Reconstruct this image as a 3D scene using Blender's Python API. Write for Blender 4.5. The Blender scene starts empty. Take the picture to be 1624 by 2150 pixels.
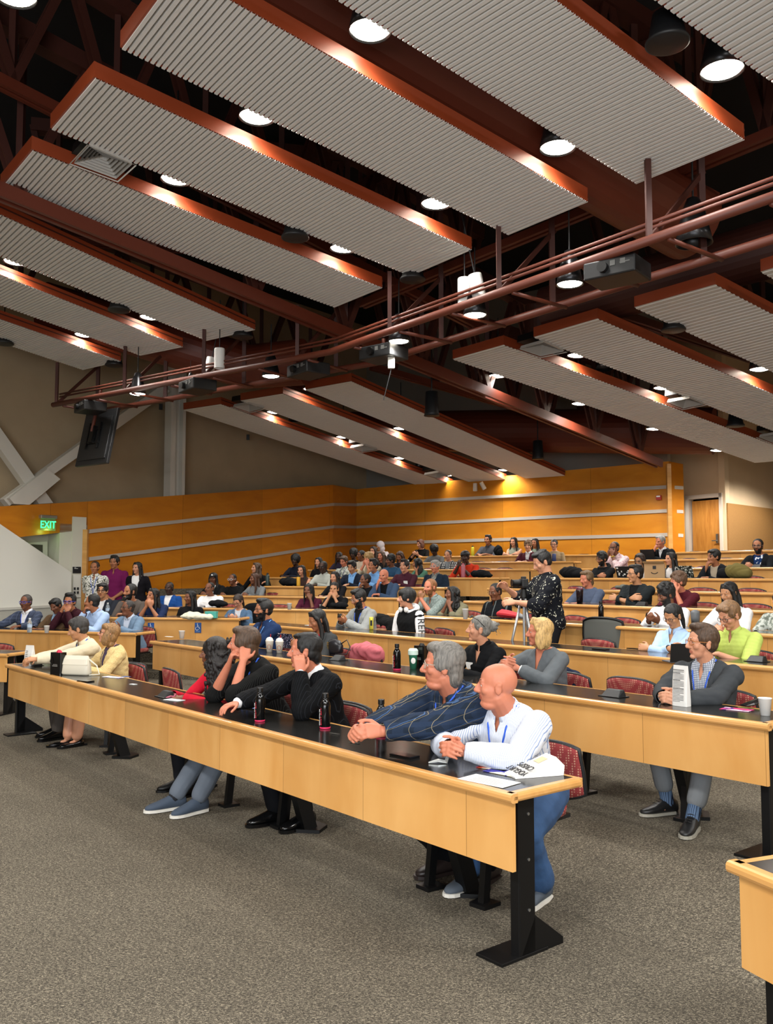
import bpy, math, random
import numpy as np
from mathutils import Vector, Matrix, Euler
PI = math.pi
def unit(v): v = np.array(v, float); return v/np.linalg.norm(v)
sc = bpy.context.scene
col = sc.collection
# ---------------- camera, exposure, world ----------------
F = 1870.0; CX = 812.0; CY = 1075.0; HZ = 1207.0; EYE = 1.69
TH = math.atan((HZ-CY)/F)
cam = bpy.data.cameras.new('camera'); co = bpy.data.objects.new('camera', cam); col.objects.link(co)
cam.sensor_fit = 'VERTICAL'; cam.sensor_height = 36; cam.sensor_width = 36*1624/2150
cam.lens = F/2150*36; cam.clip_end = 200
co.location = (0, 0, EYE); co.rotation_euler = (PI/2+TH, 0, 0)
sc.camera = co
sc.view_settings.view_transform = 'Standard'; sc.view_settings.look = 'None'
sc.view_settings.gamma = 1; sc.view_settings.use_curve_mapping = False
sc.view_settings.exposure = EXPO = 0.95
w = bpy.data.worlds.new('world'); sc.world = w; w.use_nodes = True
w.node_tree.nodes['Background'].inputs[0].default_value = (0.9, 0.92, 1, 1)
w.node_tree.nodes['Background'].inputs[1].default_value = 0.0
LAMP_W = 95.0       # watts of one ceiling can
# the house lights of the room over the stage, behind and beside the camera
for (x, y, z, s, e) in ((-3.5,-1.5,6.6,2.2,300), (2.5,-2.0,6.6,2.2,300), (-7.5,3.5,6.6,1.6,220), (6.5,2.5,6.6,1.8,240)):
    l = bpy.data.lights.new('house_light','AREA'); l.shape='DISK'; l.size = s; l.energy = e; l.color=(1,.98,.95)
    lo = bpy.data.objects.new('house_light', l); col.objects.link(lo); lo.location=(x,y,z)

# added fill light behind the camera, for ceiling panels and faces
l = bpy.data.lights.new('front_fill_light','AREA'); l.shape='RECTANGLE'; l.size=8; l.size_y=3.2; l.energy=400; l.color=(.86,.93,1)
lo = bpy.data.objects.new('front_fill_light', l); col.objects.link(lo); lo.location=(-1.5,-4.3,2.2); lo.rotation_euler=(math.radians(98),0,0)
for (x, y, z) in ((8.2,19.0,4.3), (10.4,21.0,4.3), (9.0,16.0,4.8), (8.8,12.0,5.0), (5.5,7.0,5.9), (8.0,7.5,5.6), (-6.5,9.5,6.6), (-8.5,12.5,6.2), (6.7,20.55,3.95), (8.7,20.0,4.2), (9.6,20.6,4.3), (8.0,18.6,4.0), (4.6,18.6,4.0), (2.2,20.6,4.05)):  # off-frame ceiling lamps, plus fixtureless spots added to brighten door and back walls
    l = bpy.data.lights.new('can_and_fill_spot','SPOT'); l.energy=95; l.spot_size=math.radians(150); l.spot_blend=.5; l.shadow_soft_size=.14; l.color=(1,.95,.88)
    lo = bpy.data.objects.new('can_and_fill_spot', l); col.objects.link(lo); lo.location=(x,y,z)

# ---------------- helpers ----------------
def ray(px, py):
    X = px-CX; Y = CY-py; c, s = math.cos(TH), math.sin(TH)
    return np.array([X, F*c-Y*s, F*s+Y*c])
def atz(px, py, z):
    d = ray(px, py); t = (z-EYE)/d[2]; return np.array([0,0,EYE])+d*t
def atd(px, py, dist):
    d = ray(px, py); return np.array([0,0,EYE])+d*(dist/d[1])
def onplane(px, py, p0, n):
    d = ray(px, py); o = np.array([0,0,EYE]); n = np.array(n, float)
    return o+d*(np.dot(np.array(p0)-o, n)/np.dot(d, n))
def proj(p):
    X, Y, Z = p[0], p[1], p[2]-EYE; c, s = math.cos(TH), math.sin(TH)
    dep = Y*c+Z*s; up = -Y*s+Z*c
    return CX+F*X/dep, CY-F*up/dep

def srgb(*c):
    if len(c) == 1: c = c[0]
    if isinstance(c, str): c = tuple(int(c[i:i+2], 16)/255 for i in (0,2,4))
    return tuple(((v/12.92) if v <= .04045 else ((v+.055)/1.055)**2.4) for v in c)+(1,)
MATS = {}
def mat(name, c, rough=.6, metal=0, emit=0, bump=None, spec=.5, sheen=0, var=0, vscale=8, stretch=(1,1,1), alpha=None, trans=0):
    if name in MATS: return MATS[name]
    m = bpy.data.materials.new(name); m.use_nodes = True; nt = m.node_tree; N = nt.nodes; L = nt.links
    b = N['Principled BSDF']; c = srgb(c)
    b.inputs['Base Color'].default_value = c; b.inputs['Roughness'].default_value = rough
    b.inputs['Metallic'].default_value = metal; b.inputs['Specular IOR Level'].default_value = spec
    if sheen: b.inputs['Sheen Weight'].default_value = sheen
    if trans: b.inputs['Transmission Weight'].default_value = trans
    if emit:
        b.inputs['Emission Color'].default_value = c; b.inputs['Emission Strength'].default_value = emit
    if var or bump:
        tc = N.new('ShaderNodeTexCoord'); mp = N.new('ShaderNodeMapping'); mp.inputs['Scale'].default_value = stretch
        L.new(tc.outputs['Object'], mp.inputs[0])
        nz = N.new('ShaderNodeTexNoise'); nz.inputs['Scale'].default_value = vscale; nz.inputs['Detail'].default_value = 5
        L.new(mp.outputs[0], nz.inputs['Vector'])
        if var:
            r = N.new('ShaderNodeValToRGB'); r.color_ramp.elements[0].position=.3; r.color_ramp.elements[1].position=.7
            r.color_ramp.elements[0].color = tuple(v*(1-var) for v in c[:3])+(1,)
            r.color_ramp.elements[1].color = tuple(min(1, v*(1+var)) for v in c[:3])+(1,)
            L.new(nz.outputs[0], r.inputs[0]); L.new(r.outputs[0], b.inputs['Base Color'])
        if bump:
            n2 = N.new('ShaderNodeTexNoise'); n2.inputs['Scale'].default_value = bump[0]; n2.inputs['Detail'].default_value = 3
            L.new(mp.outputs[0], n2.inputs['Vector'])
            bp = N.new('ShaderNodeBump'); bp.inputs['Strength'].default_value = bump[1]; bp.inputs['Distance'].default_value = bump[2] if len(bump)>2 else .01
            L.new(n2.outputs[0], bp.inputs['Height']); L.new(bp.outputs[0], b.inputs['Normal'])
    MATS[name] = m
    return m
def nodes_mat(name, rough=.6):
    m = bpy.data.materials.new(name); m.use_nodes = True
    b = m.node_tree.nodes['Principled BSDF']; b.inputs['Roughness'].default_value = rough
    MATS[name] = m
    return m, m.node_tree.nodes, m.node_tree.links, b

class MB:
    """collects shapes (verts, faces) of ONE mesh"""
    def __init__(s): s.v = []; s.f = []; s.n = 0; s.mi = []
    def add(s, v, f, mi=0):
        v = np.asarray(v, float).reshape(-1, 3); s.v.append(v)
        for q in f: s.f.append(tuple(int(i)+s.n for i in q)); s.mi.append(mi)
        s.n += len(v); return s
    def box(s, c, d, R=None, mi=0):
        c = np.array(c, float); h = np.array(d, float)/2
        v = np.array([[x,y,z] for z in (-1,1) for y in (-1,1) for x in (-1,1)])*h
        if R is not None: v = v @ np.array(R).T
        return s.add(v+c, [(0,2,3,1),(4,5,7,6),(0,1,5,4),(2,6,7,3),(0,4,6,2),(1,3,7,5)], mi)
    def prism(s, poly, z0, z1, mi=0):
        n = len(poly); a = sum(poly[i][0]*poly[(i+1)%n][1]-poly[(i+1)%n][0]*poly[i][1] for i in range(n))
        if a < 0: poly = poly[::-1]
        v = [(p[0],p[1],z0) for p in poly]+[(p[0],p[1],z1) for p in poly]
        f = [tuple(range(n))[::-1], tuple(range(n, 2*n))]+[(i,(i+1)%n,n+(i+1)%n,n+i) for i in range(n)]
        return s.add(v, f, mi)
    def slab(s, q, off, mi=0):
        """quad or polygon q extruded by vector off"""
        q = [np.array(p, float) for p in q]; off = np.array(off, float); n = len(q)
        v = q+[p+off for p in q]
        f = [tuple(range(n))[::-1], tuple(range(n,2*n))]+[(i,(i+1)%n,n+(i+1)%n,n+i) for i in range(n)]
        return s.add(v, f, mi)
    def tube(s, pts, r, seg=10, closed=False, cap=True, mi=0):
        pts = [np.array(p, float) for p in pts]; n = len(pts)
        rs = r if hasattr(r, '__len__') else [r]*n
        prev = None; V = []
        for i, p in enumerate(pts):
            if closed: t = pts[(i+1)%n]-pts[i-1]
            else: t = pts[min(i+1,n-1)]-pts[max(i-1,0)]
            t = t/(np.linalg.norm(t)+1e-9)
            if prev is None:
                a = np.array([0,0,1.]) if abs(t[2]) < .9 else np.array([1.,0,0])
            else: a = prev
            u = a-np.dot(a,t)*t; u /= np.linalg.norm(u)+1e-9; w_ = np.cross(t,u); prev = u
            for k in range(seg):
                an = 2*PI*k/seg; V.append(p+rs[i]*(math.cos(an)*u+math.sin(an)*w_))
        Fc = []
        for i in range(n if closed else n-1):
            j = (i+1)%n
            for k in range(seg):
                k2 = (k+1)%seg; Fc.append((i*seg+k, i*seg+k2, j*seg+k2, j*seg+k))
        if cap and not closed:
            Fc.append(tuple(range(seg))[::-1]); Fc.append(tuple((n-1)*seg+k for k in range(seg)))
        return s.add(V, Fc, mi)
    def lathe(s, prof, seg=24, c=(0,0,0), R=None, mi=0):
        V = []; n = len(prof)
        for (r, z) in prof:
            for k in range(seg):
                an = 2*PI*k/seg; V.append((r*math.cos(an), r*math.sin(an), z))
        Fc = [(i*seg+k, i*seg+(k+1)%seg, (i+1)*seg+(k+1)%seg, (i+1)*seg+k) for i in range(n-1) for k in range(seg)]
        Fc.append(tuple(range(seg))[::-1]); Fc.append(tuple((n-1)*seg+k for k in range(seg)))
        V = np.array(V)
        if R is not None: V = V @ np.array(R).T
        return s.add(V+np.array(c), Fc, mi)
    def ell(s, c, r, R=None, seg=16, rings=10, mi=0):
        V = []; Fc = []
        for i in range(rings+1):
            t = PI*i/rings
            for k in range(seg):
                a = 2*PI*k/seg; V.append((math.sin(t)*math.cos(a), math.sin(t)*math.sin(a), math.cos(t)))
        for i in range(rings):
            for k in range(seg):
                a, b, c2, d = i*seg+k, i*seg+(k+1)%seg, (i+1)*seg+(k+1)%seg, (i+1)*seg+k
                Fc.append((a, d, c2, b))
        V = np.array(V)*np.array(r, float)
        if R is not None: V = V @ np.array(R).T
        return s.add(V+np.array(c, float), Fc, mi)
    def cap(s, p0, r0, p1, r1, seg=12):
        """tapered capsule"""
        p0 = np.array(p0,float); p1 = np.array(p1,float); t = p1-p0; L = np.linalg.norm(t)+1e-9; t /= L
        pts = []; rs = []
        for a in (-80,-55,-28): pts.append(p0+t*r0*math.sin(math.radians(a))); rs.append(r0*math.cos(math.radians(a)))
        pts.append(p0); rs.append(r0); pts.append(p1); rs.append(r1)
        for a in (28,55,80): pts.append(p1+t*r1*math.sin(math.radians(a))); rs.append(r1*math.cos(math.radians(a)))
        return s.tube(pts, rs, seg)
    def chain(s, pts, rs, seg=12):
        for i in range(len(pts)-1): s.cap(pts[i], rs[i], pts[i+1], rs[i+1], seg)
        return s
    def loft(s, secs, seg=20, e=2.0):
        """secs: (center, xvec, yvec) superellipse sections"""
        V = []
        for (c, xv, yv) in secs:
            c = np.array(c,float); xv = np.array(xv,float); yv = np.array(yv,float)
            for k in range(seg):
                a = 2*PI*k/seg; ca, sa = math.cos(a), math.sin(a)
                V.append(c+xv*math.copysign(abs(ca)**(2/e),ca)+yv*math.copysign(abs(sa)**(2/e),sa))
        n = len(secs)
        Fc = [(i*seg+k, i*seg+(k+1)%seg, (i+1)*seg+(k+1)%seg, (i+1)*seg+k) for i in range(n-1) for k in range(seg)]
        Fc.append(tuple(range(seg))[::-1]); Fc.append(tuple((n-1)*seg+k for k in range(seg)))
        return s.add(V, Fc)
    def mesh(s, name, mats, smooth=False):
        me = bpy.data.meshes.new(name)
        V = np.concatenate(s.v) if s.v else np.zeros((0,3))
        me.from_pydata(V.tolist(), [], s.f)
        if not isinstance(mats, (list,tuple)): mats = [mats]
        for m in mats: me.materials.append(m)
        if max(s.mi or [0]) > 0: me.polygons.foreach_set('material_index', s.mi)
        if smooth: me.polygons.foreach_set('use_smooth', [True]*len(me.polygons))
        me.update(); return me
    def build(s, name, mats, parent=None, smooth=False, bevel=0, loc=None, label=None, recalc=False):
        me = s.mesh(name, mats, smooth)
        if recalc:
            import bmesh
            b = bmesh.new(); b.from_mesh(me); bmesh.ops.recalc_face_normals(b, faces=b.faces); b.to_mesh(me); b.free()
        o = bpy.data.objects.new(name, me); col.objects.link(o)
        if parent is not None: o.parent = parent
        if loc is not None: o.location = loc
        if bevel:
            md = o.modifiers.new('b','BEVEL'); md.width = bevel; md.segments = 2; md.limit_method='ANGLE'
        if label: o['label'] = label
        return o
def tag(o, label, cat, group=None, kind=None):
    if label: o['label'] = label
    if cat: o['category'] = cat
    if group: o['group'] = group
    if kind: o['kind'] = kind
    return o
def thing(name, label, cat, loc=(0,0,0), rz=0, group=None):
    o = bpy.data.objects.new(name, None); col.objects.link(o); o.location = loc; o.rotation_euler = (0,0,rz)
    o.empty_display_size = .1
    return tag(o, label, cat, group)
def struct(o): o['kind'] = 'structure'; return o
def copy_tree(o, parent=None):
    c = o.copy(); col.objects.link(c); c.parent = parent
    for ch in list(o.children): copy_tree(ch, c)
    return c
def remesh(mb, voxel, name, smooth=3, fac=.5):
    """fuse overlapping closed shapes into one continuous surface"""
    me = mb.mesh(name, []); o = bpy.data.objects.new(name, me); col.objects.link(o)
    md = o.modifiers.new('r','REMESH'); md.mode='VOXEL'; md.voxel_size = voxel; md.use_smooth_shade = True
    if smooth:
        sm = o.modifiers.new('s','SMOOTH'); sm.iterations = smooth; sm.factor = fac
    dg = bpy.context.evaluated_depsgraph_get(); dg.update()
    ev = o.evaluated_get(dg); out = bpy.data.meshes.new_from_object(ev)
    bpy.data.objects.remove(o); bpy.data.meshes.remove(me)
    out.name = name; out.materials.clear()
    return out
def text_mesh(s, size, depth=.001, align='CENTER'):
    cu = bpy.data.curves.new('t','FONT'); cu.body = s; cu.size = size; cu.align_x = align; cu.align_y='CENTER'; cu.extrude = depth
    o = bpy.data.objects.new('t', cu); col.objects.link(o)
    dg = bpy.context.evaluated_depsgraph_get(); dg.update()
    me = bpy.data.meshes.new_from_object(o.evaluated_get(dg)); bpy.data.objects.remove(o); bpy.data.curves.remove(cu)
    return me
def text_part(name, s, size, m, parent, loc, rot, depth=.001, align='CENTER', sx=1):
    me = text_mesh(s, size, depth, align); me.materials.append(m)
    o = bpy.data.objects.new(name, me); col.objects.link(o); o.parent = parent; o.location = loc; o.rotation_euler = rot; o.scale=(sx,1,1)
    return o

# ---------------- materials ----------------
def wood_mat(name, c1, c2, rough=.35, axis=(1,1,14), panel=None, scale=1.6):
    m, N, L, b = nodes_mat(name, rough)
    tc = N.new('ShaderNodeTexCoord'); mp = N.new('ShaderNodeMapping'); mp.inputs['Scale'].default_value = axis
    L.new(tc.outputs['Object'], mp.inputs[0])
    nz = N.new('ShaderNodeTexNoise'); nz.inputs['Scale'].default_value = scale; nz.inputs['Detail'].default_value = 8; nz.inputs['Distortion'].default_value = .6
    L.new(mp.outputs[0], nz.inputs['Vector'])
    r = N.new('ShaderNodeValToRGB'); r.color_ramp.elements[0].position=.25; r.color_ramp.elements[1].position=.75
    r.color_ramp.elements[0].color = srgb(c1); r.color_ramp.elements[1].color = srgb(c2)
    L.new(nz.outputs[0], r.inputs[0]); last = r.outputs[0]
    if panel:   # boards of veneer with slightly different tone and a fine dark seam, along object x (and z)
        pw, seam = panel
        sx = N.new('ShaderNodeSeparateXYZ'); L.new(tc.outputs['Object'], sx.inputs[0])
        dv = N.new('ShaderNodeMath'); dv.operation='DIVIDE'; L.new(sx.outputs[0], dv.inputs[0]); dv.inputs[1].default_value = pw
        fl = N.new('ShaderNodeMath'); fl.operation='FLOOR'; L.new(dv.outputs[0], fl.inputs[0])
        fr = N.new('ShaderNodeMath'); fr.operation='FRACT'; L.new(dv.outputs[0], fr.inputs[0])
        wn = N.new('ShaderNodeTexWhiteNoise'); wn.noise_dimensions='1D'; L.new(fl.outputs[0], wn.inputs['W'])
        mr = N.new('ShaderNodeMapRange'); L.new(wn.outputs[0], mr.inputs[0]); mr.inputs[3].default_value=.88; mr.inputs[4].default_value=1.08
        lt = N.new('ShaderNodeMath'); lt.operation='LESS_THAN'; L.new(fr.outputs[0], lt.inputs[0]); lt.inputs[1].default_value = seam/pw
        ms = N.new('ShaderNodeMath'); ms.operation='MULTIPLY_ADD'; L.new(lt.outputs[0], ms.inputs[0]); ms.inputs[1].default_value=-.45; L.new(mr.outputs[0], ms.inputs[2])
        mx = N.new('ShaderNodeVectorMath'); mx.operation='SCALE'; L.new(last, mx.inputs[0]); L.new(ms.outputs[0], mx.inputs['Scale']); last = mx.outputs[0]
    L.new(last, b.inputs['Base Color'])
    return m
M_maple = wood_mat('maple_desk', 'cd924c', 'e0ac68', .3, (1.2,1.2,.35), (.78,.004), 3)
M_trim = wood_mat('maple_trim', 'c08a48', 'dba564', .25, (.5,6,6))
M_wall = wood_mat('maple_wall', 'b5690c', 'cb7f16', .33, (1,.6,3), (2.35,.01), 1.6)
M_bwall = wood_mat('maple_wall_back', 'bb7114', 'd28a24', .33, (.8,.6,2.6), (2.35,.01), 1.6)
M_door = wood_mat('oak_door', 'a86a28', 'c88a40', .4, (5,5,.6), None, 4)
M_black = mat('black_steel', '0c0c0d', .45, .3)
M_top = mat('black_laminate', '1b1a18', .17, var=.12, vscale=3)
M_red = mat('red_oxide_paint', '5f2614', .5)
M_redd = mat('red_oxide_dark', '3f180d', .6)
M_fascia = mat('red_fascia', '8a3a1c', .42)
M_white = mat('white_panel', 'b4b0aa', .5, spec=.3)
M_beige = mat('beige_wall', 'a89679', .9, var=.05, vscale=2)
M_beige2 = mat('beige_back_wall', 'c4ac8c', .9, var=.04, vscale=2)
M_brownp = mat('brown_fabric_panel', '8a6330', .95, var=.08, vscale=40)
M_cream = mat('cream_paint', 'd8d6cc', .55)
M_creamd = mat('cream_wall', 'c9c6b8', .8)
M_strip = mat('grey_strip', 'b5ab9f', .5)
M_ceil = mat('dark_ceiling', '06070c', .9)
M_alu = mat('aluminium', 'a8a8a6', .3, .9)
M_wht = mat('white_plastic', 'e8e8e4', .4)
M_dgrey = mat('dark_plastic', '131416', .5)
M_bulb = mat('lamp_glow', 'fff6e2', .5, emit=14)

def carpet():
    m, N, L, b = nodes_mat('carpet', .95); b.inputs['Specular IOR Level'].default_value=.1
    tc = N.new('ShaderNodeTexCoord'); mp = N.new('ShaderNodeMapping'); L.new(tc.outputs['Object'], mp.inputs[0])
    mp.inputs['Rotation'].default_value=(0,0,.65); mp.inputs['Scale'].default_value=(1,1.7,1)
    a = N.new('ShaderNodeTexNoise'); a.inputs['Scale'].default_value=95; a.inputs['Detail'].default_value=3; a.inputs['Roughness'].default_value=.6; a.inputs['Distortion'].default_value=1.2; L.new(mp.outputs[0], a.inputs['Vector'])
    r = N.new('ShaderNodeValToRGB'); e = r.color_ramp.elements
    e[0].position=.40; e[0].color=srgb('403b34'); e[1].position=.66; e[1].color=srgb('9a907d')
    x = r.color_ramp.elements.new(.52); x.color=srgb('5f594e')
    L.new(a.outputs[0], r.inputs[0])
    g = N.new('ShaderNodeTexNoise'); g.inputs['Scale'].default_value=.8; g.inputs['Detail'].default_value=3; L.new(tc.outputs['Object'], g.inputs['Vector'])
    mr = N.new('ShaderNodeMapRange'); L.new(g.outputs[0], mr.inputs[0]); mr.inputs[1].default_value=.3; mr.inputs[2].default_value=.7; mr.inputs[3].default_value=.88; mr.inputs[4].default_value=1.1
    mx = N.new('ShaderNodeVectorMath'); mx.operation='SCALE'; L.new(r.outputs[0], mx.inputs[0]); L.new(mr.outputs[0], mx.inputs['Scale'])
    L.new(mx.outputs[0], b.inputs['Base Color'])
    bp = N.new('ShaderNodeBump'); bp.inputs['Strength'].default_value=.8; bp.inputs['Distance'].default_value=.006; L.new(a.outputs[0], bp.inputs['Height']); L.new(bp.outputs[0], b.inputs['Normal'])
    return m
M_carpet = carpet()

# ---------------- rows (plan geometry, metres) ----------------
NC = np.array([.776,.631]); UC = np.array([.631,-.776])          # centre block: backward normal, rightward direction
ZT = {1:.74,2:.89,3:.994,4:1.156,5:1.318,6:1.48,7:1.642,8:1.804,9:1.966,10:2.128}   # desk top heights
PC = {1:2.90,2:4.66,3:6.60}
for k in range(4,11): PC[k] = 6.6+1.22*(k-3)
def on_row(p, px, py=1250):
    d = ray(px, py)[:2]; return d*(p/np.dot(d, NC))
CEND = {1:(10,1073),2:(314,1612),3:(524,1760),4:(812,1760),5:(973,1760),6:(1023,1760),7:(1117,1760),8:(1203,1760),9:(1284,1760),10:(1398,1760)}
ROWC = {k:(on_row(PC[k], a, {1:1395,2:1344}.get(k,1250)), on_row(PC[k], b, {1:1660,2:1514}.get(k,1250))) for k,(a,b) in CEND.items()}
def P2(px, py, z): return atz(px, py, z)[:2]
def xy(*a): return np.array(a, float)
ZL = dict(ZT); ZL[3] = 1.05
ROWL = {1:(xy(-7.2,11.6), P2(13,1373,.74)), 2:(P2(-60,1320.5,.89), P2(284,1329,.89)), 3:(P2(205,1295.5,1.05), P2(503,1298,1.05)),
        4:(P2(346,1275,1.156), P2(732,1280,1.156)), 5:(xy(-4.0,16.9), P2(837,1255,1.318)), 6:(xy(-2.35,17.1), P2(934,1233,1.48)),
        7:(xy(-2.5,18.7), xy(2.02,16.0)), 8:(xy(-1.74,19.65), xy(2.72,17.0)), 9:(xy(-.8,20.7), xy(3.78,18.0)), 10:(xy(.76,21.3), xy(4.6,19.0))}
RR = (P2(1524,1806,.74), P2(1524,1806,.74)+2.5*np.array([.375,-.927]))
# ---------------- floor and seating tiers ----------------
mb = MB(); mb.prism([(-14,-4),(12,-4),(12,9),(-14,19)], -.3, 0); struct(mb.build('floor', M_carpet))
def normal_back(a, b):   # a left end, b right end
    d = unit(b-a); return np.array([-d[1], d[0]])
BACKPOLY = [(9.9,25.2),(7.05,22.9),(5.6,21.7),(-.6,25.6),(-1.3,24.6)]
def tier(k, ramp=0.0, off=.12):
    La, Lb = ROWL[k]; Ca, Cb = ROWC[k]; nl = normal_back(La, Lb); z = ZT[k]-.74
    pts = [La-nl*off-unit(Lb-La)*(.7 if k > 3 else 3), Lb-nl*off, Ca-NC*off, Cb-NC*off+UC*.6]
    wl = [(-8.6,15.2),(-11,17)] if k < 4 else [(-4.9,19.3)]
    back = BACKPOLY + wl
    poly = [tuple(p) for p in pts]+[(12,19)]+back
    mb = MB(); mb.prism(poly, -.25, z)
    if ramp:
        q = [pts[0], pts[1], pts[2], pts[3]]; r = [q[0]-nl*ramp, q[1]-(nl+NC)/2*ramp, q[2]-(nl+NC)/2*ramp, q[3]-NC*ramp]
        V = [(*p, z) for p in q]+[(*p, .001) for p in r]+[(*p,-.2) for p in q]
        mb.add(V, [(i, i+4, i+5, i+1) for i in range(3)]+[(0,8,4),(3,7,11)])
    struct(mb.build('floor', M_carpet, recalc=False))
for k in range(2, 11): tier(k, {2:.95, 3:0}.get(k, 0))
# ---------------- maple clad walls ----------------
WA = atd(183, 1053, 18.0); WB = atd(700, 1018, 23.5); WC = atd(748, 1020, 24.9); 
wd = unit((WB-WA)[:2])
def wall_quad(name, pts, thick, m, n):
    """pts: polygon in world space; local frame so x runs along the wall"""
    p0 = np.array(pts[0]); x = unit([pts[1][0]-p0[0], pts[1][1]-p0[1], 0]); y = np.array([-x[1], x[0], 0])
    loc = [np.array([np.dot(np.array(p)-p0, x), np.dot(np.array(p)-p0, y), p[2]-p0[2]]) for p in pts]
    mb = MB(); mb.slab(loc, (0, thick, 0)); o = mb.build(name, m, recalc=True)
    o.location = p0; o.rotation_euler = (0,0,math.atan2(x[1], x[0])); return o
def strip(name, a, b, h, out, m=None):
    a = np.array(a); b = np.array(b); d = unit(b-a); n = unit([d[1], -d[0], 0])
    mb = MB(); mb.slab([a, b, b-(0,0,h), a-(0,0,h)], n*out); return mb.build(name, m or M_strip, recalc=True)
def wallpt(px, py, A, B):   # pixel onto the vertical plane through A,B
    n = np.array([(B-A)[1], -(B-A)[0], 0]); return onplane(px, py, A, n)
# left wall right of the doorway
zl = .2
A0 = wallpt(183,1100,WA,WB)
pts = [np.array([*A0[:2], .2]), np.array([*WB[:2], 1.0]), WB, wallpt(183,1053,WA,WB)]
struct(wall_quad('wall_left', pts, .12, M_wall, None))
# over the doorway, on to the left edge
H0 = wallpt(-160,1072,WA,WB); H1 = wallpt(183,1053,WA,WB); H2 = wallpt(183,1112,WA,WB); H3 = wallpt(-160,1150,WA,WB)
struct(wall_quad('wall_left', [H3,H2,H1,H0], .12, M_wall, None))
# chamfer and back wall
WC = np.array([*WC[:2], WB[2]+.02])
struct(wall_quad('wall_left', [np.array([*WB[:2],1.0]), np.array([*WC[:2],1.0]), WC, WB], .12, M_bwall, None))
WD = atd(1405, 968.5, 19.5); WE = atd(1435, 972.5, 20.0)
WC2 = np.array([*WC[:2], WD[2]])
struct(wall_quad('wall_back', [np.array([*WC[:2],1.2]), np.array([*WD[:2],1.2]), WD, WC], .12, M_bwall, None))
struct(wall_quad('wall_back', [np.array([*WD[:2],1.2]), np.array([*WE[:2],1.2]), np.array([*WE[:2],WD[2]]), WD], .12, M_wall, None))
for (ya, yb, yc, yd, h) in ((1112,1056,1057,1019,.075),(1170,1103,1104,1069,.075),(1222,1141,1139,1119,.075)):
    a = wallpt(186, ya, WA, WB); b = wallpt(700, yb, WA, WB)
    struct(strip('trim_1', a, b, h, .03))
    c = wallpt(749, yc, WC, WD); d = wallpt(1403, yd, WC, WD)
    struct(strip('trim_2', b, c, h, .03)); struct(strip('trim_3', c, d, h, .03))
    e = wallpt(1434, yd+2, WD, WE); struct(strip('trim_4', d, e, h, .02))
mb = MB(); mb.box((WD[0]-.02, WD[1]-.03, 2.65), (.09,.09,2.95)); struct(mb.build('trim_5', M_trim))
mb = MB(); q = wallpt(181,1112,WA,WB); mb.box((q[0], q[1]-.03, 1.3), (.1,.1,2*(q[2]-1.3))); struct(mb.build('trim_6', M_trim))
# tall plaster walls above the cladding
nb = np.array([-wd[1], wd[0]])
T0 = WA[:2]-wd*6+nb*.5; T1 = WC[:2]+nb*.4+wd*1.0
T0z = 0
mb = MB(); mb.slab([(*T0, -.2), (*T1, -.2), (*T1, 9), (*T0, 9)], (*(nb*.2), 0)); struct(mb.build('wall_left', M_beige, recalc=True))
bd = unit((WD-WC)[:2]); bn = np.array([-bd[1], bd[0]])
U0 = WC[:2]+bn*.9-bd*.5; U1 = WD[:2]+bn*.9-bd*.35
mb = MB(); mb.slab([(*U0,1),(*U1,1),(*U1,9),(*U0,9)], (*(bn*.2),0)); struct(mb.build('wall_back', mat('grey_back_wall','8a857c',.9), recalc=True))
# door wall and right wall
DA = atd(1436, 1043, 21.9); DB = atd(1522, 1037, 20.9)
dd = unit((DB-DA)[:2]); dn = np.array([-dd[1], dd[0]])
D0 = DA[:2]-dd*.6; D1 = DB[:2]+dd*.02
def door_pt(px, py): return onplane(px, py, DA, (dn[0], dn[1], 0))
fl = 1.55
mb = MB()
oa, ob, ot = door_pt(1449,1100)[:2], door_pt(1514,1100)[:2], door_pt(1480,1046)[2]
mb.slab([(*D0,1),(*oa,1),(*oa,8),(*D0,8)], (*(dn*.15),0)); mb.slab([(*ob,1),(*D1,1),(*D1,8),(*ob,8)], (*(dn*.15),0))
mb.slab([(*oa,ot),(*ob,ot),(*ob,8),(*oa,8)], (*(dn*.15),0)); struct(mb.build('wall_right', M_beige2, recalc=True))
mb = MB(); q0, q1 = door_pt(1453,1100)[:2]+dn*.06, door_pt(1512,1100)[:2]+dn*.06
mb2 = MB(); Ld = np.linalg.norm(q1-q0); mb2.box((Ld/2,0,(ot-fl)/2-.02),(Ld,.05,ot-fl-.06)); door = mb2.build('door_1', M_door); door.location=(*q0,fl); door.rotation_euler=(0,0,math.atan2(*(q1-q0)[::-1])); struct(door)
mb2 = MB(); mb2.box((Ld-.08,-.05,1.0),(.05,.05,.22)); mb2.tube([(Ld-.08,-.07,.95),(Ld-.08,-.1,.95),(Ld-.2,-.1,.95)],.012); mb2.build('door_handle', M_alu, door)
mb = MB(); fo = -dn*.04
for (a, b, z0, z1) in ((door_pt(1443,1100)[:2], door_pt(1449.5,1100)[:2], fl-.3, ot+.09), (door_pt(1513.5,1100)[:2], door_pt(1520,1100)[:2], fl-.3, ot+.09), (door_pt(1443,1100)[:2], door_pt(1520,1100)[:2], ot-.005, ot+.09)):
    mb.slab([(*a,z0),(*b,z0),(*b,z1),(*a,z1)], (*(fo*1.0+0*dn),0)); mb.slab([(*a,z0),(*b,z0),(*b,z1),(*a,z1)], (*(dn*.1),0))
struct(mb.build('trim_7', mat('door_frame_paint','cfc3b4',.5), recalc=True))
E0 = D1; E1 = atd(1700, 1078, DB[1]+4.2)[:2]
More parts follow.
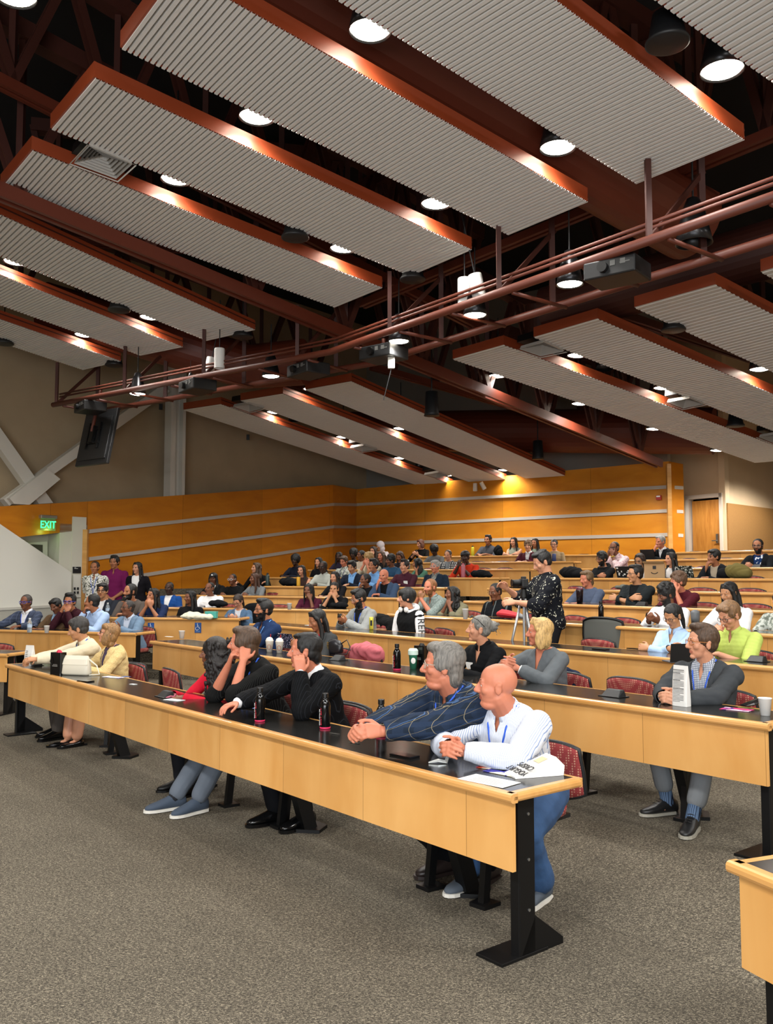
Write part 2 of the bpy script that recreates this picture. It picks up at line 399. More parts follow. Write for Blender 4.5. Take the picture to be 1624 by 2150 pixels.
mb = MB(); ed = unit(E1-E0); en = np.array([-ed[1], ed[0]]); mb.slab([(*E0,1),(*E1,1),(*E1,8),(*E0,8)], (*(-en*-.15),0)); struct(mb.build('wall_right', M_beige2, recalc=True))
zt0 = onplane(1524,1056,(*E0,0),(en[0],en[1],0))[2]; zt1 = onplane(1624,1068.5,(*E0,0),(en[0],en[1],0))
mb = MB(); g0 = E0-en*.04+ed*.03; g1 = E1-en*.04; mb.slab([(*g0,1.2),(*g1,1.2),(*g1,zt0+(zt1[2]-zt0)*1.5),(*g0,zt0)], (*(en*.05),0))
struct(mb.build('wall_right', M_brownp, recalc=True))
# side walls out of frame to close the room, and dark ceiling deck
mb = MB(); mb.prism([(-14,-6),(13,-6),(13,31),(-14,31)], 9.0, 9.2); struct(mb.build('ceiling', M_ceil))
mb = MB(); mb.box((12.6,9,4.4),(.2,26,9.2)); struct(mb.build('wall_right', M_beige2))
mb = MB(); mb.box((-13.6,6,4.4),(.2,22,9.2)); struct(mb.build('wall_left', M_beige))
mb = MB(); mb.box((-.5,-4.6,4.4),(27,.2,9.2)); struct(mb.build('wall_front', M_beige))
# ---- doorway recess with the white sloped stair parapet
q = wallpt(183,1120,WA,WB)[:2]
r0 = q+nb*.15; r1 = q+nb*1.5; 
mb = MB(); mb.slab([(*q,.0),(*(q+nb*.45),.0),(*(q+nb*.45),2.7),(*q,2.7)], (*(-wd*.6),0)); struct(mb.build('wall_recess', M_creamd, recalc=True))
mb = MB(); c0 = q+nb*.44-wd*.5; c1 = q+nb*.44-wd*5; mb.slab([(*c1,.0),(*c0,.0),(*c0,3.0),(*c1,3.0)], (*(nb*.05),0)); struct(mb.build('wall_recess', M_creamd, recalc=True))
def rec_pt(px,py): return onplane(px,py,(*(q+nb*.42),0),(nb[0],nb[1],0))
a,b,c,d = rec_pt(52,1140),rec_pt(97,1137),rec_pt(97,1240),rec_pt(52,1240)
mb = MB(); mb.slab([a,b,c,d], (*(-nb*.05),0)); struct(mb.build('trim_8', M_cream, recalc=True))
a,b,c,d = rec_pt(58,1143),rec_pt(86,1144),rec_pt(86,1240),rec_pt(58,1240)
mb = MB(); mb.slab([a,b,c,d], (*(-nb*.07),0)); struct(mb.build('door_2', mat('dim_glass_door','4a4a44',.2), recalc=True))
# parapet: stands in front of the recess
pa = q-nb*.15-wd*.25; 
def par_pt(px,py): return onplane(px,py,(*pa,0),(nb[0],nb[1],0))
a,b,c,d = par_pt(-140,1005),par_pt(150,1202),par_pt(150,1300),par_pt(-140,1310)
c[2]=.1; d[2]=.1
mb = MB(); mb.slab([a,b,c,d], (*(nb*.1),0)); struct(mb.build('wall_stair', M_cream, recalc=True))
a,b = par_pt(-140,1284),par_pt(150,1268); mb=MB(); mb.slab([a,b,(b[0],b[1],b[2]-.045),(a[0],a[1],a[2]-.045)],(*(-nb*.04),0)); struct(mb.build('trim_9', mat('grey_white_trim','bdbab0',.5), recalc=True))
a,b,c,d = par_pt(-140,1291),par_pt(149,1276),par_pt(149,1310),par_pt(-140,1325); c[2]=.12; d[2]=.12
mb=MB(); mb.slab([a,b,c,d],(*(-nb*.02),0)); struct(mb.build('baseboard_left', mat('stair_base_grey','a9a79c',.6), recalc=True))
# pilaster with plaque and switch panel
pp = q-nb*.02
def pil(px,py): return onplane(px,py,(*pp,0),(nb[0],nb[1],0))
a,b = pil(150,1200), pil(179,1200)
mb = MB(); mb.slab([(a[0],a[1],.1),(b[0],b[1],.1),(b[0],b[1],2.85),(a[0],a[1],2.85)],(*(nb*.2),0)); struct(mb.build('wall_recess', M_creamd, recalc=True))
def flat_sign(name,label,cat,pts,m,out,extra=()):
    mb = MB(); c = sum(np.array(p) for p in pts)/len(pts); root = thing(name,label,cat,tuple(c)); mb.slab([np.array(p)-c for p in pts],(*(-nb*out),0)); mb.build(name+'_plate' if extra is None else 'plate', m, root, recalc=True); return root, c
sgn, sc_ = flat_sign('wall_sign','small black room sign with white lettering on the pale pilaster','sign',[pil(152.5,1190),pil(169,1190),pil(169,1203.5),pil(152.5,1203.5)],M_dgrey,.02)
az = math.atan2(wd[1],wd[0])
mb=MB()
for (q,w_) in ((.045,.035),(.025,.075)): mb.slab([np.array([*(wd*t-nb*.023),q+s_]) for t,s_ in ((-.06,0),(-.06+w_,0),(-.06+w_,.008),(-.06,.008))],(*(-nb*.003),0))
mb.build('lettering',M_wht,sgn,recalc=True)
pnl, pc_ = flat_sign('switch_panel','cream electrical panel with four small switches below the black sign','switch panel',[pil(152,1207),pil(168,1207),pil(168,1254),pil(152,1254)],M_cream,.03)
mb = MB(); 
for (i,j) in ((0,0),(1,0),(0,1),(1,1)):
    mb.box(np.array([*(wd*(-.05+.07*i)-nb*.035), -.05-.08*j]),(.03,.03,.05))
mb.build('switch', M_dgrey, pnl)
# EXIT sign
ex = wallpt(94,1098,WA,WB)+np.array([*(-nb*.12),0])
er = thing('exit_sign','green lit EXIT sign on the maple wall over the doorway','exit sign',tuple(ex),az)
mb = MB(); mb.box((0,.0,.11),(.34,.1,.07)); mb.build('housing', M_alu, er, bevel=.01)
mb = MB(); mb.box((.0,0,-.04),(.31,.012,.22)); mb.build('glass_panel', mat('sign_glass','cfe8c8',.1,trans=.85), er)
text_part('lettering','EXIT',.2,mat('exit_green','22e06a',.5,emit=3.0),er,(0,-.012,-.045),(PI/2,0,0),.002,sx=.8)
l = bpy.data.lights.new('exit_glow','POINT'); l.energy=.9; l.color=(.45,1,.2); l.shadow_soft_size=.05; lo=bpy.data.objects.new('exit_glow',l); col.objects.link(lo); lo.parent=er; lo.location=(0,-.06,-.16)
# steel braces and column on the left plaster wall
bo = T0+0*nb; bpn = (nb[0],nb[1],0)
def bw(px,py,off=.1): return onplane(px,py,(*(T0-nb*off),0),bpn)
M_brace = mat('cream_steel','cfccc2',.5)
def brace(name, quad, depth, off, label, grp=None):
    mb = MB(); pts=[bw(*p,off=off) for p in quad]; c=sum(pts)/len(pts); mb.slab([p-c for p in pts],(*(nb*depth),0)); o=mb.build(name,M_brace,recalc=True,loc=tuple(c)); tag(o,label,name.replace('_',' '),grp); return o
brace('wall_brace',[(-40,885),(-12,880),(112,1056),(82,1058)],.2,.28,'cream steel brace falling to the right, lower left')
brace('wall_brace',[(20,1062),(8,1048),(343,806),(357,822)],.2,.3,'long cream steel brace rising behind the hanging screen to the column')
brace('gusset_plate',[(30,1058),(20,1046),(100,984),(127,1006),(62,1060)],.12,.42,'wide cream gusset box where the two steel braces cross')
mb = MB(); a=bw(357,1040,.25); b=bw(388,1040,.25); t=a[2]
root = thing('steel_column','cream wide flange steel column on the taupe wall','column',(a[0],a[1],a[2]-1))
def rel(p): return np.array([p[0]-a[0],p[1]-a[1],p[2]-(a[2]-1)])
w3=b-a
mb.slab([rel((a[0],a[1],a[2]-1)),rel((*(a+w3*.33)[:2],a[2]-1)),rel((*(a+w3*.33)[:2],7)),rel((a[0],a[1],7))],(*(nb*.24),0)); mb.build('flange',M_brace,root,recalc=True)
mb=MB(); mb.slab([rel((*(a+w3*.33)[:2],a[2]-1)),rel((*(a+w3*.8)[:2],a[2]-1)),rel((*(a+w3*.8)[:2],7)),rel((*(a+w3*.33)[:2],7))],(*(nb*.1),0)); 
for vv in mb.v: vv += np.array([*(nb*.14),0])
mb.build('web',M_brace,root,recalc=True)
mb=MB(); mb.slab([rel((*(a+w3*.8)[:2],a[2]-1)),rel((*b[:2],a[2]-1)),rel((*b[:2],7)),rel((*(a+w3*.8)[:2],7))],(*(nb*.24),0)); mb.build('flange',M_brace,root,recalc=True)
for (px,py,lb) in ((338,854,'small black sensor left of the cream column'),(521,918,'small black sensor on the dark wall right of the cream column')):
    p=bw(px,py,.05); mb=MB(); mb.box((0,0,0),(.07,.06,.13)); tag(mb.build('wall_sensor',M_dgrey,loc=tuple(p)),lb,'sensor')
# fire alarm
p = wallpt(1385,1045,WC,WD); mb=MB(); r_=thing('fire_alarm','small red fire alarm strobe on the maple back wall','fire alarm',tuple(p+np.array([*(-bn*.03),0])),math.atan2(bd[1],bd[0]))
mb.box((0,0,0),(.11,.05,.1)); mb.build('housing',mat('alarm_red','a01810',.4),r_); mb=MB(); mb.box((0,-.03,.025),(.08,.02,.03)); mb.build('strobe',M_wht,r_)

# ---------------- suspended ceiling ----------------
G45 = np.array([.7071,.7071])
CP0 = (-4.2,9.7,5.9); cn = np.array([.135*.7071,.135*.7071,1.0]); CN = cn/np.linalg.norm(cn)
def cl(px, py, lift=0): return onplane(px, py, np.array(CP0)+np.array([0,0,lift]), CN)
M_rib = mat('acoustic_white','dcd9d5',.65,spec=.25)
PAN = [ # near-left corner, far-left corner, far-right corner, near-right corner (image), ribs, label
 ((0,394),(703,646),(803,605),(66,315),84,'corrugated ceiling panel just above the long red truss chord, its end at left edge'),
 ((105,271),(862,580),(991,525),(197,163),86,'corrugated ceiling panel with the square air grille at its lower left'),
 ((252,102),(1068,494),(1235,425),(372,-62),90,'wide corrugated ceiling panel whose left tip touches the top left'),
 ((420,-175),(1337,387),(1564,295),(640,-390),92,'widest corrugated ceiling panel, beside the brightest lamp at top'),
 ((900,-330),(1990,430),(2230,330),(1150,-560),92,'corrugated ceiling panel in the top right corner'),
 ((-260,434.5),(434,716),(536,693),(-230,347),84,'pale ceiling panel directly below the long red truss chord at left'),
 ((-300,533.5),(295.5,747),(384,729),(-260,475),84,'pale ceiling panel second up from the left wall'),
 ((-300,620),(174,777),(253.5,759),(-270,577),84,'lowest pale ceiling panel, ending against the left wall'),
 ((385,861),(879.5,1020),(951,1018),(464,849),0,'smooth far ceiling panel nearest the left wall, ending over the maple'),
 ((505,841.6),(988,1013),(1064,1008),(594.6,827),0,'smooth far ceiling panel, middle of the three over the back left seats'),
 ((641,818.6),(1105,1004.7),(1187,999),(738,801),0,'smooth far ceiling panel, rightmost of the three over the back left seats'),
 ((950.7,755),(1586,972),(1701,963),(1058,725),110,'far ceiling panel with vent grille at its near corner, lowest on the right'),
 ((1121,709),(1790,970),(1920,955),(1255.5,670),110,'far ceiling panel in the middle of the right hand group'),
 ((1332.5,646.5),(2060,985),(2200,960),(1503,598.5),110,'far ceiling panel whose near end hangs under the red duct on the right'),
 ((1598,572),(2300,960),(2450,930),(1805,510),110,'ceiling panel just entering at the right edge'),
]
def panel(nl, fl_, fr, nr, ribs, label):
    a, b, c, d = [cl(*p) for p in (nl, fl_, fr, nr)]
    root = thing('acoustic_panel', label, 'ceiling panel', tuple(a), 0, 'suspended ceiling panels')
    a0 = a.copy(); a, b, c, d = a-a0, b-a0, c-a0, d-a0
    mb = MB(); nr_ = ribs or 130; amp = .042 if ribs and ribs < 100 else (.010 if ribs else .005)
    V = []; Fc = []; steps = nr_*4; prof = (0, 0, 1, 1)
    FR=(0,.30,.36,.94)
    for i in range(steps+1):
        t = (i//4+FR[i%4])/nr_; h = 0 if (i % 4) in (0,1) else -amp
        if i%4 in (0,1): h=amp
        else: h=0
        t=min(t,1)
        p = a+(b-a)*t; q_ = d+(c-d)*t
        V += [p+CN*h, q_+CN*h]
    for i in range(steps): Fc.append((2*i, 2*i+2, 2*i+3, 2*i+1))
    mb.add(V, Fc)
    mb.build('ribbed_deck', M_rib, root)
    mb = MB(); t_ = .02
    up = np.array([0,0,.15])
    for (p, q_) in ((a,b),(b,c),(c,d),(d,a)):
        e = unit(q_-p); n_ = unit(np.cross(e, up)); s_ = n_*t_
        mb.slab([p+CN*.012, q_+CN*.012, q_+up, p+up], s_)
    mb.build('fascia', M_fascia, root, recalc=True)
    mb = MB(); mb.slab([a+CN*.085,b+CN*.085,c+CN*.085,d+CN*.085], CN*.02); mb.build('backing', M_redd, root, recalc=True)
    return root
for P in PAN: panel(*P)
# square air diffusers
def diffuser(cs, label):
    pts=[cl(*p,lift=-.05) for p in cs]; c=sum(pts)/4; root=thing('air_diffuser',label,'air vent',tuple(c),0,'square air diffusers')
    pts=[p-c for p in pts]
    for k in range(7):
        s0=1-.14*k; s1=s0-.045; mb=MB()
        V=[p*s0+CN*.012*k for p in pts]+[p*s1+CN*(.012*k+(.004 if k==0 else .05)) for p in pts]
        V=[v if True else v for v in V]
        mb.add(V,[(i,(i+1)%4,4+(i+1)%4,4+i) for i in range(4)])
        mb.add([v+CN*.004 for v in V],[(4+i,4+(i+1)%4,(i+1)%4,i) for i in range(4)])
        mb.build('frame' if k==0 else 'louvre',M_white if k else mat('vent_white','d0cfca',.5),root)
    mb=MB(); mb.slab([p*.98+CN*.12 for p in pts],CN*.1); mb.build('duct_box',M_black,root,recalc=True)
diffuser([(145,345),(183,304),(287,348),(248,383)],'large square air vent between the two nearest left panels')
diffuser([(1084,735),(1143,718),(1192,740),(1135,752)],'square air vent at the near corner of the lowest right panel')
diffuser([(1395,846),(1450,836),(1484,851),(1434,861)],'square air vent halfway along the lowest right gap')
diffuser([(1588,919),(1640,910),(1680,926),(1628,935)],'square air vent cut by the right edge')
diffuser([(484,855),(523,848),(560,858),(524,868)],'square air vent at the near end of the far left gap')
diffuser([(731,941),(767,935),(797,945),(760,951)],'square air vent halfway along the far left gap')
diffuser([(886,998),(922,992),(950,1000),(915,1005)],'square air vent at the wall end of the far left gap')
# ---------------- red steel: chords, webs, ducts, catwalk ----------------
def beam(mb, p, q_, w_, h):
    p=np.array(p); q_=np.array(q_); e=unit(q_-p); s_=unit(np.cross(e,[0,0,1])) if abs(e[2])<.98 else np.array([1.,0,0]); u=np.cross(s_,e)
    mb.slab([p+s_*w_/2+u*h/2,p-s_*w_/2+u*h/2,p-s_*w_/2-u*h/2,p+s_*w_/2-u*h/2], q_-p)
def truss(A, B, n, H, label, chord_gap=.06, depth=.16):
    A=np.array(A);B=np.array(B); root=thing('roof_truss',label,'truss',tuple(A)); D=B-A; e=unit([D[0],D[1],0]); s_=np.array([-e[1],e[0],0])
    for sg in (-1,1):
        mb=MB(); beam(mb, s_*sg*chord_gap, D+s_*sg*chord_gap, .055,depth); mb.build('bottom_chord',M_red,root,recalc=True)
    mb=MB(); beam(mb,(0,0,H),D+np.array([0,0,H]),.2,.2); mb.build('top_chord',M_redd,root,recalc=True)
    for i in range(n):
        t0=(i+.02)/n; t1=(i+.5)/n; t2=(i+.98)/n
        for (ta,tb) in ((t0,t1),(t2,t1)):
            mb=MB()
            for sg in (-1,1): beam(mb, D*tb+s_*sg*.05+(0,0,.05), D*ta+s_*sg*.05+np.array([0,0,H]), .03,.09)
            mb.build('web_member',M_redd,root,recalc=True)
        mb=MB(); beam(mb,D*t1,D*t1+np.array([0,0,H]),.07,.07); mb.build('post',M_redd,root,recalc=True)
    return root
tA=cl(-120,353,-.12); tB=cl(1385,974,-.12)
truss(tA,tB,9,1.9,'long red roof truss whose bottom chord crosses the whole room diagonally')
def par_truss(px1,py1,px2,py2,lift,label,n=7,H=1.6): return truss(cl(px1,py1,lift),cl(px2,py2,lift),n,H,label,.05,.12)
par_truss(480,-120,1500,420,.9,'dark red truss hidden above the two widest corrugated panels')
par_truss(-100,120,1010,690,.9,'dark red truss above the panels in the middle of the ceiling')
par_truss(-200,560,700,835,.9,'dark red truss above the pale left panels')
par_truss(780,770,1330,925,.9,'dark red truss above the far right panels')
par_truss(1240,640,1900,860,.9,'dark red truss over the far seats on the right')
# cross trusses near the catwalk
truss(atd(60,500,13.5),atd(900,560,15.2),8,1.8,'red cross truss behind the left end of the catwalk',.05,.1)
truss(atd(760,640,13.3),atd(1700,250,8.3),8,1.8,'red cross truss above the right half of the catwalk',.05,.1)
# upper-left hangers cluster
def duct(pts, r, label, m=None):
    pts=[np.array(p) for p in pts]; c=pts[0]; mb=MB(); mb.tube([p-c for p in pts], r, 28); tag(mb.build('air_duct', m or M_red, smooth=False, loc=tuple(c)), label, 'duct')
D1_=cl(900,100,.75); D2_=cl(1450,470,.55)
duct([cl(560,-60,.8),D2_], .42,'large round red duct running under the widest panels toward the catwalk')
duct([atd(1150,655,12.6),atd(1700,500,10.6)], .36,'round red duct crossing behind the projectors on the right',M_redd)
duct([atd(1140,640,13.2),atd(1138,715,13.3)], .26,'short upright red duct joining the crossing duct',M_redd)
duct([atd(90,640,15.0),atd(520,770,15.5),atd(640,760,15.2)], .4,'round red duct above the left end of the catwalk')
duct([atd(740,905,23.0),atd(1500,905,18.6)], .5,'wide red duct running along the top of the back wall')
for k in range(8):
    pass
# catwalk of parallel pipes
ZK=4.7
up_=[(118,849),(284,818),(462.6,783.7),(560,766.7),(694,738.6),(850,687),(1150,579),(1500,455),(1700,387)]
lo_=[(300,836),(450,811),(664,769),(770,751),(873,717),(1150,626),(1433,537),(1530,504),(1700,452)]
cat_root=thing('lighting_catwalk','long bent red pipe rig carrying projectors across the hall','lighting rig',tuple(atz(694,738.6,ZK)))
K0=atz(694,738.6,ZK)
upw=[atz(*p,ZK)-K0 for p in up_]; low=[atz(*p,ZK)-K0 for p in lo_]
e1=unit((upw[4]-upw[0])); e2=unit((upw[8]-upw[4]))
upw=[upw[4]-e1*6.4,upw[4],upw[4]+e2*7.2]; 
g1=np.array([-e1[1],e1[0],0]); g2=np.array([-e2[1],e2[0],0]); bis=unit(g1+g2); 
low=[upw[0]+g1*.85+e1*.2,upw[1]+bis*.87,upw[2]+g2*.85]
M_pipe=mat('red_pipe','5c2919',.5)
mb=MB(); mb.tube(upw,.045,14); mb.build('front_pipe',M_pipe,cat_root,smooth=True)
mb=MB(); mb.tube(low,.045,14); mb.build('rear_pipe',M_pipe,cat_root,smooth=True)
for dz in (.16,.21):
    mb=MB(); mb.tube([p+np.array([0,0,dz])+bis*.12 for p in upw],.018,8); mb.build('conduit',M_pipe,cat_root,smooth=True)
def on_cat(t):  # t<0 on the left leg, >0 on the right (metres)
    return (upw[1]+e1*t, g1) if t<0 else (upw[1]+e2*t, g2)
for t in np.arange(-6.1,7.0,.95):
    p,g=on_cat(t); mb=MB(); mb.tube([p-(0,0,.05),p+g*.85-(0,0,.05)],.022,8); mb.build('cross_bar',M_pipe,cat_root,smooth=True)
for t in np.arange(-6.3,7.0,1.9):
    p,g=on_cat(t); mb=MB(); beam(mb,p+(0,0,.0),p+np.array([0,0,.75]),.05,.05); beam(mb,p,p+np.array([0,0,.9])+g*.9,.03,.05); mb.build('hanger',M_redd,cat_root,recalc=True)
    p2=p+g*.85; mb=MB(); beam(mb,p2,p2+np.array([0,0,2.6]),.06,.06); mb.build('hanger',M_redd,cat_root,recalc=True)
# projectors
def projector(px,py,label):
    c=atz(px,py,ZK-.12); root=thing('projector',label,'projector',tuple(c),math.radians(-52+ (14 if px>700 else 0)),'projectors on the pipe rig')
    mb=MB(); mb.box((0,0,0),(.52,.4,.17)); mb.build('case',M_dgrey,root,bevel=.015)
    mb=MB(); mb.tube([(-.05,-.2,0),(-.05,-.25,0)],.05,16); mb.build('lens',M_black,root)
    mb=MB(); 
    for x in (-.16,-.06,.04): mb.box((x+.1,-.202,.03),(.05,.006,.05))
    mb.box((.16,-.202,.02),(.1,.005,.012)); mb.build('port',mat('port_grey','5a5a58',.4),root)
    mb=MB(); mb.tube([(0,0,.08),(0,0,.2)],.025,10); mb.build('mount',M_pipe,root)
for a_ in ((1297,572,'black projector on the pipe rig nearest the camera, at right'),(806,743,'black projector on the pipe rig beside the twin lamps'),(648,778,'black projector on the pipe rig just left of its bend'),(415,812,'black projector on the pipe rig near its left half'),(190,856,'black projector on the pipe rig above the hanging screen')): projector(*a_)
def tubecan(px,py,z,label,tilt=0):
    c=atz(px,py,z); root=thing('spot_fixture',label,'spotlight',tuple(c),0,'white cylinder spotlights')
    root.rotation_euler=(0,tilt,0)
    mb=MB(); mb.lathe([(.0,.16),(.075,.155),(.08,.14),(.08,-.15),(.068,-.15),(.066,-.1),(0,-.1)],24); mb.build('barrel',M_wht,root,smooth=False)
    mb=MB(); mb.tube([(0,0,.16),(0,0,.9)],.008,6); mb.build('stem',M_dgrey,root)
for a_ in ((976,612,4.95,'left one of the two white cylinder spots hanging over the rig centre',0),(1003,604,4.95,'tilted right one of the two white cylinder spots over the rig centre',-.2),
           (441,771,4.95,'tilted lower one of the two white cylinder spots over the left of the rig',.2),(461,753,4.95,'upright one of the two white cylinder spots over the left of the rig',0)): tubecan(*a_)
c=atz(822,758,ZK-.25); mb=MB(); mb.box((0,0,0),(.09,.06,.2)); r_=thing('sensor_box','small cream box hanging from the rig by the bend','sensor',tuple(c)); mb.build('case',M_cream,r_,bevel=.01); mb=MB(); mb.tube([(0,0,-.1),(-.1,.05,-.5)],.006,6); mb.build('cord',M_dgrey,r_)
# TV hanging from the rig
tvc=atd(205,919,15.6); tv=thing('hanging_screen','black flat screen seen from behind, hung from the left end of the rig','screen',tuple(tvc),math.radians(-58+180-30))
tv.rotation_euler=(math.radians(-12),0,math.radians(-36))
mb=MB(); mb.box((0,0,0),(1.05,.06,.72)); mb.box((0,-.03,-.02),(.9,.05,.55)); mb.build('screen_case',M_dgrey,tv,bevel=.01)
tv.scale=(.86,1,1.42)
mb=MB(); mb.box((-.03,-.09,.02),(.12,.08,.22)); mb.box((-.03,-.07,.1),(.42,.03,.03)); mb.box((-.03,-.07,-.08),(.42,.03,.03)); mb.box((.15,-.08,.01),(.03,.03,.34)); mb.box((-.2,-.08,.01),(.03,.03,.34)); mb.build('bracket',M_black,tv)
mb=MB(); mb.tube([(-.03,-.12,.05),(-.03,-.12,.62)],.03,12); mb.build('drop_pipe',M_pipe,tv)
# ---------------- lamps ----------------
mbh=MB(); mbh.lathe([(.02,.46),(.06,.44),(.10,.34),(.155,.10),(.175,0),(.168,0),(.148,.1),(.09,.33),(.0,.36)],28); ME_H=mbh.mesh('housing',[mat('lamp_housing','3a3a3c',.3,.8)],True)
mbb=MB(); mbb.lathe([(0,-.012),(.09,-.01),(.15,.01),(.158,.03),(0,.06)],28); ME_B=mbb.mesh('lens',[M_bulb],True)
LD=bpy.data.lights.new('can_and_fill_spot','SPOT'); LD.energy=LAMP_W; LD.spot_size=math.radians(150); LD.spot_blend=.5; LD.shadow_soft_size=.14; LD.color=(1,.97,.92)
def lamp(px,py,label,z=None,scale=1.0,on=True,power=True):
    c=cl(px,py,.20) if z is None else atz(px,py,z)
    root=thing('ceiling_light',label,'ceiling lamp',tuple(c),0,'round can downlights'); root.scale=(scale,)*3
    h=bpy.data.objects.new('housing',ME_H); col.objects.link(h); h.parent=root
    mb=MB(); mb.tube([(0,0,.44),(0,0,1.0)],.01,6); mb.build('stem',M_black,root)
    if on:
        b=bpy.data.objects.new('lens',ME_B); col.objects.link(b); b.parent=root
    if on and power:
        o=bpy.data.objects.new('can_and_fill_spot',LD); col.objects.link(o); o.location=tuple(c-np.array([0,0,.03]))
LAMPS=[(30,-8,'lit can lamp cut by the top left corner'),(778,66,'large lit can lamp at the top centre'),(1517,150,'large lit can lamp at the top right'),
(1172,312,'lit can lamp between the two widest panels'),(540,247,'lit can lamp left of centre in the second gap'),(371,378,'lit can lamp just right of the large square vent'),
(917,429,'lit can lamp in the second gap near the rig'),(722,523,'lit can lamp near the end of the third gap'),(34,551,'lit can lamp at the left edge under the truss chord'),
(316,667,'lit can lamp between the two pale left panels'),(178,704,'small lit can lamp in the lowest left gap'),
(1214,747,'lit can lamp beside the vent of the right far group'),(1047,790,'lit can lamp at the lower edge of the lowest right panel, nearest the rig'),
(1394,815,'lit can lamp before the middle vent on the right'),(1598,776,'lit can lamp near the right edge above the far panels'),
(1220,848,'second small lamp along the lower edge of the lowest right panel'),(1375,901,'third small lamp along the lower edge of the lowest right panel'),
(1509,946,'last small lamp along the lower edge of the lowest right panel'),
(577,866,'lit can lamp beside the first vent of the far left group'),(721,918,'lit can lamp before the middle vent of the far left group'),
(842,962,'lit can lamp after the middle vent of the far left group'),(842,900,'tiny lamp in the upper gap of the far left group'),
(1060,987,'lit can lamp at the wall end of the far left upper gap'),(941,998,'lit can lamp at the wall end of the far left lower gap'),
(655,818,'small lamp at the near end of the far left upper gap')]
for a_ in LAMPS: lamp(*a_)
for a_ in ((1197,598,'bright lamp under the rig beside the nearest projector'),(998,663,'bright round lamp hanging in the rig right of its bend'),(838,718,'bright lamp under the rig by the twin lamp projector'),
           (569,791,'lamp under the rig left of its bend'),(289,828,'lamp under the left part of the rig'),(400,804,'tiny lamp beside the left projector')):
    lamp(a_[0],a_[1],a_[2],z=ZK-.05,scale=.8 if a_[0]!=400 else .35,power=a_[0]!=400)
lamp(1458,512,'unlit silver can lamp hanging in the rig at right',z=ZK+.15,scale=1.0,on=False)
for a_ in ((1270,776,'unlit can lamp in the gap of the right far group'),(1092,0,'x')):
    if a_[2]!='x': lamp(a_[0],a_[1],a_[2],on=False,scale=.8)
lamp(619,884,'unlit pale can lamp in the far left gap',on=False,scale=.8)
lamp(881,982,'unlit can lamp near the wall end of the far left gap',on=False,scale=.7)
def speaker(px,py,label,s=1.0,lift=-.05):
    c=cl(px,py,lift); root=thing('ceiling_speaker',label,'speaker',tuple(c),0,'round black ceiling speakers'); root.scale=(s*.8,)*3
    mb=MB(); mb.lathe([(.0,.3),(.13,.28),(.17,.06),(.2,.02),(.2,0),(.18,-.01),(0,-.02)],28); mb.build('housing',M_dgrey,root,smooth=True)
    mb=MB(); mb.tube([(0,0,.3),(0,0,1.0)],.012,6); mb.build('stem',M_black,root)
for a_ in ((1402,92,'black round speaker left of the top right lamp'),(620,500,'black round speaker in the third gap, left of the lit lamp'),(867,588,'black round speaker under the end of the middle panel'),
  (250,652,'black round speaker between the pale left panels'),(240,768,'black round speaker by the end of the lowest left panel'),(510,708,'black round speaker past the end of the pale left panel'),(8,722,'black round speaker at the left edge'),
  (1415,694,'dark speaker in the gap of the right far group'),(1545,895,'dark speaker beyond the middle vent on the right')): speaker(*a_)
def hang(px,py,d,label):
    c=atd(px,py,d); root=thing('hanging_speaker',label,'speaker',tuple(c)); mb=MB(); mb.lathe([(0,.22),(.1,.2),(.12,-.16),(.13,-.2),(0,-.19)],20); mb.build('housing',M_dgrey,root,smooth=True); mb=MB(); mb.tube([(0,0,.2),(0,0,.9)],.012,6); mb.build('stem',M_black,root)
hang(907,848,14.5,'black cylindrical speaker hanging in the dark gap at centre'); hang(1130,945,19,'black cylindrical speaker hanging before the back wall')
c=atd(1222,913,17.6); r_=thing('wireless_access_point','white disc access point hung on the truss chord','access point',tuple(c)); mb=MB(); mb.lathe([(0,.03),(.1,.025),(.12,0),(.1,-.02),(0,-.03)],24); mb.build('disc',M_wht,r_); mb=MB(); mb.tube([(0,0,.03),(-.04,0,.16),(-.12,0,.14)],.008,6); mb.build('cable',M_wht,r_)
# twin wall spots on the back wall
for (px,py,lb,ti) in ((1005,1024,'left cream camera on the back wall under the panel end',0),(1021,1021,'tilted right cream camera on the back wall',-.5)):
    p=wallpt(px,py,WC,WD)+np.array([*(-bn*.15),0]); r_=thing('wall_camera',lb,'camera',tuple(p)); r_.rotation_euler=(0,ti,0)
    mb=MB(); mb.lathe([(0,.1),(.05,.1),(.055,-.09),(.045,-.1),(0,-.09)],18); mb.build('barrel',M_cream,r_,smooth=False); mb=MB(); mb.box((.0,.08,0),(.05,.12,.06)); mb.build('mount',M_dgrey,r_)
# two wall washers over the back wall
for (x_,y_) in ((905,1000),(1070,985),(990,1000)):
    pass
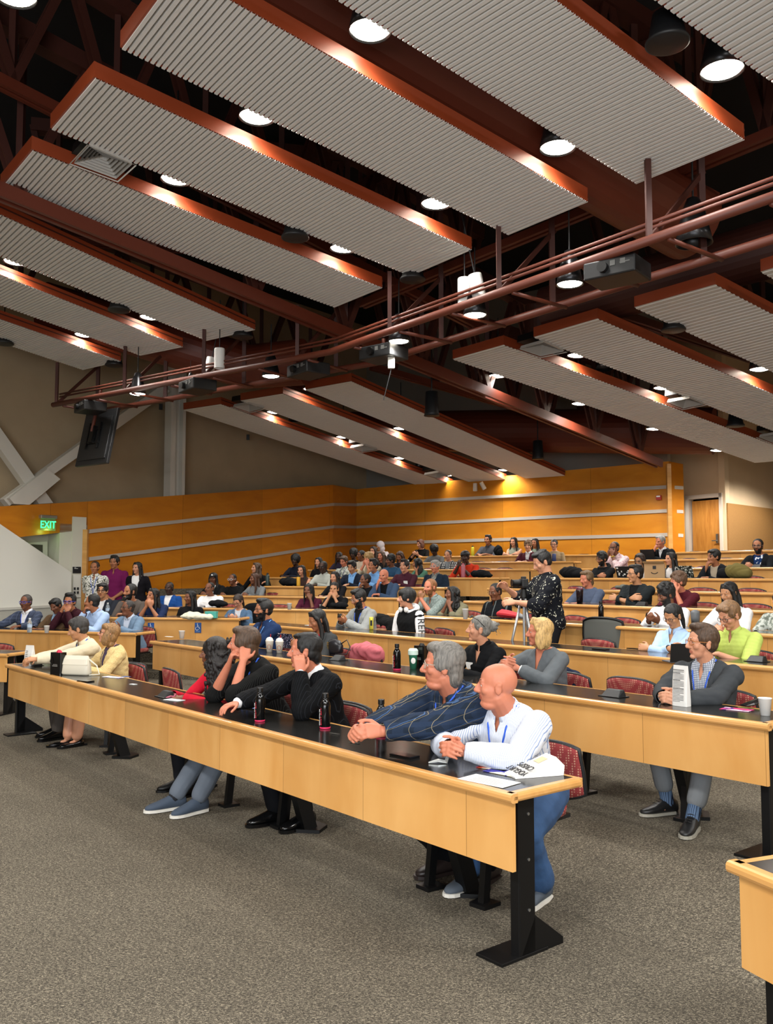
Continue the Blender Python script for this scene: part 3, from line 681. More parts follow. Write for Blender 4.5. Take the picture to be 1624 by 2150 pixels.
# ---------------- desks ----------------
def desk(A, B, z, name_label, legs=None, panel_h=.30, floor=None, gap_leg=True, depth=.5, label_grp=None, near=False, end=(1,1)):
    """A left end, B right end of the front top edge; x runs A->B, y backward, z up from that tier"""
    A=np.array(A);B=np.array(B); Ld=float(np.linalg.norm(B-A)); rz=math.atan2(B[1]-A[1],B[0]-A[0]); fz=(z-.74) if floor is None else floor
    root=thing('seminar_desk',name_label,'desk',(A[0],A[1],fz),rz,label_grp)
    h=z-fz
    mb=MB(); mb.box((Ld/2,depth/2,h-.019),(Ld-.06,depth-.05,.036)); mb.build('worktop',M_top,root)
    r=.021; zc=h-.021
    mb=MB()
    if end[0] and end[1]: pts=[(0,0),(Ld,0),(Ld,depth),(0,depth)]; 
    P=[np.array(p+(zc,)) for p in [(r,r),(Ld-r,r),(Ld-r,depth-r),(r,depth-r)]]
    def edge(p,q,name):
        e=unit(q-p); s_=np.array([-e[1],e[0],0]); mb=MB(); ext=r if name=='front_edge_trim' else 0
        prof=[(.024,.0205),(-.006,.0205),(-.016,.016),(-.021,.007),(-.021,-.007),(-.016,-.016),(-.006,-.0205),(.024,-.0205)]
        V=[]; 
        for pt in ((p-e*r,q+e*r) if name=='front_edge_trim' else (p,q)):
            for (a,b) in prof:
                V.append(pt+s_*a+np.array([0,0,b]))
        n=len(prof); mb.add(V,[(i,(i+1)%n,n+(i+1)%n,n+i) for i in range(n)]+[tuple(range(n))[::-1],tuple(range(n,2*n))])
        return mb.build(name,M_trim,root,recalc=True)
    edge(P[0],P[1],'front_edge_trim'); edge(P[1],P[2],'end_trim'); edge(P[3],P[0],'end_trim')
    mb=MB(); mb.box((Ld/2,depth-.009,zc),(Ld-.02,.018,.041)); mb.build('rear_edge_trim',M_trim,root)
    ph=panel_h
    mb=MB(); mb.box((Ld/2,.045,h-.042-ph/2),(Ld-.05,.022,ph)); mb.build('modesty_panel',M_maple,root)
    xs=[.06,Ld-.06]; q_=Ld-.80
    while q_>.35: xs.append(q_); q_-=1.52
    for i,x in enumerate(xs):
        endleg=i<2
        mb=MB()
        if endleg:
            mb.box((x,.16,(h-.045)/2),(.012,.10,h-.045)); mb.box((x+(.02 if i==0 else -.02),.11,(h-.045)/2),(.05,.014,h-.045)); 
            mb.slab([(x-.006,.11,.0),(x-.006,.40,.0),(x-.006,.40,.03),(x-.006,.21,.17)],(.012,0,0))
            sx=-1 if i else 1
            mb.box((x+sx*.07,.14,.007),(.16,.3,.014))
            mb.build('leg',M_black,root,bevel=.002 if near else 0,recalc=True)
            if near:
                for zz in (.62,.42,.2):
                    mbs=MB(); mbs.tube([(x+(-.009 if i==0 else .009),.17,zz),(x+(-.006 if i==0 else .006),.17,zz)],.007,8); mbs.build('screw',M_alu,root)
        else:
            mb.slab([(x-.045,.26,h-.05),(x-.045,.36,h-.05),(x-.02,.56,.02),(x-.02,.46,.02)],(.07,0,0)); mb.slab([(x-.13,.52,0),(x,.40,0),(x+.13,.52,0),(x+.05,.64,0),(x-.06,.64,0)],(0,0,.022))
            mb.build('leg',M_black,root,recalc=True)
    mb=MB(); mb.box((Ld/2,.22,h-.065),(Ld-.2,.03,.05)); mb.build('rail',M_black,root)
    return root
ordn={1:'front row',2:'second row',3:'third row',4:'fourth row',5:'fifth row',6:'sixth row',7:'seventh row',8:'eighth row',9:'ninth row',10:'last row'}
DESKC={}
for k in range(1,11):
    DESKC[k]=desk(*ROWC[k],ZT[k],f'long maple desk with black top, {ordn[k]} of the middle and right seats',near=k<3)
    DESKC[k+100]=desk(*ROWL[k],ZL[k],f'long maple desk with black top, {ordn[k]} of the left block',floor=ZT[k]-.74)
desk(*RR,.74,'maple desk corner at the lower right edge of the picture',near=True)
# wheelchair signs on the left third row desk
def rowl_frame(k):
    A,B=ROWL[k]; e=unit(B-A); n=np.array([-e[1],e[0]]); return A,B,e,n
A,B,e,n=rowl_frame(3)
M_blue=mat('sign_blue','1f4f93',.5)
for (px,lb) in ((317,'left blue wheelchair sign on the desk front'),(416,'right blue wheelchair sign on the desk front')):
    p=onplane(px,1318,(*(A-n*.0+n*.03),0),(n[0],n[1],0)); r_=thing('accessibility_sign',lb,'sign',tuple(p),math.atan2(e[1],e[0]))
    mb=MB(); mb.box((0,0,0),(.10,.006,.15)); mb.build('plate',M_blue,r_)
    mb=MB(); y=-.005
    mb.tube([(-.008,y,.048),(-.006,y,.01),(.018,y,.01),(.028,y,-.02)],.0035,8); mb.ell((-.008,y,.056),(.007,.003,.007)); mb.tube([(.008*0-.012+.024*math.cos(t)-.002,y,-.012+.024*math.sin(t)) for t in np.linspace(1.9,5.9,14)],.003,6); mb.tube([(-.006,y,.028),(.012,y,.028)],.003,6); mb.build('wheelchair_symbol',M_wht,r_)
    mb=MB(); mb.box((0,-.004,-.05),(.07,.002,.006)); mb.box((0,-.004,-.062),(.06,.002,.005)); mb.build('lettering',mat('sign_letter','6f93c4',.5),r_)
# ---------------- chairs ----------------
def chair_fab():
    m,N,L,b=nodes_mat('maroon_dotted_fabric',.85); tc=N.new('ShaderNodeTexCoord'); mp=N.new('ShaderNodeMapping'); mp.inputs['Scale'].default_value=(70,70,70); L.new(tc.outputs['Object'],mp.inputs[0])
    v=N.new('ShaderNodeTexVoronoi'); v.inputs['Randomness'].default_value=0; v.inputs['Scale'].default_value=1; L.new(mp.outputs[0],v.inputs['Vector'])
    r=N.new('ShaderNodeValToRGB'); r.color_ramp.elements[0].position=.28; r.color_ramp.elements[1].position=.36; r.color_ramp.elements[0].color=srgb('b98a72'); r.color_ramp.elements[1].color=srgb('8a3030'); L.new(v.outputs['Distance'],r.inputs[0]); L.new(r.outputs[0],b.inputs['Base Color']); return m
M_fab=chair_fab(); M_fab2=mat('maroon_shell','7c3532',.6); M_mesh=mat('black_mesh','2a2b2b',.6)
def backshape(w,h,y0,t,zc,seg=14,curve=.05):
    V=[];Fc=[]
    nx,nz=14,8
    def pt(u,v,off):
        x=u*w/2; z=zc+v*h/2; 
        k=abs(u)**3; z2=zc+v*(h/2)*(1-.22*k)   # rounded shoulders
        x2=x*(1-.06*max(0,v)) ; return (x2, y0+off-curve*(u*u)+.02*v, z2)
    for s_,off in ((0,-t/2),(1,t/2)):
        for j in range(nz+1):
            for i in range(nx+1): V.append(pt(-1+2*i/nx,-1+2*j/nz,off))
    M_=(nx+1)*(nz+1)
    for j in range(nz):
        for i in range(nx):
            a=j*(nx+1)+i; Fc.append((a,a+1,a+nx+2,a+nx+1)); Fc.append((M_+a,M_+a+nx+1,M_+a+nx+2,M_+a+1))
    ring=[i for i in range(nx+1)]+[j*(nx+1)+nx for j in range(1,nz+1)]+[nz*(nx+1)+i for i in range(nx-1,-1,-1)]+[j*(nx+1) for j in range(nz-1,0,-1)]
    for a,b in zip(ring,ring[1:]+ring[:1]): Fc.append((a,M_+a,M_+b,b))
    edge=[tuple((np.array(V[i])+np.array(V[M_+i]))/2) for i in ring]
    return V,Fc,edge
def make_chair():
    """local: x right, y forward (towards the desk), origin on floor below the seat"""
    root=thing('swivel_chair','','chair')
    V,Fc,edge=backshape(.43,.31,-.23,.035,.61)
    mb=MB(); mb.add(V,Fc); mb.build('backrest',M_fab,root,smooth=True,recalc=True)
    mb=MB(); mb.tube(edge,.014,8,closed=True); mb.build('back_frame',M_dgrey,root,smooth=True)
    mb=MB(); mb.loft([((0,0,.405),(.19,0,0),(0,.19,0)),((0,0,.41),(.215,0,0),(0,.21,0)),((0,0,.45),(.22,0,0),(0,.215,0)),((0,0,.465),(.19,0,0),(0,.19,0))],24,e=3.2); mb.build('seat',M_fab,root,smooth=True)
    mb=MB(); mb.box((0,-.02,.395),(.38,.34,.02)); mb.build('seat_shell',M_dgrey,root)
    mb=MB(); mb.tube([(0,-.1,.39),(0,-.27,.42),(0,-.275,.62)],.018,8); mb.build('back_support',M_dgrey,root)
    mb=MB(); mb.slab([(-.018,.26,.36),(-.018,.31,.36),(-.018,.35,.02),(-.018,.30,.02)],(.036,0,0)); mb.slab([(-.06,.26,0),(.06,.26,0),(.05,.38,0),(-.05,.38,0)],(0,0,.02)); mb.build('support_post',M_black,root,recalc=True)
    mb=MB(); mb.box((0,.14,.36),(.05,.30,.045)); mb.build('swing_arm',M_black,root)
    return root
CHAIR0=make_chair(); chair_used=[False]
def place_chair(x,y,z,rz,label,grp='maroon chairs along the desks'):
    if not chair_used[0]: c=CHAIR0; chair_used[0]=True
    else: c=copy_tree(CHAIR0)
    c.location=(x,y,z); c.rotation_euler=(0,0,rz); c['label']=label; c['category']='chair'; c['group']=grp
    return c
def row_geo(key):
    """returns A, right-going unit, backward normal, tier floor z, top z"""
    if key[0]=='C': k=int(key[1:]); A,B=ROWC[k]; e=UC; n=NC; return A,e,n,ZT[k]-.74,ZT[k]
    k=int(key[1:]); A,B=ROWL[k]; e=unit(B-A); n=np.array([-e[1],e[0]]); return A,e,n,ZT[k]-.74,ZL[k]
def seat_at(key,px,off,z,py=None):
    """floor point of a seat: on the line `off` behind the desk front edge, seen at image column px for a point at height z"""
    A,e,n,fz,tz=row_geo(key); P0=A+n*off
    lo=0
    for _ in range(6):
        yy=1200 if py is None else py
        d=ray(px,yy)[:2]; M_=np.array([[e[0],-d[0]],[e[1],-d[1]]]); s_=np.linalg.solve(M_,-P0); P=P0+e*s_[0]; py=proj((P[0],P[1],z))[1]
    return P
def facing(key):
    A,e,n,_,_=row_geo(key); return math.atan2(-n[0]*-1*-1,-n[1]*-1*-1)*0+math.atan2(-n[1],-n[0])-PI/2
EMPTY=[('C1',350,'red chair back behind the front desk, left of the curly haired woman'),('C1',733,'empty maroon chair between the suited man and the plaid shirt man'),('C1',292,'dark chair turned away left of the empty front chair'),
('C2',1320,'empty maroon chair behind the folded name card, second row'),('C3',1253,'empty maroon chair in front of the black mesh office chair'),('C3',925,'empty maroon chair right of the black and white jacket'),
('C3',778,'maroon chair just right of the grey blazer man'),('C4',1122,'maroon chair at the fourth row behind the tripod'),('C4',1205,'maroon chair left of the small black bottle'),('C4',1308,'maroon chair right of the small black bottle'),('C4',988,'maroon chair beside the white cup, fourth row'),
('C5',1110,'maroon chair behind the tripod legs'),('C5',1285,'maroon chair just right of the man in the blue t-shirt'),('C5',1478,'maroon chair right of the maroon t-shirt man'),('C5',1583,'maroon chair near the right edge, fifth row'),
('C6',1207,'maroon chair behind the photographer\'s back'),('C6',1306,'maroon chair beside the flat grey pouch'),('C6',1476,'maroon chair behind the maroon t-shirt man'),('C6',1575,'maroon chair near the right edge, sixth row'),
('C7',1212,'maroon chair by the black bag, seventh row'),('C7',1577,'maroon chair right of the olive backpack'),('C8',1476,'maroon chair left of the man in the dark jacket'),('C8',1440,'maroon chair behind the stickered laptop'),('C8',1375,'maroon chair by the cardboard box'),
('C9',1446,'maroon chair in the ninth row left of the dark jacket man'),('C9',1520,'maroon chair in the ninth row right of the dark jacket man'),('C10',1462,'maroon chair below the oak door'),('C10',1521,'maroon chair at the foot of the door frame'),('C10',1615,'maroon chair at far right of the last row'),
('L3',373,'maroon chair left of the white cotton bag'),('L4',480,'maroon chair behind the denim jacket woman'),('L4',590,'maroon chair left of the small white cup'),('L5',568,'maroon chair right of the grey sweater woman'),('L5',583,'second maroon chair right of the grey sweater woman'),
('L4',540,'maroon chair behind the navy shirt man'),('L6',882,'maroon chair left of the jacketed man with glasses'),('L7',950,'maroon chair in the seventh row behind the man in navy'),('L8',900,'maroon chair in the eighth row left side'),('L8',1012,'maroon chair right of the red t-shirt man'),('L8',1058,'maroon chair at the eighth row aisle end'),
('L9',1007,'maroon chair in the ninth row left of the coats'),('L9',1056,'maroon chair in the ninth row centre'),('L10',1172,'maroon chair in the last row right of the glasses woman'),('L10',1225,'maroon chair at the aisle end of the last row'),('L6',728,'maroon chair at the left block behind the chin resting women'),
('L1',-3,'maroon chair at the left edge of the picture')]
rnd=random.Random(3)
for (key,px,lb) in EMPTY:
    A,e,n,fz,tz=row_geo(key); off=.80
    P=seat_at(key,px,off+.22,fz+.8)-n*.22
    place_chair(P[0],P[1],fz,facing(key)+rnd.uniform(-.15,.15)+(.9 if px==292 else 0),lb)
# ---------------- people ----------------
from mathutils.bvhtree import BVHTree
def V3(*a): return np.array(a, float)
def rotm(axis, deg): return np.array(Matrix.Rotation(math.radians(deg), 3, axis))
def ik(a, b, l1, l2, hint):
    a=np.array(a,float); b=np.array(b,float); d=b-a; L=np.linalg.norm(d); mx=(l1+l2)*.995
    if L>mx: b=a+d/L*mx; d=b-a; L=mx
    if L<abs(l1-l2)+.02: L=abs(l1-l2)+.02
    u=d/np.linalg.norm(d); x=(l1*l1-l2*l2+L*L)/(2*L); h=math.sqrt(max(l1*l1-x*x,1e-6)); hint=np.array(hint,float); p=hint-np.dot(hint,u)*u; p/=np.linalg.norm(p)+1e-9
    return a+u*x+p*h, b
def hand(mb, w, fwd, back, side, curl=35, rr=1.0, spread=.35, thumb=30, s=1.0, point=0):
    """w wrist, fwd towards the knuckles, back = normal of the back of the hand, side +1 right hand"""
    fwd=unit(fwd); back=unit(np.array(back)-np.dot(back,fwd)*fwd); lat=np.cross(fwd,back)*side   # towards the thumb for side
    lat=-lat
    pl=.085*s
    mb.loft([(w-fwd*.01,lat*.026*s,back*.019*s),(w+fwd*.03*s,lat*.034*s,back*.017*s),(w+fwd*.065*s,lat*.041*s,back*.015*s),(w+fwd*pl,lat*.041*s,back*.012*s),(w+fwd*(pl+.008),lat*.034*s,back*.008*s)],14,2.6)
    for i,(o,L) in enumerate(((.030,.072),(.010,.08),(-.011,.075),(-.030,.058))):
        c=curl*(1+.12*i)*(1 if not (point and i==0) else .1); p=w+fwd*pl*.97+lat*o*s; d=unit(fwd+lat*o*spread*3); r=.0088*s*rr
        for (fr,ang) in ((.44,c*.55),(.31,c*1.1),(.25,c*.8)):
            a=math.radians(ang); d=unit(d*math.cos(a)-back*math.sin(a)*1.0) ; 
            # keep bending plane
            q=p+d*L*fr*s; mb.cap(p,r,q,r*.92,8); p=q; r*=.93
            back_=back; back=unit(back*math.cos(a)+fwd*math.sin(a)) if False else back
    # thumb from the side of the palm near its base
    p=w+fwd*.022*s+lat*.026*s; a=math.radians(thumb); d=unit(fwd*.75+lat*.75-back*.25); 
    for (L,bend,r) in ((.042,0,.0125),(.034,a,.0105),(.027,a*.8,.0092)):
        d=unit(d*math.cos(bend)+(fwd*.6-lat*.7-back*.35)*math.sin(bend)); q=p+d*L*s; mb.cap(p,r*s*rr,q,r*.9*s*rr,8); p=q

def head_shapes(mb, T, near, female=False, fat=0):
    """T maps head-local shapes to the body frame: (R, c, s)"""
    R,c,s=T
    def P(x,y,z): return c+R@(np.array([x,y,z])*s)
    def E(x,y,z,a,b,d): mb.ell(P(x,y,z),np.array([a,b,d])*s,R,20,14)
    def C(p,q,r1,r2=None): mb.cap(P(*p),r1*s,P(*q),(r2 or r1)*s,8)
    j=.92 if female else 1.0; f=1+fat*.12
    E(0,-.014,.030,.076,.096,.087)
    E(0,.020,.035,.066,.064,.072)
    E(0,.026,-.022,.062*f,.058,.072)
    E(0,.026,-.062,.051*j*f,.052,.046)
    E(0,.062,-.094,.022*j,.022,.017)
    if fat>.5: E(0,.03,-.098,.05,.05,.03)
    for x in (-1,1):
        E(x*.040,.058,-.022,.024*f,.022,.024)
        C((x*.010,.083,.024),(x*.040,.074,.026),.0095,.0085)     # brow
        E(x*.078,-.010,-.010,.008,.019,.031)                     # ear
        E(x*.080,-.014,.012,.009,.015,.012)
        E(x*.011,.092,-.031,.0085,.011,.008)                     # nostril wing
        if near:
            C((x*.018,.0795,.0115),(x*.031,.0825,.0140),.0048); C((x*.031,.0825,.0140),(x*.045,.075,.0100),.0048)
            C((x*.020,.0775,-.003),(x*.042,.0735,-.003),.0040)
    C((0,.083,.018),(0,.108,-.026),.009,.0125)
    E(0,.104,-.030,.0115,.0135,.0105)
    C((-.020,.0745,-.0545),(0,.0845,-.0520),.0055,.0062); C((.020,.0745,-.0545),(0,.0845,-.0520),.0055,.0062)
    C((-.018,.0735,-.0640),(0,.0825,-.0660),.0060,.0072); C((.018,.0735,-.0640),(0,.0825,-.0660),.0060,.0072)
    return P
def noise3(P, f, seed=0):
    r=np.random.RandomState(seed); o=np.zeros(len(P))
    for k in range(5):
        v=r.normal(size=3)*f*(1+k*.5); o+=np.sin(P@v+r.uniform(0,6.28))/(1+.4*k)
    return o/2.2
def displace(me, amp, f, seed=0, stretch=(1,1,1)):
    n=len(me.vertices); co_=np.zeros(n*3); me.vertices.foreach_get('co',co_); co_=co_.reshape(-1,3); nn=np.zeros(n*3); me.vertices.foreach_get('normal',nn); nn=nn.reshape(-1,3)
    d=noise3(co_*np.array(stretch),f,seed)*amp; co_+=nn*d[:,None]; me.vertices.foreach_set('co',co_.ravel()); me.update()
def hair_mesh(style, T, vox, seed=0, longdir=None):
    R,c,s=T; mb=MB()
    def P(x,y,z): return c+R@(np.array([x,y,z])*s)
    def E(x,y,z,a,b,d,RR=None): mb.ell(P(x,y,z),np.array([a,b,d])*s,R if RR is None else R@RR,18,12)
    def C(p,q,r1,r2=None): mb.cap(P(*p),r1*s,P(*q),(r2 or r1)*s,8)
    rr=random.Random(seed)
    brow=True; dn=unit(V3(0,0,-1)*.8-R@V3(0,0,1)*.35)
    def PG(x,y,z):   # strands below the ear hang down
        return P(x,y,z) if z>-.05 else P(x,y*.9,-.05)+dn*(-z-.05)*s

    def CG(p,q,r1,r2=None): mb.cap(PG(*p),r1*s,PG(*q),(r2 or r1)*s,8)
    if style not in ('bald',):
        k={'buzz':.0,'short':.006,'side':.012,'wavy':.016,'afro':.03,'quiff':.012,'mop':.02}.get(style,.008)
        E(0,-.024,.042,.0785+k,.092+k,.082+k)
        E(0,-.046,-.008,.072+k*.6,.060+k*.5,.062)
        for x in (-1,1): C((x*.074,.022,.030),(x*.0755,.020,-.004),.009+k*.4,.006)
    if style=='side':
        E(.0,.030,.100,.068,.05,.026,rotm('X',-12)); E(-.03,.045,.088,.045,.035,.02); E(.05,.01,.085,.035,.06,.03)
    if style=='quiff':
        E(0,.040,.108,.058,.046,.030,rotm('X',14)); E(0,.0,.118,.064,.07,.024)
    if style=='wavy':
        for i in range(40):
            a=rr.uniform(0,2*PI); t=rr.uniform(0,1.25); x=math.sin(t)*math.cos(a)*.088; y=math.sin(t)*math.sin(a)*.1-.02; z=math.cos(t)*.095+.045
            if y>.055 and z<.075: continue
            E(x,y,z,.022,.024,.02)
    if style in ('mop','bowl'):
        E(0,.022,.062,.079,.078,.062); E(0,-.03,.0,.086,.075,.07)
        for x in (-1,1): E(x*.066,.022,.010,.022,.045,.05)
    if style=='fringe':   # woman with a fringe, chin length
        E(0,.030,.072,.078,.066,.045); E(0,-.035,-.02,.088,.075,.09)
        for x in (-1,1): E(x*.074,.012,-.045,.026,.052,.085)
        E(0,-.05,-.10,.08,.05,.05)
    if style=='bob':
        for x in (-1,1): C((x*.03,.045,.105),(x*.078,.03,.03),.024,.022); E(x*.078,.0,-.045,.024,.05,.095)
        E(0,-.045,-.045,.088,.06,.10); E(0,-.0,.08,.078,.08,.045)
    if style in ('long','longwavy','longpart'):
        w_=1.25 if style=='longwavy' else 1.0
        E(0,-.01,.075,.08,.085,.05)
        for x in (-1,1):
            C((x*.028,.045,.105),(x*.076,.02,.03),.02,.022)
            CG((x*.076,.012,.02),(x*.082,.0,-.09),.024*w_,.028*w_); CG((x*.082,.0,-.09),(x*.095,.01,-.20),.028*w_,.026*w_); CG((x*.095,.01,-.20),(x*.09,.03,-.30),.026*w_,.014)
        mb.loft([(P(0,-.075,.04),R@V3(.07,0,0)*s,R@V3(0,.035,0)*s),(PG(0,-.085,-.06),R@V3(.09,0,0)*s,R@V3(0,.04,0)*s),(PG(0,-.095,-.18),R@V3(.10,0,0)*s*w_,R@V3(0,.036,0)*s*w_),(PG(0,-.10,-.30),R@V3(.085,0,0)*s*w_,R@V3(0,.025,0)*s)],20)
        if style=='longwavy':
            for i in range(60):
                t=rr.uniform(-.3,.06); a=rr.uniform(.12*PI,1.88*PI)+PI/2; E(math.cos(a)*.098,math.sin(a)*.07-.045,t,.022,.022,.03)
    if style=='curlylong':
        E(0,-.03,.05,.12,.115,.105)
        mb.loft([(P(0,-.05,.06),R@V3(.10,0,0)*s,R@V3(0,.085,0)*s),(P(0,-.06,-.06),R@V3(.165,0,0)*s,R@V3(0,.115,0)*s),(P(0,-.07,-.18),R@V3(.185,0,0)*s,R@V3(0,.125,0)*s),(P(0,-.07,-.29),R@V3(.165,0,0)*s,R@V3(0,.10,0)*s),(P(0,-.07,-.36),R@V3(.09,0,0)*s,R@V3(0,.05,0)*s)],24)
        for i in range(460):
            t=rr.uniform(-.36,.12); a=rr.uniform(0,2*PI); wx=.185 if t<-.05 else .14; x=math.cos(a)*wx*(1 if t>-.25 else .85); y=math.sin(a)*.13-.065
            if y>.02 and abs(x)<.075: continue
            E(x,y,t,.0125,.0125,.019)
    if style=='dreads':
        for i in range(34):
            a=PI/2+rr.uniform(.16*PI,1.84*PI); x=math.cos(a)*.082; y=math.sin(a)*.088-.022; C((x,y,.07),(x*1.15,y*1.1-.01,-.05),.013); C((x*1.15,y*1.1-.01,-.05),(x*1.2,y*1.1-.02,-.20-rr.uniform(0,.06)),.013,.008)
        E(0,-.01,.085,.08,.085,.04)
    if style=='afro':
        E(0,-.02,.07,.105,.105,.085)
        for i in range(80):
            a=rr.uniform(0,2*PI); t=rr.uniform(0,1.7); x=math.sin(t)*math.cos(a)*.10; y=math.sin(t)*math.sin(a)*.10-.02; z=math.cos(t)*.085+.068
            if y>.06 and z<.085: continue
            E(x,y,z,.018,.018,.018)
    if style in ('pony','bun'):
        E(0,-.01,.06,.077,.088,.062)
        if style=='bun': E(0,-.125,.05,.038,.038,.036)
        else: C((0,-.10,.04),(0,-.145,.02),.026,.03); C((0,-.145,.02),(0,-.14,-.12),.03,.026); C((0,-.14,-.12),(0,-.12,-.24),.026,.010)
    if style=='messybun':
        E(0,-.01,.055,.079,.09,.064); E(0,-.125,.035,.05,.045,.05)
        for i in range(16): C((0,-.13,.04),(rr.uniform(-.07,.07),-.16-rr.uniform(0,.05),.04+rr.uniform(-.10,.07)),.007,.003)
    if style=='fade':
        E(0,.028,.103,.062,.058,.030); E(0,-.03,.11,.066,.07,.026)
    if style=='combover':
        E(.02,.02,.098,.062,.06,.02)
    if style=='swept':
        E(0,.0,.108,.066,.085,.022,rotm('X',-6)); E(0,-.085,-.03,.058,.03,.055); 
    if style=='layer':    # full head, longer at the back
        E(.0,.032,.094,.070,.054,.032); E(0,-.06,-.045,.070,.048,.075); 
        for x in (-1,1): E(x*.073,-.0,.018,.019,.052,.042)
    if brow:
        for x in (-1,1): C((x*.012,.0905,.028),(x*.032,.086,.0335),.0042,.0042); C((x*.032,.086,.0335),(x*.047,.070,.028),.0042,.003)
    if style=='bald' : pass
    me=remesh(mb,vox,'hair',2,.4)
    if style not in ('bald',): displace(me,.0022 if vox<.008 else .003,140,seed,(1,1,.25))
    return me

HAIRM={}
def hairmat(c):
    if c not in HAIRM:
        m,N,L,b=nodes_mat('hair_'+{'0d0b0a':'black','2a1c14':'dark_brown','4a3524':'brown','6b4e33':'light_brown','c9a468':'blond','8f8d88':'grey','6e6a64':'dark_grey','a08a62':'ash_blond','8a5a34':'ginger','1a1412':'soft_black','b4aaa0':'pale_grey','7a5a3a':'chestnut'}.get(c,'mid'),.58)
        tc=N.new('ShaderNodeTexCoord'); mp=N.new('ShaderNodeMapping'); mp.inputs['Scale'].default_value=(150,60,18); L.new(tc.outputs['Object'],mp.inputs[0]); nz=N.new('ShaderNodeTexNoise'); nz.inputs['Scale'].default_value=1; nz.inputs['Detail'].default_value=3; L.new(mp.outputs[0],nz.inputs['Vector'])
        r=N.new('ShaderNodeValToRGB'); r.color_ramp.elements[0].position=.3; r.color_ramp.elements[1].position=.7; cc=srgb(c); r.color_ramp.elements[0].color=tuple(v*.5 for v in cc[:3])+(1,); r.color_ramp.elements[1].color=tuple(min(1,v*1.35) for v in cc[:3])+(1,)
        L.new(nz.outputs[0],r.inputs[0]); L.new(r.outputs[0],b.inputs['Base Color']); bp=N.new('ShaderNodeBump'); bp.inputs['Strength'].default_value=.8; bp.inputs['Distance'].default_value=.004; L.new(nz.outputs[0],bp.inputs['Height']); L.new(bp.outputs[0],b.inputs['Normal']); HAIRM[c]=m
    return HAIRM[c]
def skinmat(c):
    n='skin_'+c
    if n not in MATS:
        m=mat(n,c,.5,spec=.4,var=.05,vscale=14,bump=(60,.12,.003)); b=m.node_tree.nodes['Principled BSDF']; b.inputs['Subsurface Weight'].default_value=.08; b.inputs['Subsurface Radius'].default_value=(.01,.004,.002)
    return MATS[n]
def lipmat(c):
    r,g,b=(int(c[i:i+2],16) for i in (0,2,4)); return mat('lips_'+c,(r/255*.86,g/255*.74,b/255*.76),.4)
M_eyew=mat('eye_white','e4dfd6',.2); M_iris=mat('eye_iris','20150f',.15)
def cloth(name,c,**k):
    k.setdefault('rough',.85); k.setdefault('bump',(26,.25,.01)); k.setdefault('sheen',0); k.setdefault('spec',.12); return mat(name,c,**k)
def pat_mat(name, base, lines, rough=.85, sheen=.1):
    """lines: list of (axis, period, width, colour) bands over a base"""
    m,N,L,b=nodes_mat(name,rough); b.inputs['Specular IOR Level'].default_value=.12; tc=N.new('ShaderNodeTexCoord'); sp=N.new('ShaderNodeSeparateXYZ'); L.new(tc.outputs['Object'],sp.inputs[0])
    nz=N.new('ShaderNodeTexNoise'); nz.inputs['Scale'].default_value=6; L.new(tc.outputs['Object'],nz.inputs['Vector'])
    last=None; bc=srgb(base)
    for (ax,per,wd_,c,off) in lines:
        s0=N.new('ShaderNodeMath'); s0.operation='MULTIPLY_ADD'; L.new(nz.outputs[0],s0.inputs[0]); s0.inputs[1].default_value=min(per*.15,.006)
        if isinstance(ax,tuple):
            v=N.new('ShaderNodeVectorMath'); v.operation='DOT_PRODUCT'; L.new(tc.outputs['Object'],v.inputs[0]); v.inputs[1].default_value=ax; L.new(v.outputs['Value'],s0.inputs[2])
        else: L.new(sp.outputs[ax],s0.inputs[2])
        d=N.new('ShaderNodeMath'); d.operation='MULTIPLY_ADD'; L.new(s0.outputs[0],d.inputs[0]); d.inputs[1].default_value=1/per; d.inputs[2].default_value=off
        f=N.new('ShaderNodeMath'); f.operation='FRACT'; L.new(d.outputs[0],f.inputs[0]); t=N.new('ShaderNodeMath'); t.operation='LESS_THAN'; L.new(f.outputs[0],t.inputs[0]); t.inputs[1].default_value=wd_/per
        mx=N.new('ShaderNodeMix'); mx.data_type='RGBA'; L.new(t.outputs[0],mx.inputs[0])
        if last is None: mx.inputs[6].default_value=bc
        else: L.new(last,mx.inputs[6])
        mx.inputs[7].default_value=srgb(c); last=mx.outputs[2]
    L.new(last,b.inputs['Base Color']); n2=N.new('ShaderNodeTexNoise'); n2.inputs['Scale'].default_value=26; L.new(tc.outputs['Object'],n2.inputs['Vector']); bp=N.new('ShaderNodeBump'); bp.inputs['Strength'].default_value=.25; bp.inputs['Distance'].default_value=.01; L.new(n2.outputs[0],bp.inputs['Height']); L.new(bp.outputs[0],b.inputs['Normal'])
    return m
def blot_mat(name, base, c2, scale=30, thr=.5, c3=None, dist=0):
    m,N,L,b=nodes_mat(name,.85); b.inputs['Specular IOR Level'].default_value=.15; tc=N.new('ShaderNodeTexCoord'); nz=N.new('ShaderNodeTexNoise'); nz.inputs['Scale'].default_value=scale; nz.inputs['Detail'].default_value=2; nz.inputs['Distortion'].default_value=dist; L.new(tc.outputs['Object'],nz.inputs['Vector'])
    r=N.new('ShaderNodeValToRGB'); r.color_ramp.interpolation='CONSTANT'; e=r.color_ramp.elements; e[0].position=0; e[0].color=srgb(base); e[1].position=thr; e[1].color=srgb(c2)
    if c3: x=e.new(thr+.09); x.color=srgb(c3)
    L.new(nz.outputs[0],r.inputs[0]); L.new(r.outputs[0],b.inputs['Base Color']); return m

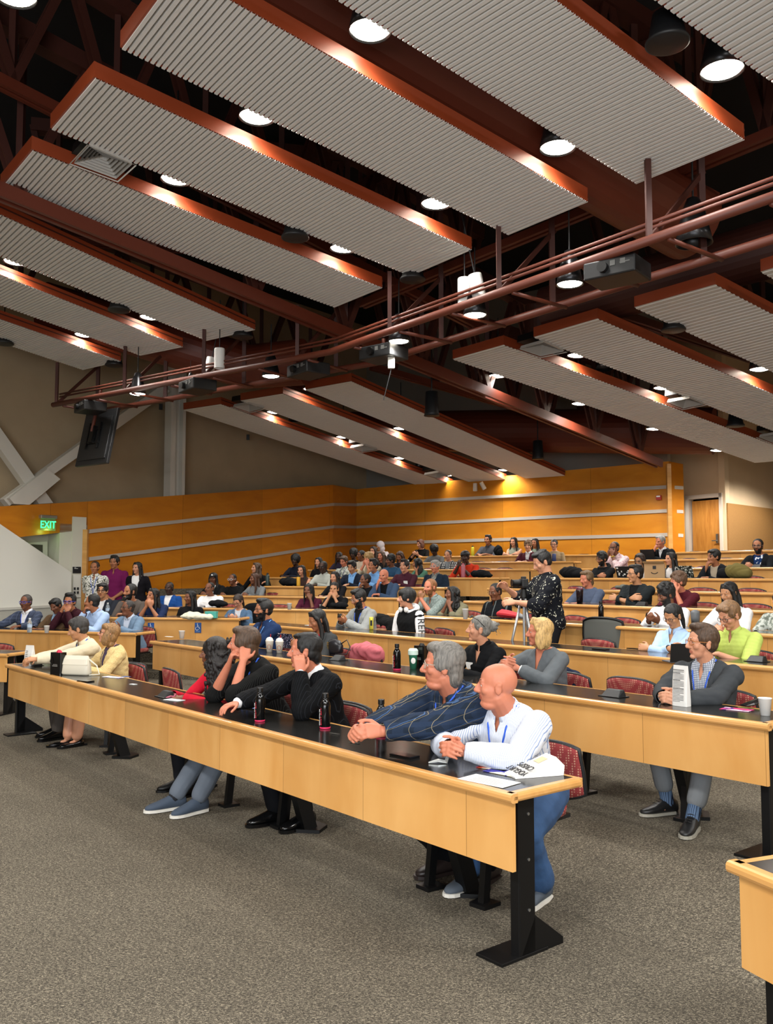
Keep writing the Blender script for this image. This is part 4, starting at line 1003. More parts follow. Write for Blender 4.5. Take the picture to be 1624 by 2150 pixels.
POSES={ # lean, wristR, elbow hint R, (hand fwd, hand back) R ; same for left mirrored unless given
 'desk': dict(lean=10,wr=(.10,.50,.795),hr=(.6,-.3,-.6),hf=(-.75,.65,-.05),hb=(.1,.1,1),curl=28),
 'clasp':dict(lean=14,wr=(.065,.46,.80),hr=(.8,-.2,-.5),hf=(-.6,.75,.15),hb=(.8,.6,.35),curl=62),
 'chinR':dict(lean=20,wr=(.075,.315,.965),hr=(.35,.45,-1),hf=(-.45,.0,.9),hb=(.5,.85,.2),curl=75,wl=(-.02,.47,.795),hl=(-.7,-.2,-.6),lf=(.85,.4,0),lb=(0,.1,1)),
 'chinL':dict(lean=20,wl=(-.075,.315,.965),hl=(-.35,.45,-1),lf=(.45,.0,.9),lb=(-.5,.85,.2),curl=75,wr=(.02,.47,.795),hr=(.7,-.2,-.6),hf=(-.85,.4,0),hb=(0,.1,1)),
 'chin2':dict(lean=22,wr=(.055,.36,.965),hr=(.5,.35,-1),hf=(-.35,-.12,.9),hb=(.45,.85,.2),curl=70),
 'cross':dict(lean=6,wr=(-.10,.33,.845),hr=(.9,.0,-.6),hf=(-.9,.15,.1),hb=(.1,.9,.4),curl=30,wl=(.10,.37,.835),hl=(-.9,.0,-.6),lf=(.9,.1,.1),lb=(-.1,.9,.4)),
 'phone':dict(lean=14,wr=(.07,.42,.83),hr=(.7,-.2,-.6),hf=(-.45,.7,.45),hb=(.45,.6,-.5),curl=55,pitch=14),
 'lap':  dict(lean=2,wr=(.13,.30,.66),hr=(.5,-.8,-.2),hf=(-.4,.8,-.2),hb=(.2,.1,1),curl=25),
 'type': dict(lean=14,wr=(.11,.47,.80),hr=(.7,-.3,-.6),hf=(-.15,.95,-.05),hb=(.1,.1,1),curl=35,pitch=14),
 'mouth':dict(lean=20,wr=(.05,.335,.99),hr=(.45,.4,-1),hf=(-.3,.0,.95),hb=(.3,.9,.1),curl=60,wl=(-.05,.36,.985),hl=(-.45,.4,-1),lf=(.3,.0,.95),lb=(-.3,.9,.1)),
 'stand':dict(lean=0,stand=True,wr=(.21,.03,.84),hr=(.4,-1,0),hf=(0,.15,-1),hb=(1,0,0),curl=20),
 'standclasp':dict(lean=0,stand=True,wr=(.05,.17,.93),hr=(1,-.4,0),hf=(-.5,.3,-.8),hb=(.3,1,.2),curl=30),
}
def person(name_loc, rz, pose='desk', head=(0,0,0), hair=('short','0d0b0a'), skin='a9745a', top=None, bottom=None, scale=1.0, vox=.011,
           female=False, fat=0.0, beard=None, glasses=None, extras=(), label='', group='seated audience', seed=1, ov=None, legs=None, shoes=None, socks=None, cut=None):
    """top: dict(kind sleeve, m, v, inner, collar)"""
    po=dict(POSES[pose]); 
    if ov: po.update(ov)
    root=thing('person',label,'person',name_loc,rz,group); root.scale=(scale,)*3
    stand=po.get('stand'); lean=math.radians(po.get('lean',0)); side=math.radians(po.get('side',0)); tw=po.get('twist',0)
    hip=V3(0,0,.94 if stand else .53); sp=unit(V3(math.sin(side),math.sin(lean),math.cos(lean)*math.cos(side)))
    TW=rotm('Z',tw); right=TW@V3(1,0,0); right=unit(right-np.dot(right,sp)*sp); fw=np.cross(sp,right)
    sw=.165 if female else .185
    shc=hip+sp*.425; neckb=hip+sp*.495
    nd=unit(sp*.65+V3(0,.26,.5)); hc=neckb+nd*.136+fw*.012
    R=rotm('Z',head[0])@rotm('X',-head[1]-po.get('pitch',0)*(0 if 'nopitch' in po else 1))@rotm('Y',head[2] if len(head)>2 else 0)
    hs=po.get('hs',1.0)*(.96 if female else 1.0)
    wR=V3(*po['wr']); wL=V3(*po['wl']) if 'wl' in po else wR*V3(-1,1,1)
    hR=V3(*po['hr']); hL=V3(*po['hl']) if 'hl' in po else hR*V3(-1,1,1)
    fR=V3(*po['hf']); fL=V3(*po['lf']) if 'lf' in po else fR*V3(-1,1,1)
    bR=V3(*po['hb']); bL=V3(*po['lb']) if 'lb' in po else bR*V3(-1,1,1)
    shR=shc+right*sw-sp*.012; shL=shc-right*sw-sp*.012
    fy=1/scale
    eR,wR=ik(shR,wR,.30,.255,hR); eL,wL=ik(shL,wL,.30,.255,hL)
    fa=1+.28*fat; fm=.92 if female else 1
    def torso(mb, inf, h0=-.06, h1=.50, full=True):
        S=[(-.09,.150,.105,-.005),(-.03,.172,.122,0),(.06,.158,.112,.004),(.15,.145,.104,.010),(.25,.158,.110,.012),(.33,.172,.112,.012),(.39,.170,.100,.004),(.43,.150,.084,-.002),(.465,.112,.068,-.006),(.49,.078,.058,-.004),(.51,.060,.052,0)]
        secs=[]
        for (h,w_,d_,o) in S:
            if h<h0-1e-6 or h>h1+1e-6: continue
            bel=1+fat*.55*math.exp(-((h-.12)/.14)**2); ww=(w_*(1+.12*fat)*fm)+inf; dd=d_*bel*(1.04 if female and .2<h<.38 else 1)+inf
            c_=hip+sp*h+fw*(o+fat*.04*math.exp(-((h-.12)/.12)**2)); secs.append((c_,right*ww,fw*dd))
        mb.loft(secs,26,2.35)
    def arms(mb, inf, which='both', fr=1.0):
        for (s_,e_,w_) in ((shR,eR,wR),(shL,eL,wL)):
            mb.ell(s_-sp*.006,(.048*fa*fm+inf*.9,)*3,None,16,10); mb.cap(neckb-sp*.035+(s_-neckb)*.12,.038+inf*.5,s_+sp*.004,.036*fa+inf*.5,12)
            if fr>=1:
                mb.chain([s_,s_+(e_-s_)*.5,e_],[.046*fa*fm+inf,.043*fa*fm+inf,.036*fa*fm+inf]); mb.chain([e_,e_+(w_-e_)*.35,w_],[.038*fa*fm+inf,.038*fa*fm+inf,.024*fm+inf])
            elif fr>0:
                t=min(1,fr*2); mb.chain([s_,s_+(e_-s_)*t*.6,s_+(e_-s_)*t],[.047*fa*fm+inf,.046*fa*fm+inf*1.1,.044*fa*fm+inf*1.3])
                if fr>.5: q=e_+(w_-e_)*(fr-.5)*2; mb.chain([e_,q],[.040*fa*fm+inf,.034*fa*fm+inf*1.3])
    # legs
    HJ=[hip+V3(.09*fa,0,-.01),hip+V3(-.09*fa,0,-.01)]
    if stand: A_=[V3(.10,-.01,.085),V3(-.10,-.01,.085)]; kh=V3(0,1,0)
    else: A_=[V3(.12,.40,.085),V3(-.12,.40,.085)]; kh=V3(0,.6,1)
    if legs: A_=[V3(*legs[0]),V3(*legs[1])]
    LL=(.44,.43); K=[]
    for i in range(2):
        k_,a_=ik(HJ[i],A_[i],LL[0],LL[1],kh+V3((.25,-.25)[i],0,0) if not stand else kh); K.append(k_); A_[i]=a_
    def legshape(mb,inf,fr=1.0,flare=0):
        for i in range(2):
            h_,k_,a_=HJ[i],K[i],A_[i]
            mb.chain([h_,h_+(k_-h_)*.5,k_],[.088*fa+inf,.074*fa+inf,.056+inf])
            q=k_+(a_-k_)*fr; mb.chain([k_,k_+(q-k_)*.35,q],[.056+inf,.055+inf,(.040+inf*1.2+flare if fr>.9 else .046+inf+flare)])
    mb=MB(); torso(mb,0); arms(mb,0)
    mb.cap(neckb-nd*.04,.061*fm+.012*fat,hc-R@V3(0,.012,.055)*hs,.054*fm+.013*fat,14)
    Th=(R,hc,hs); head_shapes(mb,Th,vox<.008,female,fat)
    cu=po.get('curl',35); cl_=po.get('curll',cu)
    rr=1.0 if vox<.007 else 1.12
    hand(mb,wR,fR,bR,+1,cu,rr,point=po.get('point',0)); hand(mb,wL,fL,bL,-1,cl_,rr)
    if not cut:
        legshape(mb,0)
        for i in range(2): mb.ell(A_[i]+V3(0,.04,-.045),(.02,.04,.02),None,12,8)
    else: mb.ell(hip,(.14,.12,.08))
    me=remesh(mb,vox,'body',2 if vox<.008 else 1,.35)
    sk=skinmat(skin); hm=hairmat(hair[1]) if not beard or beard is True else hairmat(beard if beard in HAIRM or len(str(beard))==6 else hair[1])
    for m_ in (sk,lipmat(skin),M_iris,hm): me.materials.append(m_)
    n=len(me.polygons); pc=np.zeros(n*3); me.polygons.foreach_get('center',pc); pc=(pc.reshape(-1,3)-hc)@R/hs
    mi=np.zeros(n,int); x,y,z=pc[:,0],pc[:,1],pc[:,2]; ax=np.abs(x)
    mi[((x/.0225)**2+((z+.0600)/.0125)**2<1)&(y>.070)]=1
    if vox>=.008: mi[(ax>.018)&(ax<.044)&(y>.062)&(z>.000)&(z<.0115)]=2
    if beard:
        ok=(z<-.028)&(z>-.135)&(y>-.012+(-z-.03)*.1)&(ax<.09)&~((ax<.020)&(z<-.050)&(z>-.072)&(y>.07))&((z<-.040)|(ax>.052)|((ax<.030)&(y>.072)&(z<-.041)))
        ok|=(ax>.060)&(z>-.04)&(z<.02)&(y>.005)&(y<.035)
        mi[ok]=3
    me.polygons.foreach_set('material_index',mi.astype(np.int32)); me.update()
    b=bpy.data.objects.new('body',me); col.objects.link(b); b.parent=root
    if vox<.008:
        mbe=MB(); mbi=MB()
        for sx in (-1,1):
            mbe.ell(hc+R@V3(sx*.0312,.0710,.0045)*hs,(.0116*hs,)*3,None,16,12); mbi.ell(hc+R@V3(sx*.0312+po.get('gaze',0)*.004,.0785,.0045)*hs,np.array((.0064,.0046,.0064))*hs,R,12,8)
        e_=mbe.build('eyes',M_eyew,root,smooth=True); mbi.build('irises',M_iris,e_,smooth=True)
    hv=.0065 if vox<.008 else .011
    if hair[0]!='none':
        hme=hair_mesh(hair[0],Th,hv,seed); hme.materials.append(hairmat(hair[1])); ho=bpy.data.objects.new('hair' if hair[0]!='bald' else 'eyebrows',hme); col.objects.link(ho); ho.parent=root
    # clothes
    cv=max(.008,vox*1.05)
    t=top or dict(m=cloth('plain_grey','777777'),fr=1.0)
    BV={}
    def garment(nm,m,inf,fr,h1=.505,v=None,hem=-.09,extra=None,disp=.004):
        mb=MB(); torso(mb,inf,hem,h1)
        if fr is not None: arms(mb,inf+.002,fr=fr)
        if extra: extra(mb)
        g=remesh(mb,cv,nm,3,.5); displace(g,disp,16,seed,(1,1,1.6)); 
        if vox<.009: displace(g,disp*.45,42,seed+5,(1.4,1,.6))
        import bmesh as _b
        bm=_b.new(); bm.from_mesh(g); kill=[]
        for f in bm.faces:
            c_=np.array(f.calc_center_median()); r_=c_-hip; h=np.dot(r_,sp); xx=np.dot(r_,right); yy=np.dot(r_,fw)
            dn=np.linalg.norm(np.cross(c_-neckb,nd)); 
            if h>.47 and dn<(.062 if not female else .068): kill.append(f); continue
            if v and yy>0.02 and v[1]<h<.56 and abs(xx)<v[0]*(h-v[1])/(.49-v[1]): kill.append(f); continue
            if fr is not None and fr<=0 and np.linalg.norm(c_-(shR if xx>0 else shL))<.06 and abs(xx)>sw*.93: kill.append(f); continue
            for w_,e_ in ((wR,eR),(wL,eL)):
                if fr is not None and fr>=1 and np.linalg.norm(c_-w_)<.05 and np.dot(c_-w_,w_-e_)>0.0: kill.append(f); break
        _b.ops.delete(bm,geom=kill,context='FACES')
        for _ in range(6):
            new={}
            for vtx in bm.verts:
                nb_=[e.other_vert(vtx).co for e in vtx.link_edges if e.is_boundary]
                if len(nb_)==2: new[vtx]=vtx.co*.4+(nb_[0]+nb_[1])*.3
            for vtx,c3 in new.items(): vtx.co=c3
        loose=[vtx for vtx in bm.verts if not vtx.link_faces]; _b.ops.delete(bm,geom=loose,context='VERTS')
        bm.to_mesh(g)
        if nm!='shirt' or 'bvh' not in BV: BV['bvh']=BVHTree.FromBMesh(bm)
        if nm=='shirt': BV['shirt']=BVHTree.FromBMesh(bm)
        bm.free(); g.update()
        g.materials.append(m); o=bpy.data.objects.new(nm,g); col.objects.link(o); o.parent=root
        if vox<.009:
            sd=o.modifiers.new('t','SOLIDIFY'); sd.thickness=.004; sd.offset=1
        return o
    def collarx(hh=.03,rad=.066,w=.010):
        def f(mb):
            pts=[]
            for a in np.linspace(PI*.62-PI*2+.0,PI*.38,18):
                q=neckb+sp*.0+nd*.006+right*math.cos(a)*rad*(1.0)+fw*math.sin(a)*rad*.92; pts.append(q-sp*.012*max(0,math.sin(a)))
            mb.tube(pts,w,8)
            mb.tube([p+nd*hh*.6-(p-neckb)*.06 for p in pts],w*.8,8)
        return f
    def collar_part(m,gap):
        mb=MB(); n_=22; rb=.060*fm+.008*fat; V=[]
        for i in range(n_+1):
            a=PI/2+(.16+(2*PI-.32)*i/n_)   # opening at the front
            dx,dy=math.cos(a),math.sin(a); fr_=max(0,math.sin(a))
            base=neckb+sp*.0+right*dx*rb+fw*dy*rb*.95-sp*.004*1-sp*.020*fr_**2
            top_=base+nd*.030-(right*dx+fw*dy)*.002
            fold=base+nd*.004+(right*dx+fw*dy)*(.014+.012*fr_)-sp*(.008+.020*fr_**3)
            V.append((base,top_,top_+(right*dx+fw*dy)*.004+nd*.002,fold))
        vv=[p for q in V for p in q]; mb.add(vv,[(4*i+j,4*i+4+j,4*i+5+j,4*i+1+j) for i in range(n_) for j in range(3)])
        o=mb.build('collar',m,root,smooth=True); sd=o.modifiers.new('t','SOLIDIFY'); sd.thickness=.003; sd.offset=0
    fr=t.get('fr',1.0)
    if t.get('inner'):
        g1=garment('shirt',t['inner'],.008,None,v=t.get('iv'),disp=.002)
        if t.get('icollar',1): collar_part(t['inner'],.012)
        garment(t.get('name','jacket'),t['m'],.020,fr,v=t.get('v',(.085,.05)),hem=-.15 if False else -.09,disp=.005)
    else:
        garment(t.get('name','shirt'),t['m'],.013+t.get('loose',0),fr,v=t.get('v'),disp=.0035+t.get('loose',0)*.2)
        if t.get('collar'): collar_part(t['m'],.016)
    def surf(h,x_,off=.004,which='bvh'):
        o_=hip+sp*h+right*x_+fw*(.20+.09*fat); best=None
        for kx in ('bvh','shirt'):
            if kx in BV:
                hit=BV[kx].ray_cast(Vector(o_),Vector(-fw),.45)
                if hit[0] is not None and (best is None or hit[3]<best[1]): best=(np.array(hit[0]),hit[3])
        return (best[0]+fw*off) if best is not None else hip+sp*h+right*x_+fw*(.12+off)
    if t.get('tie'):
        mb=MB(); pts=[]
        for h in np.linspace(.445,.10,10):
            pts.append((surf(h,0,.006),h))
        mb.loft([(p,right*(.018 if h>.44 else .022+.022*(.46-h)/.4),fw*.006) for p,h in pts],12); mb.build('tie',t['tie'],root,smooth=True)
    if t.get('sleeve'):
        mb=MB()
        arms(mb,.018,fr=1.0); mb2=remesh(mb,cv,'sleeves',3,.5); displace(mb2,.005,18,seed); mb2.materials.append(t['sleeve']); o=bpy.data.objects.new('sleeves',mb2); col.objects.link(o); o.parent=root
    if t.get('lapel'):
        for sx in (-1,1):
            mb=MB(); vw=t.get('v',(.085,.08)); L_=[surf(h,sx*(vw[0]*(h-vw[1])/(.49-vw[1])+wd_),.004) for h,wd_ in ((.45,-.004),(.40,-.004),(.32,-.004),(.22,-.004),(vw[1]+.02,0),(.22,.022),(.33,.045),(.345,.028),(.40,.034),(.45,.020))]; mb.slab(L_,fw*.006); mb.build('lapel',t['m'],root,recalc=True,bevel=.003)
    if not cut:
        bm_=bottom or cloth('dark_trousers','1b1c20')
        mb=MB(); secs=[]
        mb.loft([(hip+sp*.07,right*(.165*fa),fw*(.12*fa)),(hip,right*.185*fa,fw*.13*fa),(hip-sp*.08,right*.17*fa,fw*.125*fa)],22,2.3)
        fl=po.get('trouser',.93); legshape(mb,.012,fl,po.get('flare',.006)); g=remesh(mb,cv,'trousers',3,.5); displace(g,.004,18,seed+2,(1,1,.7)); g.materials.append(bm_); o=bpy.data.objects.new('trousers' if not po.get('skirt') else 'skirt',g); col.objects.link(o); o.parent=root
        sm=shoes or M_black
        for i in range(2):
            a_=A_[i]; yaw=po.get('feet',(8,-8))[i]; Rz=rotm('Z',-yaw); pit=po.get('fpitch',(0,0))[i]; Rz=Rz@rotm('X',pit)
            def S(y,z,wx,hz): return (a_+Rz@V3(0,y,z-.085),Rz@V3(wx,0,0),Rz@V3(0,0,hz))
            mb=MB(); secs=[S(-.075,.045,.02,.02),S(-.065,.05,.034,.04),S(-.03,.058,.038,.052),S(.02,.055,.040,.050),S(.07,.045,.044,.036),S(.12,.036,.047,.027),S(.165,.030,.042,.021),S(.195,.026,.026,.014),S(.205,.024,.010,.006)]
            if po.get('flats'): secs=[S(-.07,.03,.025,.025),S(-.03,.028,.034,.026),S(.05,.022,.036,.018),S(.12,.022,.040,.018),S(.17,.018,.03,.013),S(.19,.016,.010,.006)]
            mb.loft(secs,18,2.2); so=mb.build('shoe',sm if not isinstance(sm,tuple) else sm[0],root,smooth=True)
            mb=MB(); out=[(-.072,.018),(-.06,.034),(-.02,.039),(.04,.040),(.09,.046),(.14,.048),(.18,.040),(.205,.022),(.212,.0)]
            poly=[(x_,y_) for (y_,x_) in out]+[(-x_,y_) for (y_,x_) in out[::-1]]
            Vv=[a_+Rz@V3(x_*1.04,y_*1.02,z_-.085) for z_ in (0,.018) for (x_,y_) in poly]; nn_=len(poly); mb.add(Vv,[tuple(range(nn_))[::-1],tuple(range(nn_,2*nn_))]+[(q,(q+1)%nn_,nn_+(q+1)%nn_,nn_+q) for q in range(nn_)])
            mb.build('sole',sm[1] if isinstance(sm,tuple) else sm,so)
            if isinstance(sm,tuple) and len(sm)>2:
                mb=MB()
                for q in range(4):
                    y_=.03+.022*q; z_=.107-.0105*q; mb.tube([a_+Rz@V3(-.02,y_,z_-.085),a_+Rz@V3(0,y_+.008,z_-.079),a_+Rz@V3(.02,y_,z_-.085)],.0028,6)
                mb.build('laces',sm[2],so)
            if socks:
                mb=MB(); d_=unit(K[i]-a_); mb.chain([a_-d_*.01,a_+d_*.14],[.043,.046]); mb.build('sock',socks,root,smooth=True)
    def HP(x,y,z): return hc+R@V3(x,y,z)*hs
    if glasses:
        mb=MB(); r=.0022 if vox<.008 else .0036
        for sx in (-1,1):
            ring=[HP(sx*.0325+.0235*math.copysign(abs(math.cos(a))**.75,math.cos(a)),.0945-abs(math.cos(a))*.001-(.006 if math.cos(a)*sx>0 else 0)*abs(math.cos(a)),.0035+.0175*math.copysign(abs(math.sin(a))**.75,math.sin(a))) for a in np.linspace(0,2*PI,18)[:-1]]
            mb.tube(ring,r,6,closed=True); mb.tube([HP(sx*.056,.086,.010),HP(sx*.079,.05,.010),HP(sx*.083,-.01,.008),HP(sx*.083,-.025,-.008)],r,6)
        mb.tube([HP(-.009,.096,.008),HP(0,.099,.010),HP(.009,.096,.008)],r,6); mb.build('glasses',mat('frame_'+glasses,glasses,.3),root,smooth=True)
    for ex in extras:
        if ex[0]=='lanyard':
            chest=lambda h,x_: surf(h,x_,.005)
            pts=[neckb-fw*.06+right*.03,neckb+right*.072-fw*.01+sp*.012,chest(.44,.062),chest(.38,.048),chest(.32,.036),chest(.26,.024),chest(.20,.012),chest(.13,.003)]
            pt2=[neckb-fw*.06-right*.03,neckb-right*.072-fw*.01+sp*.012,chest(.44,-.062),chest(.38,-.048),chest(.32,-.036),chest(.26,-.024),chest(.20,-.012),chest(.13,-.003)]
            mb=MB(); mb.tube(pts,.0055,6); mb.tube(pt2,.0055,6); mb.build('lanyard',ex[1],root,smooth=True)
        if ex[0]=='badge':
            mb=MB(); h,x_=ex[1],ex[2]; c_=surf(h,x_,.006); Rb=np.column_stack([right,fw,sp]); mb.box(c_,(.085,.004,.06),Rb); mb.build('name_badge',M_wht,root)
        if ex[0]=='cap':
            mb=MB(); mb.ell(HP(0,-.012,.055),np.array((.09,.105,.078))*hs,R,20,12); mb.loft([(HP(0,.07,.058),R@V3(.068,0,0),R@V3(0,0,.006)),(HP(0,.12,.056),R@V3(.06,0,0),R@V3(0,0,.005)),(HP(0,.16,.050),R@V3(.035,0,0),R@V3(0,0,.004))],16); mb.build('cap',ex[1],root,smooth=True)
            if len(ex)>2: mb=MB(); mb.ell(HP(0,.088,.078),np.array((.018,.006,.018)),R,12,8); mb.build('cap_emblem',ex[2],root)
        if ex[0]=='watch':
            w_,e_=(wR,eR) if ex[1]=='R' else (wL,eL); d_=unit(e_-w_); q=w_+d_*.035; mb=MB(); a_=unit(np.cross(d_,[.3,.2,.9])); b_=np.cross(d_,a_); mb.tube([q+(a_*math.cos(t_)+b_*math.sin(t_))*.031 for t_ in np.linspace(0,2*PI,16)[:-1]],.006,6,closed=True); mb.build('watch',ex[2],root,smooth=True)
        if ex[0]=='sleevetext':
            X=unit(eL-shL); Z=unit(-right+fw*.55); Z=unit(Z-np.dot(Z,X)*X); Y=np.cross(Z,X); me_=text_mesh(ex[1],.13,.002); me_.materials.append(M_black); o=bpy.data.objects.new('lettering',me_); col.objects.link(o); o.parent=root
            o.matrix_local=Matrix(np.vstack([np.column_stack([X,Y,Z,shL+(eL-shL)*.55+Z*.074]),[0,0,0,1]]).tolist())
        if ex[0]=='hood':
            mb=MB(); mb.ell(neckb-fw*.075+sp*.0,(.11,.055,.06),None,18,12); mb.tube([neckb+right*math.cos(a)*.10+fw*(math.sin(a)*.085-.005)-sp*(.02+.02*math.sin(a)) for a in np.linspace(-PI*.35-PI,PI*.35,16)],.024,10); g=remesh(mb,cv,'hood',3); g.materials.append(ex[1]); o=bpy.data.objects.new('hood',g); col.objects.link(o); o.parent=root
        if ex[0]=='hoodup':
            mb=MB(); mb.ell(HP(0,-.03,.03),np.array((.105,.12,.12))*hs,R,18,12); mb.ell(HP(0,-.05,-.08),np.array((.10,.09,.09))*hs,R,18,12); g=remesh(mb,cv,'hood',3); g.materials.append(ex[1]); o=bpy.data.objects.new('hood',g); col.objects.link(o); o.parent=root
        if ex[0]=='phones':
            mb=MB(); mb.tube([neckb+right*math.cos(a)*.085+fw*math.sin(a)*.06+sp*.03 for a in np.linspace(-PI,0,14)],.012,8); 
            for sx in (-1,1): mb.ell(neckb+right*sx*.055+fw*.095-sp*.005,(.036,.026,.036),None,16,10)
            g=remesh(mb,.007,'headphones',2); g.materials.append(ex[1]); o=bpy.data.objects.new('headphones',g); col.objects.link(o); o.parent=root
        if ex[0]=='cuffs':
            for (e_,w_) in ((eR,wR),(eL,wL)):
                d_=unit(w_-e_); mb=MB(); mb.cap(w_-d_*.045,.041,w_-d_*.012,.037,14); mb.build('cuff',ex[1],root,smooth=True)
        if ex[0]=='headshades':
            mb=MB(); 
            for sx in (-1,1): mb.tube([HP(sx*.03+.024*math.cos(a),.075-.02*math.sin(a)*.6,.118+.012*math.sin(a)-.01) for a in np.linspace(0,2*PI,14)[:-1]],.004,6,closed=True)
            for sx in (-1,1): mb.tube([HP(sx*.055,.07,.108),HP(sx*.086,.02,.085),HP(sx*.088,-.04,.03)],.003,6)
            mb.build('sunglasses',M_dgrey,root,smooth=True)
    info=dict(root=root,hc=hc,wR=wR,wL=wL,hip=hip,sp=sp,right=right,fw=fw,neckb=neckb,K=K,A=A_)
    return info
def head_offset(pose,ov,female=False):
    po=dict(POSES[pose]); 
    if ov: po.update(ov)
    lean=math.radians(po.get('lean',0)); side=math.radians(po.get('side',0)); hip=V3(0,0,.94 if po.get('stand') else .53); sp=unit(V3(math.sin(side),math.sin(lean),math.cos(lean)*math.cos(side)))
    TW=rotm('Z',po.get('twist',0)); right=TW@V3(1,0,0); right=unit(right-np.dot(right,sp)*sp); fw=np.cross(sp,right)
    return hip+sp*.495+unit(sp*.65+V3(0,.26,.5))*.136+fw*.012
PREP=[]
def seat(key,px,py,label,pose='desk',yaw=0,head=(0,0,0),off=.80,smin=.9,smax=1.1,force=None,**kw):
    """place a seated person behind a row so that the head shows at image (px,py)"""
    A,e,n,fz,tz=row_geo(key); rz=facing(key)+math.radians(yaw); ho=head_offset(pose,kw.get('ov'))
    Rz=np.array(Matrix.Rotation(rz,3,'Z')); s=1.0; P=None
    for _ in range(5):
        o=Rz@ho*s; P0=A+n*off+o[:2]; d=ray(px,py)[:2]; M_=np.array([[e[0],-d[0]],[e[1],-d[1]]]); sol=np.linalg.solve(M_,-P0); P=A+n*off+e*sol[0]
        hx=P+o[:2]; zreq=EYE+ray(px,py)[2]/ray(px,py)[1]*hx[1]; s=force or min(smax,max(smin,(zreq-fz)/ho[2]))
    dist=hx[1]
    q=proj((hx[0],hx[1],fz+ho[2]*s)); PREP.append((key,px,py,round(q[0]),round(q[1]),round(s,3),round(float(dist),1)))
    vox=kw.pop('vox',None) or (.0055 if dist<8 else .0075 if dist<12.5 else .0105)
    cut=kw.pop('cut',dist>8)
    if key in ('C1','C2','C3') or label.startswith('man in a blue grey blazer'):
        Pc=P-n*(.07); place_chair(float(Pc[0]),float(Pc[1]),fz,rz,'maroon chair of the '+' '.join(label.split()[:9]),'occupied maroon chairs')
    return person((float(P[0]),float(P[1]),fz),rz,pose,head,scale=s,vox=vox,label=label,cut=cut,**kw)
# ---------------- the audience ----------------
LT,PK,TN,BR,DK,AS='c98f70','c47a5e','a66c4b','774a33','3f281d','b9845f'
BLK='0d0b0a'; DBR='2a1c14'; BRN='4a3524'; LBR='6b4e33'; BLD='c9a468'; GRY='8f8d88'; DGR='6e6a64'
def c_(n,h,**k): return cloth(n,h,**k)
def T(n,h,fr=1.0,**k):
    d=dict(m=c_(n,h),fr=fr); d.update(k); return d
LANY=mat('blue_lanyard','2458c8',.6); WHC=c_('white_cotton','e9e9ea')
M_stripe=pat_mat('blue_white_stripe','e2e6ee',[((1,.25,.1),.0085,.0022,'8fa2c8',0)])
M_plaid=pat_mat('navy_plaid','1e2836',[(0,.05,.022,'232f42',0),(2,.05,.022,'253247',.2),((1,0,0),.05,.0013,'8a8068',.3),((0,.3,1),.055,.0013,'7e755f',.1),((0,.3,1),.11,.002,'46618a',.5)])
M_rib=pat_mat('ribbed_black_knit','0c0c0c',[((1,.4,0),.009,.0018,'292928',0)]); M_rib2=M_rib
M_pin=pat_mat('pinstripe_black','0b0c0e',[((1,.3,0),.016,.0014,'24262b',0)])
M_denim=mat('blue_denim','2f4f78',.85,var=.35,vscale=5,bump=(30,.3,.01))
M_camo=blot_mat('pale_camo','bfc4bd','8d958c',22,.5,'6f766c'); M_hawaii=blot_mat('black_floral','14161c','14161c',24,.55,'c9c8b4',1.5); M_leaf=blot_mat('white_leaf_print','e6e4dc','39402f',46,.55)
M_tweed=blot_mat('tan_tweed','d8c08c','c6ab72',140,.5)
# 1 bald man, nearest seat
def near(**k): return k
NEARSHOE=(mat('blue_grey_suede','4a525c',.8),mat('sole_white','d8d4ca',.6),mat('lace_dark','2a3038',.8))
I1=seat('C1',1043,1440,'bald man in a pale striped shirt with clasped hands at the near desk end',pose='clasp',head=(-52,-2,0),hair=('bald',DBR),skin=PK,fat=.9,
  top=dict(m=M_stripe,fr=1,collar=1,v=(.03,.40),loose=.004),bottom=M_denim,shoes=NEARSHOE,socks=mat('black_sock','111114',.9),ov=dict(lean=25,wr=(.05,.60,.81),hr=(.9,-.1,-.4),twist=-4,trouser=.9,flare=.018,feet=(4,-6)),
  legs=((.20,.24,.09),(-.17,.14,.09)),off=.84,extras=(('lanyard',LANY),),seed=11,yaw=6)
I2=seat('C1',930,1398,'grey haired man in a navy plaid shirt gripping a black bottle',pose='desk',head=(-42,-2,0),hair=('layer',DGR),skin=PK,fat=.8,glasses='b0a090',
  top=dict(m=M_plaid,fr=1,collar=1,v=(.03,.42),loose=.006),bottom=c_('black_trousers','101114'),shoes=mat('dark_brown_leather','2b2220',.4),ov=dict(lean=24,wl=(.0,.77,.80),hl=(-.5,-.6,-.5),lf=(.25,.95,.1),lb=(-.8,.2,.5),curll=62,wr=(.12,.72,.80),hf=(-.3,.9,.1),hb=(.8,.1,.5),curl=62),
  legs=((.10,.14,.09),(-.12,.06,.09)),extras=(('lanyard',LANY),),seed=12)
I3=seat('C1',640,1368,'man in a black pinstripe suit and gold tie, fingers on his cheek',pose='chinL',head=(-36,-2,3),hair=('swept',BLK),skin=PK,fat=.25,
  top=dict(m=M_pin,fr=1,inner=WHC,v=(.075,.12),tie=blot_mat('gold_tie','c08f3c','9c6f2a',120,.5),lapel=1,name='jacket'),bottom=c_('black_trousers','101114'),shoes=mat('black_leather','0b0b0c',.18),
  ov=dict(lean=17,wl=(-.125,.325,1.0),hl=(-.4,.35,-1),lf=(.25,-.1,.95),lb=(-.9,.4,.1),curll=38,wr=(.10,.74,.795),hf=(-.2,.95,-.12),hb=(.1,.1,1),curl=26),extras=(('cuffs',WHC),),seed=13,legs=((.10,.36,.09),(-.10,.26,.09)))
